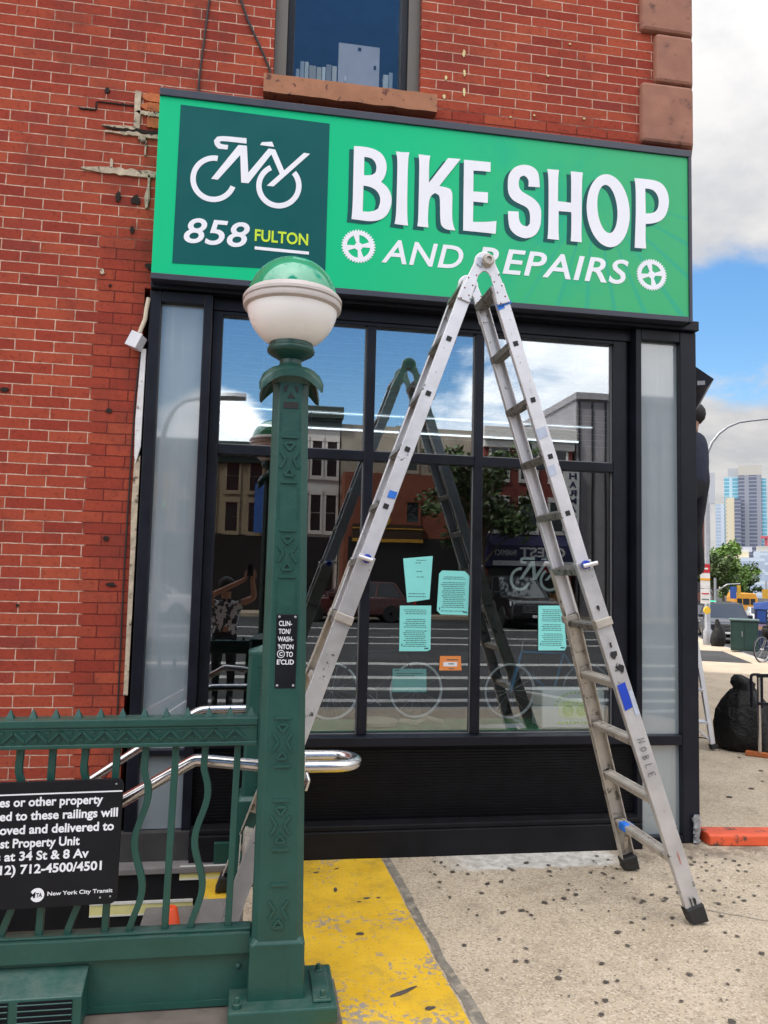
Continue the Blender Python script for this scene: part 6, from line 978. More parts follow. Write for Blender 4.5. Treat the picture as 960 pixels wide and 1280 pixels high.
def bicycle(loc, rz, r, label, frame_m, rim_m, group=None, tyre_m=rubber):
    t = thing('bicycle', loc, label, 'bicycle', group, rz); s = r/0.34; wb = 1.02*s
    for x in (-wb/2, wb/2):
        mb = MB(); mb.tube([(x+r*0.93*math.cos(a), 0, r+r*0.93*math.sin(a)) for a in [2*math.pi*i/40 for i in range(40)]], 0.013*s+0.003, 8, True); w_ = mb.build('wheel', rim_m, t, local=True, smooth=50)
        mb = MB(); mb.tube([(x+r*0.985*math.cos(a), 0, r+r*0.985*math.sin(a)) for a in [2*math.pi*i/40 for i in range(40)]], 0.016*s, 8, True); mb.build('tyre', tyre_m, w_, local=True, smooth=50)
        mb = MB()
        for i in range(14): a = 2*math.pi*i/14; mb.tube([(x, 0.02*s*(-1)**i, r), (x+r*0.92*math.cos(a), 0, r+r*0.92*math.sin(a))], 0.0022, 4)
        mb.tube([(x, -0.05*s, r), (x, 0.05*s, r)], 0.018*s, 8); mb.build('spokes', galv, w_, local=True)
    bb = (-0.06*s, 0, 0.29*s); st_ = (-0.20*s, 0, 0.78*s); hd = (0.36*s, 0, 0.80*s); hl = (0.40*s, 0, 0.66*s)
    mb = MB()
    for a, b in ((bb, st_), (st_, hd), (bb, hl), (hd, hl), (bb, (-wb/2, 0.03*s, r)), (st_, (-wb/2, 0.03*s, r)), (bb, (-wb/2, -0.03*s, r)), (st_, (-wb/2, -0.03*s, r)), (hl, (wb/2, 0.04*s, r)), (hl, (wb/2, -0.04*s, r))): mb.tube([a, b], 0.016*s, 8)
    mb.build('frame', frame_m, t, local=True, smooth=50)
    mb = MB(); mb.tube([hd, (0.34*s, 0, 0.93*s)], 0.013*s, 8); mb.tube([(0.27*s, 0.30*s, 0.95*s), (0.36*s, 0.18*s, 0.94*s), (0.36*s, -0.18*s, 0.94*s), (0.27*s, -0.30*s, 0.95*s)], 0.012*s, 8); mb.build('handlebar', galv, t, local=True, smooth=50)
    mb = MB(); mb.tube([st_, (-0.235*s, 0, 0.90*s)], 0.012*s, 8); mb.loft([[(-0.38*s, -0.07*s, 0.91*s), (-0.38*s, 0.07*s, 0.91*s), (-0.38*s, 0.07*s, 0.95*s), (-0.38*s, -0.07*s, 0.95*s)], [(-0.25*s, -0.06*s, 0.90*s), (-0.25*s, 0.06*s, 0.90*s), (-0.25*s, 0.06*s, 0.94*s), (-0.25*s, -0.06*s, 0.94*s)], [(-0.10*s, -0.018*s, 0.91*s), (-0.10*s, 0.018*s, 0.91*s), (-0.10*s, 0.018*s, 0.935*s), (-0.10*s, -0.018*s, 0.935*s)]]); mb.build('saddle', rubber, t, local=True)
    mb = MB(); mb.tube([(bb[0], -0.07*s, bb[2]), (bb[0], 0.07*s, bb[2])], 0.012*s, 8); mb.tube([(bb[0], -0.07*s, bb[2]), (bb[0]+0.12*s, -0.08*s, bb[2]-0.11*s)], 0.009*s, 6); mb.tube([(bb[0], 0.07*s, bb[2]), (bb[0]-0.12*s, 0.08*s, bb[2]+0.11*s)], 0.009*s, 6)
    mb.tube([(bb[0]+0.085*s*math.cos(a), -0.045*s, bb[2]+0.085*s*math.sin(a)) for a in [2*math.pi*i/20 for i in range(20)]], 0.006*s, 6, True); mb.build('crank', galv, t, local=True)
    return t
rim_w = basic('white_rim', lin(0.85, 0.86, 0.88), 0.4)
mb = MB(); mb.box(-0.2, 2.38, 0.503, 1.1, 0.531, 0.612); tag(mb.build('display_platform', floor_in), 'low dark platform behind the window ledge carrying the bicycles', 'platform')
bicycle((0.83, 0.78, 0.613), R(6), 0.20, 'white rimmed bicycle inside the shop behind the middle pane', basic('black_frame', lin(0.02, 0.02, 0.022), 0.4), rim_w)
bicycle((2.09, 0.80, 0.613), R(186), 0.20, 'blue framed bicycle inside the shop behind the right pane', basic('blue_frame', lin(0.05, 0.32, 0.62), 0.35), rim_w)
# printed grey box on the ledge
db = thing('display_box', (2.01, 0.225, 0.672), 'grey display box with lime printed emblem on the window ledge', 'box')
mb = MB(); mb.box(-0.215, 0.20, -0.08, 0.10, 0.001, 0.235); mb.build('box_body', basic('grey_carton', lin(0.78, 0.80, 0.77), 0.7, 0, 0.08, 6), db, bevel=0.008, local=True)
lime = basic('lime_print', lin(0.45, 0.70, 0.03), 0.6); pal = basic('pale_lime_print', lin(0.85, 0.92, 0.55), 0.6)
mb = MB(); o_ = [(0.108*math.copysign(abs(math.cos(a))**0.6, math.cos(a)), 0.118+0.058*math.copysign(abs(math.sin(a))**0.6, math.sin(a))) for a in [2*math.pi*i/40 for i in range(40)]]
mb.prism(o_, -0.0825, -0.0802); e_ = mb.build('oval_emblem', pal, db, local=True)
mb = MB()
for x in (-0.045, 0.045):
    for r_ in (0.031, 0.019): mb.tube([(x+r_*math.cos(a), -0.084, 0.113+r_*math.sin(a)) for a in [2*math.pi*i/24 for i in range(24)]], 0.0035, 6, True)
    mb.lathe([(0.008, -0.0855), (0.008, -0.083)], (x, 0, 0.113), 12, 'y')
for x in (-0.08, -0.05, -0.02, 0.01, 0.04, 0.07): mb.box(x, x+0.012, -0.0845, -0.083, 0.158, 0.164)
for i in range(13):
    a = R(20+140*i/12); mb.box(0.135*math.cos(a)-0.006, 0.135*math.cos(a)+0.006, -0.083, -0.0802, 0.105+0.118*math.sin(a)-0.004, 0.105+0.118*math.sin(a)+0.004)
for i in range(9): mb.box(-0.11+i*0.025, -0.095+i*0.025, -0.083, -0.0802, 0.030, 0.043)
mb.build('emblem_print', lime, e_, local=True)
mb = MB(); mb.loft([[(0.0, -0.03, 0), (0.3, -0.05, 0), (0.3, -0.05, 0.002), (0.0, -0.03, 0.002)], [(0.0, 0.05, 0.0), (0.3, 0.03, 0.012), (0.3, 0.03, 0.014), (0.0, 0.05, 0.002)]]); mb.xf(lambda v: v+Vector((1.40, 0.22, 0.673))); tag(mb.build('paper_sheet', sign_white), 'white paper sheet lying on the window ledge left of the box', 'paper')
mb = MB(); mb.lathe([(0.05, 0), (0.12, 0.01), (0.13, 0.03), (0.05, 0.04)], (0.78, 0.30, 0.672), 20); mb.tube([(0.92, 0.3, 0.70), (1.02, 0.27, 0.69), (1.10, 0.33, 0.71), (1.2, 0.28, 0.69)], 0.014, 8); tag(mb.build('cream_cloth', basic('cream_cloth', lin(0.55, 0.48, 0.36), 0.9)), 'crumpled cream cloth lying on the green window ledge', 'cloth')
scol = [(0.6, 0.04, 0.03), (0.65, 0.25, 0.03), (0.5, 0.45, 0.05), (0.08, 0.3, 0.08), (0.6, 0.10, 0.12)]
sdesc = ['red carton on the top board of the shelf behind the right pane', 'orange carton on the shelf behind the right pane', 'yellow carton on the shelf behind the right pane', 'green carton on the shelf behind the right pane', 'large pink red carton low on the shelf behind the right pane']
sh = thing('display_shelf', (2.36, 1.35, 0.53), 'tall dark display shelf inside the shop behind the right pane', 'shelf')
mb = MB(); mb.box(-0.20, -0.18, -0.12, 0.12, 0, 1.5); mb.box(0.18, 0.20, -0.12, 0.12, 0, 1.5); mb.build('upright', black_matte, sh, local=True)
for z in (0.3, 0.62, 0.86, 1.1): mb = MB(); mb.box(-0.18, 0.18, -0.12, 0.12, z, z+0.02); mb.build('shelf_board', wall_in, sh, local=True)
for i, (x, z, w_, h_) in enumerate(((2.26, 1.651, 0.09, 0.07), (2.34, 1.411, 0.07, 0.08), (2.43, 1.411, 0.06, 0.06), (2.28, 1.171, 0.07, 0.09), (2.40, 1.171, 0.16, 0.13))):
    mb = MB(); mb.box(x-w_/2, x+w_/2, 1.26, 1.36, z, z+h_); tag(mb.build('carton', basic('carton_colour', lin(*scol[i]), 0.6), bevel=0.003), sdesc[i], 'carton', 'cartons on the shop shelf')

# ------------------------------------------------------------------ corner details to the right
op = basic('orange_red_paint', lin(0.62, 0.085, 0.028), 0.55, 0, 0.14, 7, 0.35, 60, dirt=lin(0.07, 0.04, 0.025), dirt_s=11, dirt_t=(0.54, 0.66))
mb = MB(); mb.loft([[(2.80, -0.06, 0), (2.80, -0.055, 0.060), (2.80, -0.035, 0.068), (2.80, 0.10, 0.068), (2.80, 0.12, 0)], [(4.2, -0.20, 0), (4.2, -0.195, 0.060), (4.2, -0.175, 0.068), (4.2, -0.04, 0.068), (4.2, -0.02, 0)]])
tag(mb.build('painted_curb', op, bevel=0.008), 'low orange red painted curb at the foot of the shop corner', 'curb')
mb = MB(); rg = random.Random(8)
for i in range(9):
    z = 0.01+0.018*i; mb.loft([[(2.735+rg.uniform(-0.008, 0.008)+0.022*math.cos(a)*rg.uniform(0.6, 1.2), -0.018+0.018*math.sin(a)*rg.uniform(0.6, 1.2), z+dz) for a in [2*math.pi*j/7 for j in range(7)]] for dz in (0, 0.02)])
tag(mb.build('crumpled_foil', galv), 'crumpled silver foil stuck at the foot of the shop corner', 'foil')
aw = thing('awning', (3.3, 1.2, 3.1), 'black sloping awning projecting from the side wall past the corner', 'awning')
def sd_pt(y, o_, z): return (2.775+y*tn+V[0]*o_, 0.01+y+V[1]*o_, z)
mb = MB(); mb.loft([[sd_pt(y, 0.004, 3.52), sd_pt(y, 0.30, 3.285), sd_pt(y, 0.255, 3.225), sd_pt(y, 0.004, 3.225)] for y in (1.36, 2.3)]); mb.build('canopy', black_paint, aw)
mb = MB(); mb.bar(sd_pt(1.354, 0.17, 3.255), sd_pt(1.354, 0.23, 3.255), (0, 0, 1), 0.035, 0.004); mb.build('lamp_patch', galv, aw)

# ladder with a worker round the corner
l2 = thing('step_ladder', (4.2, 2.7, 0), 'small aluminium step ladder round the shop corner carrying the worker', 'ladder')
lr0, lr1, ll0, ll1 = Vector((4.42, 2.49, 0.0)), Vector((4.17, 2.53, 1.62)), Vector((4.07, 2.66, 0)), Vector((4.05, 2.63, 1.62))
alu_b = basic('bright_aluminium', lin(0.68, 0.69, 0.73), 0.38, 0.35, 0.06, 9)
for a, b in ((lr0, lr1), (ll0, ll1)):
    mb = MB(); mb.bar(a+(b-a)*0.03, b, (1, 0, 0), 0.045, 0.03); mb.build('rail', alu_b, l2, bevel=0.003)
    mb = MB(); mb.bar(a+Vector((0.002, 0, 0.008)), a+(b-a)*0.035+Vector((0.002, 0, 0)), (1, 0, 0), 0.06, 0.05); mb.build('foot', rubber, l2, bevel=0.005)
for k in range(5):
    t = 0.16+0.19*k; mb = MB(); mb.bar(lr0.lerp(lr1, t), ll0.lerp(ll1, t), (0, 1, 0.1), 0.075, 0.028); mb.build('rung', alu_b, l2, bevel=0.003)
for a, b in ((lr1, Vector((4.52, 3.28, 0.0))), (ll1, Vector((4.37, 3.32, 0.0)))):
    mb = MB(); mb.bar(a+Vector((0, 0.04, 0)), b+Vector((0, 0, 0.02)), (1, 0, 0), 0.03, 0.025); mb.build('back_leg', alu_b, l2)
mb = MB(); mb.bar(lr0.lerp(lr1, 0.04), ll0.lerp(ll1, 0.16).lerp(lr0.lerp(lr1, 0.16), 0.5), (0, 1, 0), 0.02, 0.012); mb.build('brace', alu_b, l2)
mb = MB(); mb.prism([(4.03, 2.50), (4.20, 2.48), (4.23, 2.66), (4.06, 2.70)], 1.621, 1.645, 'xy'); mb.build('top_step', alu_b, l2, bevel=0.004)

def make_person(name, loc, label, J, E, mats, paint, hair=None, face=None):
    """one skinned surface grown on a joint skeleton; paint(point) picks the material slot"""
    me = bpy.data.meshes.new('tmp'); idx = {k: i for i, k in enumerate(J)}
    me.from_pydata([J[k][:3] for k in J], [(idx[a], idx[b]) for a, b in E], [])
    o = bpy.data.objects.new('tmp', me); COL.objects.link(o)
    o.modifiers.new('s', 'SKIN'); sv = me.skin_vertices[0].data
    for k, i in idx.items(): sv[i].radius = J[k][3] if isinstance(J[k][3], tuple) else (J[k][3], J[k][3]); sv[i].use_root = (k == 'pelvis')
    ss_ = o.modifiers.new('u', 'SUBSURF'); ss_.levels = 2; ss_.render_levels = 2
    bpy.context.view_layer.update(); m2 = bpy.data.meshes.new_from_object(o.evaluated_get(bpy.context.evaluated_depsgraph_get()))
    bpy.data.objects.remove(o); bpy.data.meshes.remove(me); m2.name = name
    for m_ in mats: m2.materials.append(m_)
    for p in m2.polygons: p.use_smooth = True; p.material_index = paint(p.center)
    b = bpy.data.objects.new(name, m2); COL.objects.link(b); b.location = loc; ROOT[b.name] = Vector(loc); tag(b, label, 'person')
    return b
skin = basic('skin', lin(0.33, 0.17, 0.115), 0.55, 0, 0.08, 12); navy = basic('navy_shirt', lin(0.016, 0.02, 0.042), 0.9, 0, 0.25, 14); trou = basic('black_trousers', lin(0.012, 0.012, 0.016), 0.9, 0, 0.25, 14); hair_m = basic('black_hair', lin(0.012, 0.009, 0.008), 0.7, 0, 0.3, 40); shoe = basic('dark_shoe', lin(0.02, 0.018, 0.016), 0.6)
# worker: local +x is the way he faces (towards the wall)
J = {'pelvis': (0.0, 0, 0.93, (0.155, 0.12)), 'waist': (-0.02, 0, 1.08, (0.15, 0.115)), 'chest': (0.0, 0, 1.30, (0.175, 0.125)), 'neckb': (0.03, -0.03, 1.46, 0.075), 'neck': (0.05, -0.06, 1.53, 0.055), 'head': (0.06, -0.09, 1.64, (0.083, 0.098)), 'crown': (0.06, -0.10, 1.72, (0.07, 0.08))}
E = [('pelvis', 'waist'), ('waist', 'chest'), ('chest', 'neckb'), ('neckb', 'neck'), ('neck', 'head'), ('head', 'crown')]
for s, n_ in ((1, 'l'), (-1, 'r')):
    J.update({'sh'+n_: (0.02, 0.18*s, 1.40, 0.066), 'el'+n_: (0.22, 0.24*s, 1.30, 0.046), 'wr'+n_: (0.40, 0.16*s, 1.46, 0.033), 'pa'+n_: (0.44, 0.14*s, 1.54, (0.036, 0.02)), 'hp'+n_: (0.0, 0.085*s, 0.86, 0.10), 'kn'+n_: (0.05, 0.10*s, 0.48, 0.065), 'an'+n_: (-0.01, 0.10*s, 0.08, 0.042), 'to'+n_: (0.13, 0.11*s, 0.03, (0.045, 0.03))})
    E += [('chest', 'sh'+n_), ('sh'+n_, 'el'+n_), ('el'+n_, 'wr'+n_), ('wr'+n_, 'pa'+n_), ('pelvis', 'hp'+n_), ('hp'+n_, 'kn'+n_), ('kn'+n_, 'an'+n_), ('an'+n_, 'to'+n_)]
    for q in range(4): J['f%d%s' % (q, n_)] = (0.47, (0.175-0.022*q)*s, 1.61-0.004*abs(q-1), 0.0085); J['g%d%s' % (q, n_)] = (0.495, (0.175-0.022*q)*s, 1.655-0.008*abs(q-1), 0.0075); E += [('pa'+n_, 'f%d%s' % (q, n_)), ('f%d%s' % (q, n_), 'g%d%s' % (q, n_))]
    J['th'+n_] = (0.45, 0.095*s, 1.54, 0.010); J['tt'+n_] = (0.475, 0.085*s, 1.575, 0.0085); E += [('pa'+n_, 'th'+n_), ('th'+n_, 'tt'+n_)]
def paint(c):
    if c.z < 0.11: return 3
    if c.z < 0.98: return 2
    if c.x > 0.24 or c.z > 1.475: return 0
    return 1
wk = make_person('person', (4.30, 2.60, 1.646), 'worker in dark clothes standing on a ladder, half hidden by the shop corner', J, E, [skin, navy, trou, shoe], paint)
wk.rotation_euler = (0, 0, R(112))
mb = MB(); mb.lathe([(0.060, 1.575), (0.098, 1.62), (0.110, 1.67), (0.104, 1.72), (0.075, 1.765), (0.03, 1.785)], (0.05, -0.095, 0), 20); mb.build('hair', hair_m, wk, smooth=60, local=True)

# black rubbish bag and rack
blk_bag = MT('black_bag_plastic'); blk_bag.set(Base_Color=lin(0.006, 0.006, 0.0065), Roughness=0.5, Specular_IOR_Level=0.3); blk_bag.bump(blk_bag.noise(9, 6, 0.6, dist=1.5), 0.9, 0.04); blk_bag = blk_bag.m
bg_ = thing('rubbish_bag', (4.80, 2.55, 0), 'big black rubbish bag tied at the neck on the pavement', 'bag')
mb = MB(); rings = []
for i, (z, r_) in enumerate(((0.0, 0.22), (0.03, 0.262), (0.12, 0.275), (0.24, 0.265), (0.36, 0.232), (0.46, 0.185), (0.53, 0.14), (0.565, 0.11))):
    rings.append([(-0.02*z+r_*(1+0.10*mnoise.noise(Vector((math.cos(a)*2.2, math.sin(a)*2.2, z*4)))+0.085*math.sin(a*9+z*6)*(z > 0.2)*min(1, z*2))*math.cos(a)*1.06, r_*(1+0.08*math.sin(a*7))*math.sin(a), z) for a in [2*math.pi*j/44 for j in range(44)]])
mb.loft(rings); mb.build('bag_body', blk_bag, bg_, smooth=70, local=True)
mb = MB(); rings = []
for z, r_, dx in ((0.555, 0.115, 0), (0.59, 0.10, -0.01), (0.63, 0.115, -0.02), (0.675, 0.085, -0.045), (0.71, 0.035, -0.07)):
    rings.append([(dx+r_*(1+0.12*math.sin(a*5+z*9))*math.cos(a), r_*0.8*(1+0.15*math.sin(a*6))*math.sin(a), z) for a in [2*math.pi*j/32 for j in range(32)]])
mb.loft(rings); mb.build('tied_neck', blk_bag, bg_, smooth=70, local=True)
rk = thing('metal_rack', (4.75, 2.15, 0), 'steel post rack with black rails on an orange wooden foot', 'rack')
ax_ = Vector((0.70, -0.71, 0)).normalized(); A0 = Vector((4.705, 2.19, 0.0))
mb = MB(); mb.bar(A0-ax_*0.12+Vector((0, 0, 0.02)), A0+ax_*0.75+Vector((0, 0, 0.02)), (0, 0, 1), 0.038, 0.07); mb.build('wooden_foot', basic('orange_wood', lin(0.45, 0.13, 0.035), 0.6, 0, 0.2, 12), rk, bevel=0.004)
for q in (0.0, 0.62): 
    mb = MB(); p = A0+ax_*q; mb.tube([p+Vector((0, 0, 0.04)), p+Vector((0, 0, 0.74))], 0.017, 12); mb.build('post', steel, rk, smooth=40)
pr_ = Vector((0.93, -0.36, 0)).normalized()
mb = MB(); p = A0; mb.tube(bend([p+Vector((-0.06, 0.02, 0.45)), p+Vector((-0.065, 0.02, 0.755)), p+Vector((0.03, 0.0, 0.755)), p+Vector((0.03, 0, 0.45))], 4, 0.03), 0.013, 10)
mb.bar(p+Vector((-0.02, 0, 0.745)), p+pr_*0.75+Vector((0, 0, 0.78)), (0, 0, 1), 0.032, 0.03); mb.bar(p+Vector((-0.03, -0.02, 0.49)), p+pr_*0.75+Vector((0, -0.02, 0.49)), (0, 0, 1), 0.028, 0.02); mb.build('black_rail', black_paint, rk, smooth=35)
mb = MB(); mb.tube([(4.25, 3.1, 0.01), (4.42, 3.25, 0.012), (4.62, 2.95, 0.012), (4.75, 2.62, 0.012)], 0.006, 6); tag(mb.build('power_cord', rubber), 'thin black cord lying on the pavement by the ladder', 'cord')
# ------------------------------------------------------------------ far down the avenue
def cobra_lamp(loc, head, h, reach, label, group=None, top_curve=True):
    t = thing('street_lamp', loc, label, 'street lamp', group); d = Vector((math.sin(R(head)), math.cos(R(head)), 0))
    mb = MB(); mb.lathe([(0.17, 0), (0.17, 0.5), (0.105, 0.6), (0.068, h*0.75)], n=16); mb.build('pole', galv, t, smooth=40, local=True)
    P = [Vector((0, 0, h*0.72)), Vector((0, 0, h*0.78))]+[d*(reach*0.55*(1-math.cos(a)))+Vector((0, 0, h*0.78+h*0.19*math.sin(a))) for a in [R(15*i) for i in range(1, 7)]]+[d*reach+Vector((0, 0, h*0.985))]
    mb = MB(); mb.tube(P, [0.058]*2+[0.055-0.003*i for i in range(7)], 10); mb.build('arm', galv, t, smooth=40, local=True)
    mb = MB(); e = d*reach+Vector((0, 0, h*0.985)); mb.loft([[tuple(e+d*a+Vector((-d.y, d.x, 0))*(b*w_)+Vector((0, 0, c))) for b, c in ((-1, 0), (-0.6, 0.09), (0.6, 0.09), (1, 0), (0.6, -0.06), (-0.6, -0.06))] for a, w_ in ((-0.1, 0.06), (0.15, 0.14), (0.5, 0.15), (0.72, 0.07))]); mb.build('lamp_head', galv, t, smooth=40, local=True)
    return t
def zg(x, y): return gz(x, y)
cobra_lamp((16.42, 21.96, zg(16.42, 21.96)), 110, 8.55, 2.9, 'tall grey street lamp with curved arm beyond the shop corner')
ps = thing('parking_sign', (16.30, 21.80, 1.0), 'red and white parking sign panels on the grey street lamp pole', 'sign')
cdir = Vector((-CAM.x+16.3, -CAM.y+21.8, 0)).normalized(); sdv = Vector((cdir.y, -cdir.x, 0)); red_s = basic('sign_red', lin(0.50, 0.02, 0.035), 0.5); yel_s = basic('sign_amber', lin(0.75, 0.36, 0.03), 0.5); whs = basic('sign_plain_white', lin(0.72, 0.72, 0.70), 0.5)
def sgn(z0, z1, m_, name, wd=0.33, off=0.0, par=ps, base=Vector((16.25, 21.72, 0))):
    mb = MB(); a = base+sdv*(-wd/2-0.05)+Vector((0, 0, (z0+z1)/2))-cdir*off; mb.bar(a, a+sdv*wd, (0, 0, 1), z1-z0, 0.012); return mb.build(name, m_, par)
p_ = sgn(1.98, 2.30, red_s, 'red_panel'); sgn(2.10, 2.16, whs, 'white_line', 0.2, 0.012, p_); p_ = sgn(1.42, 1.96, whs, 'white_panel'); sgn(1.70, 1.78, yel_s, 'amber_line', 0.33, 0.012, p_); p_ = sgn(0.86, 1.40, whs, 'white_panel'); sgn(1.2, 1.24, red_s, 'line', 0.25, 0.012, p_); sgn(1.0, 1.03, ink, 'line', 0.25, 0.012, p_)
mb = MB(); a = Vector((16.3, 21.8, 0.62)); mb.lathe([(0.13, -0.03), (0.14, 0.0), (0.13, 0.03)], a-cdir*0.12, 16, 'y'); tag(mb.build('yellow_marker', basic('marker_yellow', lin(0.8, 0.5, 0.03), 0.5)), 'round yellow marker low on the grey street lamp pole', 'sign')
mb = MB(); rings = []
for z, r_, dx in ((0, 0.20, 0), (0.15, 0.26, 0), (0.4, 0.24, 0.02), (0.62, 0.17, 0.04), (0.78, 0.10, 0.0), (0.95, 0.05, -0.03)): rings.append([(16.28+dx+r_*(1+0.1*math.sin(a*5+z*7))*math.cos(a), 21.1+r_*math.sin(a), zg(16.3, 21.1)+z) for a in [2*math.pi*j/18 for j in range(18)]])
mb.loft(rings); tag(mb.build('rubbish_bag', blk_bag, smooth=60), 'small black rubbish bag leaning at the street lamp foot', 'bag')
gb = thing('utility_cabinet', (15.35, 18.2, zg(15.35, 18.2)), 'dark green metal cabinet on the pavement edge', 'cabinet', rz=R(-33))
mb = MB(); mb.box(-0.40, 0.40, -0.36, 0.36, 0.05, 0.98); mb.build('cabinet_body', basic('cabinet_green', lin(0.018, 0.052, 0.042), 0.5, 0, 0.15, 3), gb, bevel=0.02, local=True)
mb = MB(); mb.box(-0.44, 0.44, -0.40, 0.40, 0.981, 1.03); mb.build('lid', basic('cabinet_lid', lin(0.10, 0.15, 0.14), 0.5), gb, bevel=0.01, local=True)
mb = MB(); mb.box(-0.35, -0.02, -0.372, -0.361, 0.12, 0.93); mb.box(0.02, 0.35, -0.372, -0.361, 0.12, 0.93); dr_ = mb.build('door', basic('cabinet_door', lin(0.02, 0.058, 0.047), 0.5), gb, local=True); mb = MB(); mb.box(-0.08, -0.05, -0.385, -0.373, 0.5, 0.66); mb.build('handle', galv, dr_, local=True)
pmr = thing('parking_meter', (16.75, 19.35, zg(16.75, 19.35)), 'dark blue parking pay station with a white letter P', 'parking meter', rz=R(-33))
mt_blue = basic('meter_dark_blue', lin(0.022, 0.030, 0.075), 0.45); mt_sign = basic('meter_sign_blue', lin(0.025, 0.075, 0.30), 0.45)
mb = MB(); mb.box(-0.20, 0.20, -0.15, 0.15, 0, 1.35); mb.build('meter_body', mt_blue, pmr, bevel=0.02, local=True)
mb = MB(); mb.loft([[(-0.22, -0.17, 1.351), (0.22, -0.17, 1.351), (0.22, 0.17, 1.351), (-0.22, 0.17, 1.351)], [(-0.22, -0.10, 1.56), (0.22, -0.10, 1.62), (0.22, 0.17, 1.62), (-0.22, 0.17, 1.56)]]); mb.build('solar_top', mt_sign, pmr, bevel=0.01, local=True)
mb = MB(); put_text(mb, 'P', -0.06, 0.09, 1.0, 1.26, -0.1525, 0.004, 0.03); mb.build('letter', whs, pmr, local=True)
mb = MB(); mb.box(-0.12, 0.14, -0.158, -0.151, 0.94, 1.31); mb.build('sign_panel', mt_sign, pmr, local=True)
mb = MB(); mb.box(-0.13, 0.15, -0.158, -0.151, 0.66, 0.86); sp_ = mb.build('screen_panel', basic('meter_stripe', lin(0.35, 0.25, 0.35), 0.4), pmr, local=True); mb = MB(); mb.box(-0.13, 0.15, -0.161, -0.1585, 0.72, 0.76); mb.build('orange_line', yel_s, sp_, local=True)
bicycle((13.45, 14.1, zg(13.45, 14.1)), R(20), 0.34, 'dark parked bicycle at the right edge on the far pavement', basic('dark_frame', lin(0.02, 0.02, 0.022), 0.4), galv)
mb = MB(); rg = random.Random(2)
for (x, y, z, r_) in ((13.25, 14.02, 0.78, 0.20), (13.5, 14.1, 0.9, 0.22), (13.75, 14.2, 0.62, 0.2)): mb.lathe([(0.03, -r_), (r_*0.8, -r_*0.6), (r_, 0), (r_*0.8, r_*0.6), (0.03, r_)], (x, y, z+zg(x, y)), 14)
tag(mb.build('bicycle_cover', blk_bag, smooth=60), 'black cover thrown over the parked bicycle at the right edge', 'cover')

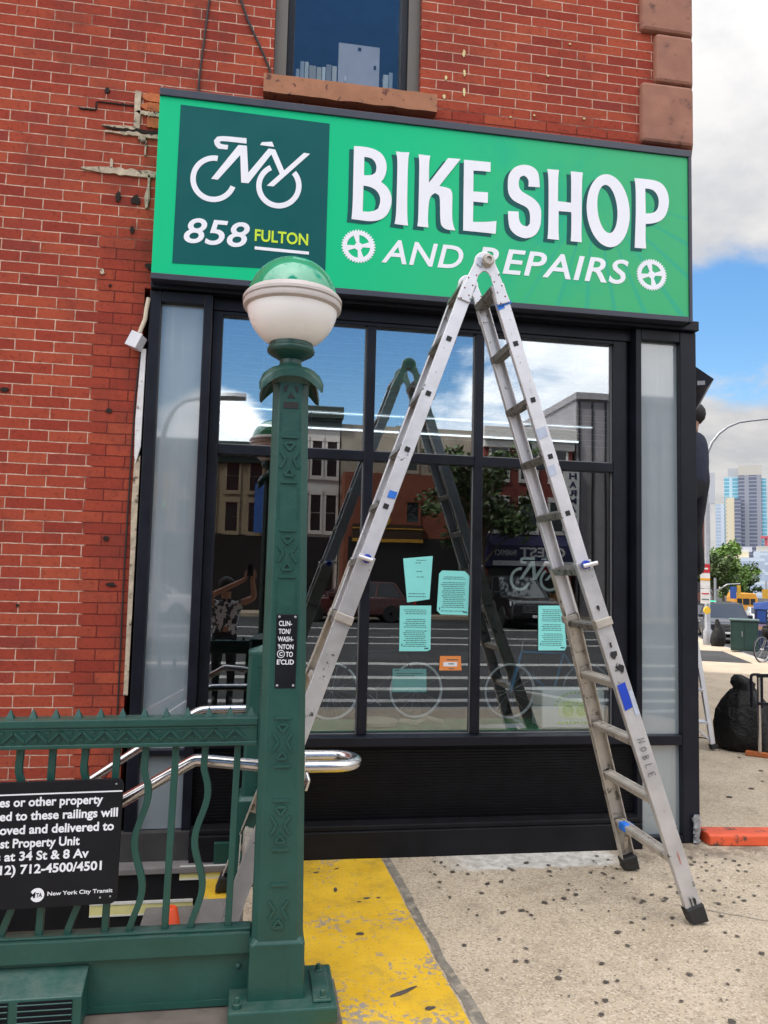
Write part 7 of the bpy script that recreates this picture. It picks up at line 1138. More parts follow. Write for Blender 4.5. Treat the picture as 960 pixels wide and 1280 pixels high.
def wheel(parent, x, y, r, wd, side):
    mb = MB(); mb.lathe([(r*0.62, -wd/2), (r*0.93, -wd/2), (r, -wd*0.3), (r, wd*0.3), (r*0.93, wd/2), (r*0.62, wd/2)], (x, y, r), 28, 'y'); w_ = mb.build('wheel', rubber, parent, smooth=40, local=True)
    mb = MB(); mb.lathe([(r*0.64, side*wd*0.30), (r*0.60, side*wd*0.46), (r*0.2, side*wd*0.40), (r*0.15, side*wd*0.50), (0.01, side*wd*0.50)], (x, y, r), 20, 'y'); mb.build('rim', galv, w_, smooth=40, local=True); return w_
def car(loc, rz, label, paint, kind='suv', group=None):
    """local +x is the front"""
    t = thing('parked_car', loc, label, 'car', group, rz)
    if kind == 'suv': L, W_, H, hood, belt, rr = 4.9, 1.92, 1.80, 1.08, 1.12, 0.38
    else: L, W_, H, hood, belt, rr = 4.6, 1.80, 1.46, 0.90, 0.93, 0.33
    h = L/2; w2 = W_/2
    def sec(x, z0, z1, wt, wb): return [(x, -wb, z0), (x, wb, z0), (x, wb*1.0, (z0+z1)/2), (x, wt, z1), (x, -wt, z1), (x, -wb, (z0+z1)/2)]
    mb = MB(); mb.loft([sec(-h, 0.42, belt*0.9, w2*0.86, w2*0.90), sec(-h+0.18, 0.30, belt, w2*0.93, w2*0.98), sec(-0.4, 0.26, belt, w2*0.97, w2), sec(0.75, 0.26, belt-0.02, w2*0.97, w2), sec(h-0.55, 0.28, hood, w2*0.92, w2*0.98), sec(h-0.12, 0.32, hood-0.10, w2*0.86, w2*0.93), sec(h, 0.40, hood-0.22, w2*0.80, w2*0.84)]); mb.build('body', paint, t, bevel=0.05, smooth=35, local=True)
    xr, xf_ = (-h+0.15, 1.15) if kind == 'suv' else (-h+0.45, 1.05)
    def cab(x, z, w_): return [(x, -w_, z), (x, w_, z)]
    mb = MB(); base = [(xr, -w2*0.92, belt-0.03), (xf_, -w2*0.92, belt-0.05), (xf_, w2*0.92, belt-0.05), (xr, w2*0.92, belt-0.03)]
    top = [(xr+0.35, -w2*0.72, H), (xf_-0.95, -w2*0.74, H), (xf_-0.95, w2*0.74, H), (xr+0.35, w2*0.72, H)]
    mb.loft([base, top]); cb_ = mb.build('cabin_glass', car_glass, t, bevel=0.04, local=True)
    mb = MB(); mb.loft([[(a*1.0, b*1.0, H-0.03) for a, b, c in top], [(a*0.98, b*0.96, H+0.03) for a, b, c in top]])
    for s in (-1, 1):
        for i, (q, r_) in enumerate(((0, 0), (1, 1))):
            a = Vector(base[i if s < 0 else 3-i]); b = Vector(top[i if s < 0 else 3-i]); mb.bar(a, b, (1, 0, 0), 0.09, 0.05)
        for f_ in (0.36, 0.66): a = Vector(base[0 if s < 0 else 3]).lerp(Vector(base[1 if s < 0 else 2]), f_); b = Vector(top[0 if s < 0 else 3]).lerp(Vector(top[1 if s < 0 else 2]), f_); mb.bar(a, b, (1, 0, 0), 0.08, 0.03)
    mb.build('roof', paint, t, bevel=0.02, local=True)
    for x in (-h*0.60, h*0.62):
        for s in (-1, 1): wheel(t, x, s*(w2-0.10), rr, 0.22, s)
    for s in (-1, 1):
        mb = MB(); mb.loft([[(h-0.20, s*(w2*0.62), hood-0.30), (h-0.20, s*(w2*0.92), hood-0.30), (h-0.30, s*(w2*0.92), hood-0.13), (h-0.22, s*(w2*0.62), hood-0.13)], [(h-0.02, s*(w2*0.58), hood-0.31), (h-0.10, s*(w2*0.88), hood-0.31), (h-0.16, s*(w2*0.88), hood-0.16), (h-0.07, s*(w2*0.58), hood-0.16)]]); mb.build('headlight', basic('headlight_glass', lin(0.6, 0.62, 0.65), 0.12, coat=1.0), t, local=True)
        mb = MB(); mb.box(0.72, 0.95, s*(w2+0.02)-0.10, s*(w2+0.02)+0.10, belt-0.02, belt+0.16); mb.build('mirror', paint, t, bevel=0.03, local=True)
        mb = MB(); mb.box(-h-0.015, -h+0.10, s*(w2*0.80)-0.10, s*(w2*0.80)+0.08, belt-0.35, belt-0.08); mb.build('tail_light', red_s, t, local=True)
    mb = MB(); mb.box(h-0.10, h+0.012, -w2*0.56, w2*0.56, hood-0.52, hood-0.22); gr_ = mb.build('grille', black_matte, t, local=True)
    mb = MB()
    for i in range(4): mb.box(h-0.02, h+0.020, -w2*0.54, w2*0.54, hood-0.50+i*0.075, hood-0.475+i*0.075)
    mb.build('grille_bars', steel, gr_, local=True)
    mb = MB(); mb.box(h-0.12, h+0.05, -w2*0.86, w2*0.86, 0.36, 0.50); bm2 = mb.build('bumper', black_matte if kind == 'suv' else paint, t, bevel=0.03, local=True)
    mb = MB(); mb.box(h+0.05, h+0.058, -0.16, 0.16, 0.40, 0.50); mb.build('plate', whs, bm2, local=True)
    mb = MB(); mb.box(-h*0.9, h*0.9, -w2*0.8, w2*0.8, 0.20, 0.32); mb.build('underbody', black_matte, t, local=True)
    return t
navy_car = basic('dark_blue_car_paint', lin(0.018, 0.022, 0.038), 0.25, 0.3, 0.1, 3, coat=1.0); maroon = basic('maroon_car_paint', lin(0.085, 0.02, 0.02), 0.25, 0.2, 0.1, 3, coat=1.0); white_car = basic('white_car_paint', lin(0.6, 0.6, 0.62), 0.3, 0, 0.05, 3, coat=1.0); black_car = basic('black_car_paint', lin(0.012, 0.012, 0.014), 0.22, 0, 0.1, 3, coat=1.0); yel_bus = basic('school_bus_yellow', lin(0.60, 0.26, 0.02), 0.4, 0, 0.05, 3)
def face_dir(h): return R(90-h)       # rotation so that local +x points to compass heading h
def put(px_lat, s): return sl(s, px_lat)
x, y = sl(38.2, 5.2); cr_ = car((x, y, zg(x, y)), face_dir(25+184), 'dark blue parked pickup style car facing the camera beyond the lamp', navy_car); cr_.scale = (1, 1.02, 0.86)
for i, (s, lt, m_, lab) in enumerate(((47, 5.3, black_car, 'black parked car just behind the dark blue one'), (70, 8.6, white_car, 'white car far along the avenue left of the bus'), (82, 14.2, white_car, 'white car far along the avenue right of the bus'), (62, 8.2, black_car, 'dark car driving in front of the yellow bus'))):
    x, y = sl(s, lt); car((x, y, zg(x, y)), face_dir(205 if i != 3 else 25), lab, m_, 'sedan' if i != 3 else 'suv')
x, y = sl(99, 15.9); bs = thing('school_bus', (x, y, zg(x, y)), 'yellow school bus seen from behind far down the avenue', 'bus', rz=face_dir(27))
mb = MB(); mb.loft([[(a, -1.22, 0.55), (a, 1.22, 0.55), (a, 1.22, 2.5), (a, 1.0, 3.05), (a, -1.0, 3.05), (a, -1.22, 2.5)] for a in (0, 8.5)]); mb.build('body', yel_bus, bs, bevel=0.06, local=True)
mb = MB(); mb.box(-0.03, 0.02, -0.95, -0.45, 1.75, 2.45); mb.box(-0.03, 0.02, -0.35, 0.35, 1.75, 2.45); mb.box(-0.03, 0.02, 0.45, 0.95, 1.75, 2.45); mb.build('window', car_glass, bs, local=True)
mb = MB(); mb.box(-0.12, 0.02, -1.2, 1.2, 0.5, 0.75); mb.build('bumper', black_matte, bs, local=True)
for s in (-1, 1):
    mb = MB(); mb.lathe([(0.12, -0.05), (0.12, 0.02)], (0, s*0.95, 1.25), 14, 'x'); mb.build('tail_light', red_s, bs, local=True)
    for a in (1.8, 6.8): wheel(bs, a, s*1.0, 0.48, 0.3, s)

leaf_m = MT('tree_leaves'); oi = leaf_m.noise(0.7, 3); leaf_m.set(Base_Color=leaf_m.ramp(oi, [(0.3, lin(0.07, 0.14, 0.025)), (0.55, lin(0.13, 0.23, 0.04)), (0.75, lin(0.22, 0.33, 0.07))]), Roughness=0.6); leaf_m = leaf_m.m
dleaf_m = MT('dark_tree_leaves'); oi = dleaf_m.noise(0.9, 3); dleaf_m.set(Base_Color=dleaf_m.ramp(oi, [(0.3, lin(0.030, 0.055, 0.014)), (0.7, lin(0.075, 0.12, 0.03))]), Roughness=0.6); dleaf_m = dleaf_m.m
bark = basic('bark', lin(0.09, 0.065, 0.045), 0.9, 0, 0.25, 6, 0.6, 25)
def tree(loc, h, rad, label, n=3200, mat=leaf_m, seed=1, leaf=0.16, group=None):
    rg = random.Random(seed); t = thing('street_tree', loc, label, 'tree', group)
    tips = []; mb = MB(); ht = h*0.38
    mb.tube([(0, 0, -0.1), (0.03*h, 0.01*h, ht*0.5), (0.02*h, 0.0, ht), (0.03*h, 0.02*h, h*0.72)], [0.022*h, 0.018*h, 0.015*h, 0.004*h], 10)
    for i in range(11):
        a = i*2.4+rg.random(); z = ht*(0.85+0.09*i); rr = rad*rg.uniform(0.5, 0.85); e = Vector((math.cos(a)*rr, math.sin(a)*rr, z+h*rg.uniform(0.12, 0.3)))
        mb.tube([(0.02*h, 0, z), e*0.5+Vector((0, 0, z*0.55)), e], [0.008*h, 0.005*h, 0.002*h], 6); tips.append(e)
    mb.build('trunk', bark, t, smooth=50, local=True)
    cl = []
    for e in tips:
        for k in range(4): cl.append((e+Vector((rg.gauss(0, .3), rg.gauss(0, .3), rg.gauss(0.1, .25)))*rad*0.6, rad*rg.uniform(0.16, 0.34)))
    for k in range(10): cl.append((Vector((rg.gauss(0, .35)*rad, rg.gauss(0, .35)*rad, h*rg.uniform(0.72, 0.97))), rad*rg.uniform(0.18, 0.32)))
    mb = MB()
    for k in range(n):
        c, r_ = rg.choice(cl); d = Vector((rg.gauss(0, 1), rg.gauss(0, 1), rg.gauss(0, 0.8))).normalized()*r_*rg.random()**0.4; p = c+d
        u_ = Vector((rg.gauss(0, 1), rg.gauss(0, 1), rg.gauss(0, 0.6))).normalized(); v_ = u_.cross(Vector((rg.gauss(0, 1), rg.gauss(0, 1), rg.gauss(0, 1)))).normalized(); s_ = leaf*rg.uniform(0.6, 1.4)
        mb.add([p-u_*s_, p+v_*s_*0.5, p+u_*s_, p-v_*s_*0.5], [(0, 1, 2, 3)])
    mb.build('crown', mat, t, local=True); return t
def far_at(head_px, dist):
    h_ = yaw+math.atan((head_px-480)/975); return CAM.x+dist*math.sin(h_), CAM.y+dist*math.cos(h_)
x, y = far_at(903, 118); tree((x, y, -3.4), 10.2, 3.0, 'large light green tree left of the towers down the avenue', 3600, leaf_m, 4, 0.30)
x, y = far_at(891, 112); tree((x, y, -3.4), 9.0, 2.4, 'dark green tree behind the street lamp pole down the avenue', 2400, dleaf_m, 9, 0.28)
x, y = far_at(930, 140); tree((x, y, -3.4), 7.2, 2.4, 'small dark tree under the cream building down the avenue', 2200, dleaf_m, 6, 0.28)
x, y = far_at(918, 128); tree((x, y, -3.4), 7.6, 2.4, 'green tree between the larger and smaller tree down the avenue', 2200, leaf_m, 13, 0.28)

def grid_mat(name, wall, glass_c, bw, bh, mortar=0.25, rough=0.4):
    m = MT(name); x_, y_, z_ = m.xyz(); c = m.n('ShaderNodeCombineXYZ'); m.l(m.math('ADD', x_, y_), c.inputs[0]); m.l(z_, c.inputs[1])
    b = m.n('ShaderNodeTexBrick', {'Scale': 1.0, 'Mortar Size': mortar, 'Mortar Smooth': 0.1, 'Brick Width': bw, 'Row Height': bh, 'Color1': tuple(q*0.85 for q in glass_c[:3])+(1,), 'Color2': glass_c, 'Mortar': wall}); b.offset = 0.0; m.l(c.outputs[0], b.inputs['Vector'])
    m.set(Base_Color=b.outputs['Color'], Roughness=rough); return m.m
def tower_block(mb, cx, cy, heading, w_, d_, z0, z1, off=0.0, doff=0.0):
    a = R(heading); f_ = Vector((math.sin(a), math.cos(a), 0)); s_ = Vector((f_.y, -f_.x, 0)); c = Vector((cx, cy, 0))+s_*off+f_*doff
    vs = [c+s_*(i*w_/2)+f_*(j*d_/2)+Vector((0, 0, z)) for z in (z0, z1) for i, j in ((-1, -1), (1, -1), (1, 1), (-1, 1))]
    mb.add(vs, [(3, 2, 1, 0), (4, 5, 6, 7), (0, 1, 5, 4), (1, 2, 6, 5), (2, 3, 7, 6), (3, 0, 4, 7)])
tx, ty = far_at(934, 800); hd_ = 33
purp = grid_mat('purple_grey_facade', lin(0.27, 0.28, 0.33), lin(0.11, 0.13, 0.20), 3.0, 3.4, 0.55); tealg = grid_mat('teal_glass', lin(0.45, 0.62, 0.70), lin(0.14, 0.42, 0.56), 4.0, 3.4, 0.4); cream = grid_mat('cream_facade', lin(0.66, 0.58, 0.42), lin(0.48, 0.44, 0.38), 3.2, 3.4, 0.9); paleb = grid_mat('pale_blue_glass', lin(0.56, 0.62, 0.70), lin(0.42, 0.50, 0.62), 4.0, 3.6, 0.5); band_c = basic('tower_crown', lin(0.50, 0.47, 0.42), 0.6)
tw = thing('tower', (tx, ty, -5), 'tall purple grey tower with teal glass corner on the skyline', 'tower')
mb = MB(); tower_block(mb, tx, ty, hd_, 19.5, 22, -5, 102, 3.5); mb.build('main_shaft', purp, tw)
mb = MB(); tower_block(mb, tx, ty, hd_, 19.5, 22, 102.01, 111, 3.5); mb.build('crown', band_c, tw)
mb = MB(); tower_block(mb, tx, ty, hd_, 4.0, 20, -5, 99, 15.3, 2); tower_block(mb, tx, ty, hd_, 12, 18, -5, 101, -12.3, 3); mb.build('glass_corner', tealg, tw)
mb = MB(); tower_block(mb, tx, ty, hd_, 9, 18, 101.01, 109.5, -10.5, 4); mb.build('roof_plant', basic('grey_plant_room', lin(0.42, 0.44, 0.47), 0.6), tw)
mb = MB(); tower_block(mb, tx, ty, hd_, 7.6, 14, -5, 80, -13.6, -18); mb.build('cream_shaft', cream, tw)
mb = MB(); tower_block(mb, tx, ty, hd_, 5.2, 14, -5, 79, -7.1, -18.5); mb.build('grey_shaft', purp, tw)
x, y = far_at(903.5, 930); t_ = thing('tower', (x, y, -5), 'slim pale blue tower left of the purple grey one', 'tower'); mb = MB(); tower_block(mb, x, y, 33, 12, 12, -5, 88); mb.build('shaft', paleb, t_); mb = MB(); tower_block(mb, x, y, 33, 10, 10, 88.01, 91); mb.build('crown', band_c, t_)
x, y = far_at(899, 620); t_ = thing('office_block', (x, y, -5), 'low grey lavender block at the foot of the slim tower', 'building'); mb = MB(); tower_block(mb, x, y, 33, 8, 10, -5, 19, -2); mb.build('lower_block', grid_mat('lavender_facade', lin(0.40, 0.39, 0.46), lin(0.25, 0.25, 0.32), 3, 3.4, 0.6), t_); mb = MB(); tower_block(mb, x, y, 33, 4.5, 10, -5, 25, 4.4); mb.build('upper_block', paleb, t_)
x, y = far_at(926, 280); t_ = thing('office_block', (x, y, -5), 'cream building with pale glass front at the tower foot', 'building'); mb = MB(); tower_block(mb, x, y, 33, 9.0, 10, -5, 12.0, -2.0); mb.build('cream_wall', basic('cream_render', lin(0.66, 0.57, 0.38), 0.7), t_); mb = MB(); tower_block(mb, x, y, 33, 7.0, 10, -5, 10.0, 3.4, -3); mb.build('glass_front', paleb, t_); mb = MB(); tower_block(mb, x, y, 33, 5.0, 5, 12.01, 13.6, 1.0, -1); mb.build('roof_plant', basic('roof_plant_grey', lin(0.5, 0.52, 0.58), 0.6), t_)
x, y = far_at(958, 330); t_ = thing('office_block', (x, y, -5), 'pale block at the right edge of the skyline', 'building'); mb = MB(); tower_block(mb, x, y, 33, 8, 10, -5, 14); mb.build('block', paleb, t_); mb = MB(); tower_block(mb, x, y, 33, 6, 8, 14.01, 16); mb.build('roof_plant', band_c, t_)
x, y = far_at(959, 600); cr = thing('tower_crane', (x, y, -5), 'red construction crane at the right edge of the skyline', 'crane'); red_c = basic('crane_red', lin(0.55, 0.10, 0.12), 0.5); mb = MB(); tower_block(mb, x, y, 33, 2.0, 2.0, -5, 34); mb.build('mast', red_c, cr); mb = MB(); mb.bar((x-4, y, 34), (x+20, y-10, 36), (0, 0, 1), 1.6, 1.6); mb.build('jib', red_c, cr)
x, y = far_at(862, 150); t_ = thing('brick_building', (x, y, -4), 'distant brown brick building behind the shop corner', 'building'); wbk = grid_mat('brown_brick_windows', lin(0.16, 0.06, 0.045), lin(0.05, 0.04, 0.045), 2.6, 3.3, 0.75, 0.7)
mb = MB(); tower_block(mb, x, y, 24, 4.0, 14, -4, 16.5, 0); mb.build('wall', wbk, t_); mb = MB(); tower_block(mb, x, y, 24, 4.5, 14.5, 16.51, 17.4); mb.build('cornice', basic('brown_cornice', lin(0.13, 0.06, 0.05), 0.7), t_)
x, y = far_at(876, 190); t_ = thing('billboard', (x, y, -4), 'pale rooftop billboard frame above the distant brown brick building', 'billboard'); mb = MB(); tower_block(mb, x, y, 31, 6.5, 0.5, 19.5, 26.5); mb.build('panel', basic('pale_panel', lin(0.46, 0.47, 0.50), 0.6), t_); mb = MB(); tower_block(mb, x, y, 31, 0.4, 0.4, -4, 19.5, -2); tower_block(mb, x, y, 31, 0.4, 0.4, -4, 19.5, 2); mb.build('posts', galv, t_)
# traffic signal on a mast arm, far
x, y = far_at(894.5, 62); sgp = thing('traffic_signal', (x, y, zg(x, y)), 'traffic signal mast with green light and blue sign down the avenue', 'traffic light'); z_ = zg(x, y); ex, ey = far_at(926, 62)
mb = MB(); mb.tube([(x, y, z_), (x, y, 2.0)], 0.09, 8); mb.tube([(x, y, 1.0), ((x+ex)/2, (y+ey)/2, 1.55), (ex, ey, 1.62)], 0.05, 8); mb.build('mast', galv, sgp)
def sbox(px_, d_, z0, z1, w_, mat, name, par):
    a, b = far_at(px_, d_); mb = MB(); tower_block(mb, a, b, 33, w_, 0.2, z0, z1); return mb.build(name, mat, par)
bxm = basic('signal_amber_housing', lin(0.55, 0.30, 0.03), 0.5); sbox(924, 61.7, 0.75, 1.5, 0.25, bxm, 'signal_head', sgp); sbox(917, 61.6, 0.55, 1.40, 0.42, mt_sign, 'blue_sign', sgp)
gl_ = MT('green_signal'); gl_.set(Base_Color=lin(0.02, 0.4, 0.25), Emission_Color=lin(0.05, 0.9, 0.5), Emission_Strength=0.8); sbox(892, 61.5, -0.05, 0.35, 0.35, gl_.m, 'green_light', sgp)
x, y = far_at(958, 75); sg2 = thing('traffic_signal', (x, y, zg(x, y)), 'amber traffic signal at the right edge down the avenue', 'traffic light'); mb = MB(); mb.tube([(x, y, zg(x, y)), (x, y, 1.9)], 0.08, 8); mb.build('mast', galv, sg2); sbox(957, 74.7, 0.4, 1.2, 0.5, bxm, 'signal_head', sg2)

# ------------------------------------------------------------------ across the street, behind the camera (seen mirrored in the glass)
pw = basic('road_paint', lin(0.42, 0.41, 0.38), 0.7, 0, 0.15, 3, dirt=lin(0.12, 0.12, 0.12), dirt_s=12, dirt_t=(0.58, 0.70))
mb = MB()
for ya, yb in ((-5.4, -5.18), (-6.25, -5.98), (-7.4, -7.1), (-8.75, -8.4), (-10.8, -10.4), (-15.2, -14.9), (-17.2, -16.9), (-20.8, -20.4)): mb.add([(-3.5, ya, -0.136), (11.5, ya, -0.136), (11.5, yb, -0.136), (-3.5, yb, -0.136)], [(0, 1, 2, 3)])
tag(mb.build('crosswalk_marking', pw), kind='structure')
mb = MB(); mb.box(-60, 40, -60, -26.5, -0.139, 0.0); tag(mb.build('far_sidewalk', cc), kind='structure')
car((3.6, -24.6, -0.14), R(180), 'dark red saloon parked across the street, mirrored in the shop glass', maroon, 'sedan')
car((9.6, -23.5, -0.14), R(90), 'black car facing the shop across the street, mirrored in the glass', black_car, 'suv')
car((-3.9, -24.0, -0.14), R(8), 'white saloon across the street, mirrored in the left side panel', white_car, 'sedan')
FB = -29.0
def street_house(name, x0, x1, h, wall, label, cols, rows, z0=4.3, rh=3.0, trim=None, cornice=None, ww=0.9, wh=1.7, shop=None):
    t = thing(name, ((x0+x1)/2, FB, 0), label, 'building'); mb = MB(); mb.box(x0, x1, FB-9, FB, -0.14, h); mb.build('wall', wall, t)
    for r_ in range(rows):
        for c in range(cols):
            cx_ = x0+(c+0.5)*(x1-x0)/cols; zz = z0+r_*rh
            mb = MB(); mb.box(cx_-ww/2-0.1, cx_+ww/2+0.1, FB+0.001, FB+0.08, zz-0.18, zz-0.02); mb.box(cx_-ww/2-0.1, cx_+ww/2+0.1, FB+0.001, FB+0.08, zz+wh+0.02, zz+wh+0.24)
            for s in (-1, 1): mb.box(cx_+s*(ww/2+0.05)-0.05, cx_+s*(ww/2+0.05)+0.05, FB+0.001, FB+0.06, zz-0.02, zz+wh+0.02)
            wnd = mb.build('window', trim or wall, t); mb = MB(); mb.box(cx_-ww/2, cx_+ww/2, FB+0.001, FB+0.02, zz-0.02, zz+wh*0.49); mb.box(cx_-ww/2, cx_+ww/2, FB+0.001, FB+0.03, zz+wh*0.52, zz+wh+0.02); mb.build('pane', car_glass, wnd)
    if cornice is not None:
        mb = MB(); mb.box(x0-0.1, x1+0.1, FB-9.2, FB+0.35, h, h+0.55); mb.box(x0-0.05, x1+0.05, FB-0.2, FB+0.18, h-0.35, h-0.001); mb.build('cornice', cornice, t, bevel=0.03)
    if shop is not None:
        mb = MB(); mb.box(x0+0.2, x1-0.2, FB+0.001, FB+0.05, 0.0, 3.2); mb.build('shopfront', shop, t)
    return t
brwn = basic('tan_stone', lin(0.30, 0.23, 0.15), 0.85, 0, 0.15, 1.5); whb = basic('cream_white_paint', lin(0.62, 0.60, 0.57), 0.7, 0, 0.06, 2); dgc = basic('dark_green_cornice', lin(0.03, 0.05, 0.04), 0.6); beige = basic('beige_render', lin(0.34, 0.31, 0.25), 0.9, 0, 0.15, 0.7, dirt=lin(0.22, 0.2, 0.16), dirt_s=1.2, dirt_t=(0.5, 0.7)); redb = basic('dull_red_brick', lin(0.19, 0.045, 0.036), 0.85, 0, 0.18, 2); rb2 = basic('orange_red_brick', lin(0.24, 0.075, 0.042), 0.85, 0, 0.2, 2); cor = basic('grey_metal_cladding', lin(0.30, 0.28, 0.29), 0.6, 0.1, 0.12, 2); dsh = basic('dark_shop', lin(0.02, 0.018, 0.018), 0.3)
street_house('corner_house', -16.0, -7.6, 8.4, redb, 'red brick house across the street, mirrored at the far left', 4, 2, 4.2, 2.9, whb, whb, shop=dsh)
street_house('stone_house', -7.5, 1.35, 6.6, brwn, 'tan stone house across the street, mirrored left of the lamp post', 9, 2, 3.35, 1.75, brwn, dgc, 0.5, 1.2, dsh)
bn = thing('shop_banner', (0.15, FB+0.6, 4.4), 'blue vertical banner on the tan stone house, mirrored left of the lamp post', 'banner'); mb = MB(); mb.box(-0.15, 0.35, FB+0.25, FB+0.35, 3.3, 5.4); mb.build('cloth', basic('banner_blue', lin(0.03, 0.10, 0.34), 0.7), bn); mb = MB(); mb.box(-0.2, 0.4, FB+0.001, FB+0.38, 5.41, 5.48); mb.build('bracket', dsh, bn)
street_house('white_house', 1.45, 3.45, 8.35, whb, 'white house with dark green cornice across the street, mirrored right of the lamp post', 3, 2, 3.5, 2.35, whb, dgc, 0.42, 1.5, dsh)
t_ = street_house('beige_house', 3.5, 9.4, 8.2, beige, 'blank beige wall across the street, mirrored behind the ladder', 1, 1, 6.3, 2.5, beige); 
FB = -27.6
street_house('brick_shop', 3.55, 9.4, 5.9, rb2, 'low orange brick shop across the street, mirrored under the beige wall', 3, 1, 3.9, 2, rb2, None, 0.5, 0.8, dsh)
street_house('red_house', 9.6, 13.6, 7.6, redb, 'red brick house with white lintels across the street, mirrored at right', 3, 2, 3.7, 2.25, whb, whb, 0.72, 1.25, dsh)
cl_ = thing('clad_building', (16.0, FB, 0), 'grey clad tall building across the street, mirrored at far right', 'building')
mb = MB(); mb.box(13.8, 19.5, FB-9, FB, -0.14, 9.6); mb.build('wall', cor, cl_)
mb = MB()
for i in range(9): mb.box(13.9+i*0.62, 13.96+i*0.62, FB+0.001, FB+0.08, 0, 9.5)
mb.build('seam', dsh, cl_); mb = MB(); mb.box(13.7, 19.6, FB-9.1, FB+0.2, 9.6, 9.9); mb.build('parapet', cor, cl_)
ya = thing('shop_board', (5.2, FB+0.2, 3.3), 'yellow lettered dark shop board across the street, mirrored behind the ladder', 'sign'); mb = MB(); mb.box(3.9, 6.9, FB+0.06, FB+0.2, 3.0, 3.75); mb.build('board', basic('brown_board', lin(0.05, 0.025, 0.012), 0.5), ya); mb = MB(); mb.box(3.9, 6.9, FB+0.201, FB+0.23, 3.0, 3.14); mb.box(3.9, 6.9, FB+0.201, FB+0.23, 3.55, 3.6); mb.lathe([(0.02, 0), (0.30, 0.0), (0.30, 0.02), (0.02, 0.02)], (5.2, FB+0.21, 3.95), 20, 'y'); mb.build('yellow_band', basic('mustard', lin(0.5, 0.27, 0.03), 0.5), ya)
an = thing('shop_awning', (11.4, FB+0.6, 2.7), 'navy awning with white lettering across the street, mirrored at right', 'awning'); navy_a = basic('navy_canvas', lin(0.022, 0.022, 0.075), 0.7)
mb = MB(); mb.loft([[(x, FB+0.001, 3.5), (x, FB+1.0, 3.0), (x, FB+1.0, 2.1), (x, FB+0.001, 2.1)] for x in (9.65, 13.4)]); mb.build('canvas', navy_a, an)
mb = MB(); put_text(mb, 'CREST', 10.9, 12.9, 2.5, 2.92, FB+1.001, 0.01, 0.02, face=1); put_text(mb, 'PHARMACY', 9.75, 10.75, 2.55, 2.8, FB+1.001, 0.01, 0.0, face=1); mb.box(9.7, 13.3, FB+1.001, FB+1.012, 2.14, 2.34); mb.build('lettering', whs, an)
vs_ = thing('vertical_sign', (13.45, FB+0.5, 5.2), 'white upright sign with navy letters across the street, mirrored at right', 'sign'); mb = MB(); mb.box(13.15, 13.75, FB+0.05, FB+0.45, 3.7, 6.7); mb.build('panel', whs, vs_); mb = MB()
for i, ch in enumerate('PHARMACY'): put_text(mb, ch, 13.28, 13.62, 6.33-0.36*i, 6.60-0.36*i, FB+0.451, 0.01, 0.03, face=1)
mb.build('lettering', navy_a, vs_)
tree((8.6, -24.9, -0.14), 6.8, 2.2, 'leafy dark tree across the street, mirrored behind the ladder', 3800, dleaf_m, 21, 0.13)
cobra_lamp((-2.15, -13.0, -0.14), 80, 5.7, 1.1, 'grey street lamp across the street, mirrored in the left side panel')
tsg = thing('traffic_signal', (-2.30, -14.6, -0.14), 'traffic signal pole across the street, mirrored in the left side panel', 'traffic light'); mb = MB(); mb.tube([(-2.3, -14.6, -0.14), (-2.3, -14.6, 3.6)], 0.08, 10); mb.build('pole', galv, tsg); mb = MB(); mb.box(-2.45, -2.15, -14.75, -14.35, 3.0, 3.9); mb.build('signal_head', bxm, tsg, bevel=0.02); mb = MB(); mb.lathe([(0.10, 0), (0.09, 0.03)], (-2.3, -14.35, 3.15), 16, 'y'); mb.build('green_light', gl_.m, tsg)

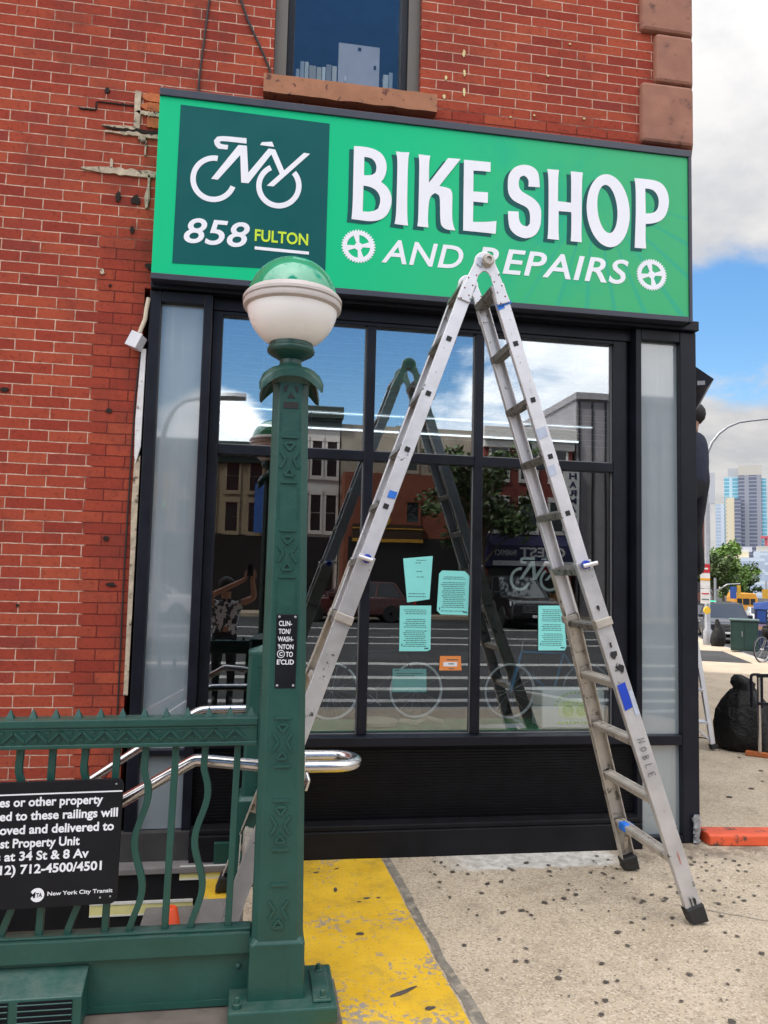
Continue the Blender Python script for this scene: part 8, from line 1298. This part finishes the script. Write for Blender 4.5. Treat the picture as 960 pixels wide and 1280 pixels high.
# the photographer, seen only mirrored in the shop window
J = {'pelvis': (0, 0, 0.80, (0.15, 0.115)), 'waist': (0.01, 0, 0.92, (0.135, 0.105)), 'chest': (0.02, 0, 1.12, (0.155, 0.115)), 'neckb': (0.02, 0, 1.25, 0.065), 'neck': (0.03, 0, 1.31, 0.05), 'head': (0.055, 0, 1.41, (0.078, 0.092)), 'crown': (0.05, 0, 1.48, (0.066, 0.075))}
E = [('pelvis', 'waist'), ('waist', 'chest'), ('chest', 'neckb'), ('neckb', 'neck'), ('neck', 'head'), ('head', 'crown')]
for s, n_ in ((1, 'l'), (-1, 'r')):
    hy = -0.33 if s < 0 else -0.24
    J.update({'sh'+n_: (0.02, 0.155*s, 1.20, 0.056), 'el'+n_: (0.17, (0.20 if s > 0 else -0.34), 1.30, 0.040), 'wr'+n_: (0.27, hy+0.02, 1.51, 0.029), 'pa'+n_: (0.285, hy, 1.565, (0.016, 0.034)), 'hp'+n_: (0, 0.08*s, 0.74, 0.09), 'kn'+n_: (0.03, 0.09*s, 0.42, 0.056), 'an'+n_: (-0.01, 0.09*s, 0.075, 0.038), 'to'+n_: (0.12, 0.10*s, 0.03, (0.040, 0.028))})
    E += [('chest', 'sh'+n_), ('sh'+n_, 'el'+n_), ('el'+n_, 'wr'+n_), ('wr'+n_, 'pa'+n_), ('pelvis', 'hp'+n_), ('hp'+n_, 'kn'+n_), ('kn'+n_, 'an'+n_), ('an'+n_, 'to'+n_)]
    for q in range(4): J['f%d%s' % (q, n_)] = (0.29, hy+0.01*s, 1.595-0.018*q, 0.008); J['g%d%s' % (q, n_)] = (0.30, hy-0.03*(-s), 1.60-0.018*q, 0.007); E += [('pa'+n_, 'f%d%s' % (q, n_)), ('f%d%s' % (q, n_), 'g%d%s' % (q, n_))]
    J['th'+n_] = (0.265, hy, 1.60, 0.009); J['tt'+n_] = (0.262, hy+0.012*s, 1.63, 0.008); E += [('pa'+n_, 'th'+n_), ('th'+n_, 'tt'+n_)]
def paint2(c):
    if c.z < 0.10: return 3
    if c.z < 0.86: return 2
    if c.z > 1.275 or c.x > 0.10: return 0
    return 1
pt = MT('patterned_top'); pt.set(Base_Color=pt.mix(pt.step(pt.noise(16, 2), 0.48, 0.52), lin(0.5, 0.5, 0.52), lin(0.03, 0.035, 0.05)), Roughness=0.9)
ph = make_person('person', (-0.345, -4.97, 0.0), 'photographer holding up a phone, seen only mirrored in the left pane', J, E, [skin, pt.m, trou, shoe], paint2); ph.rotation_euler = (0, 0, R(90))
mb = MB(); mb.lathe([(0.07, 1.36), (0.092, 1.40), (0.100, 1.44), (0.092, 1.49), (0.06, 1.53), (0.02, 1.545)], (0.035, 0, 0), 18); mb.build('hair', hair_m, ph, smooth=60, local=True)
mb = MB(); mb.box(-0.10, -0.03, -4.668, -4.659, 1.555, 1.70); tag(mb.build('phone', black_car, bevel=0.003), 'black phone held up by the mirrored photographer', 'phone')
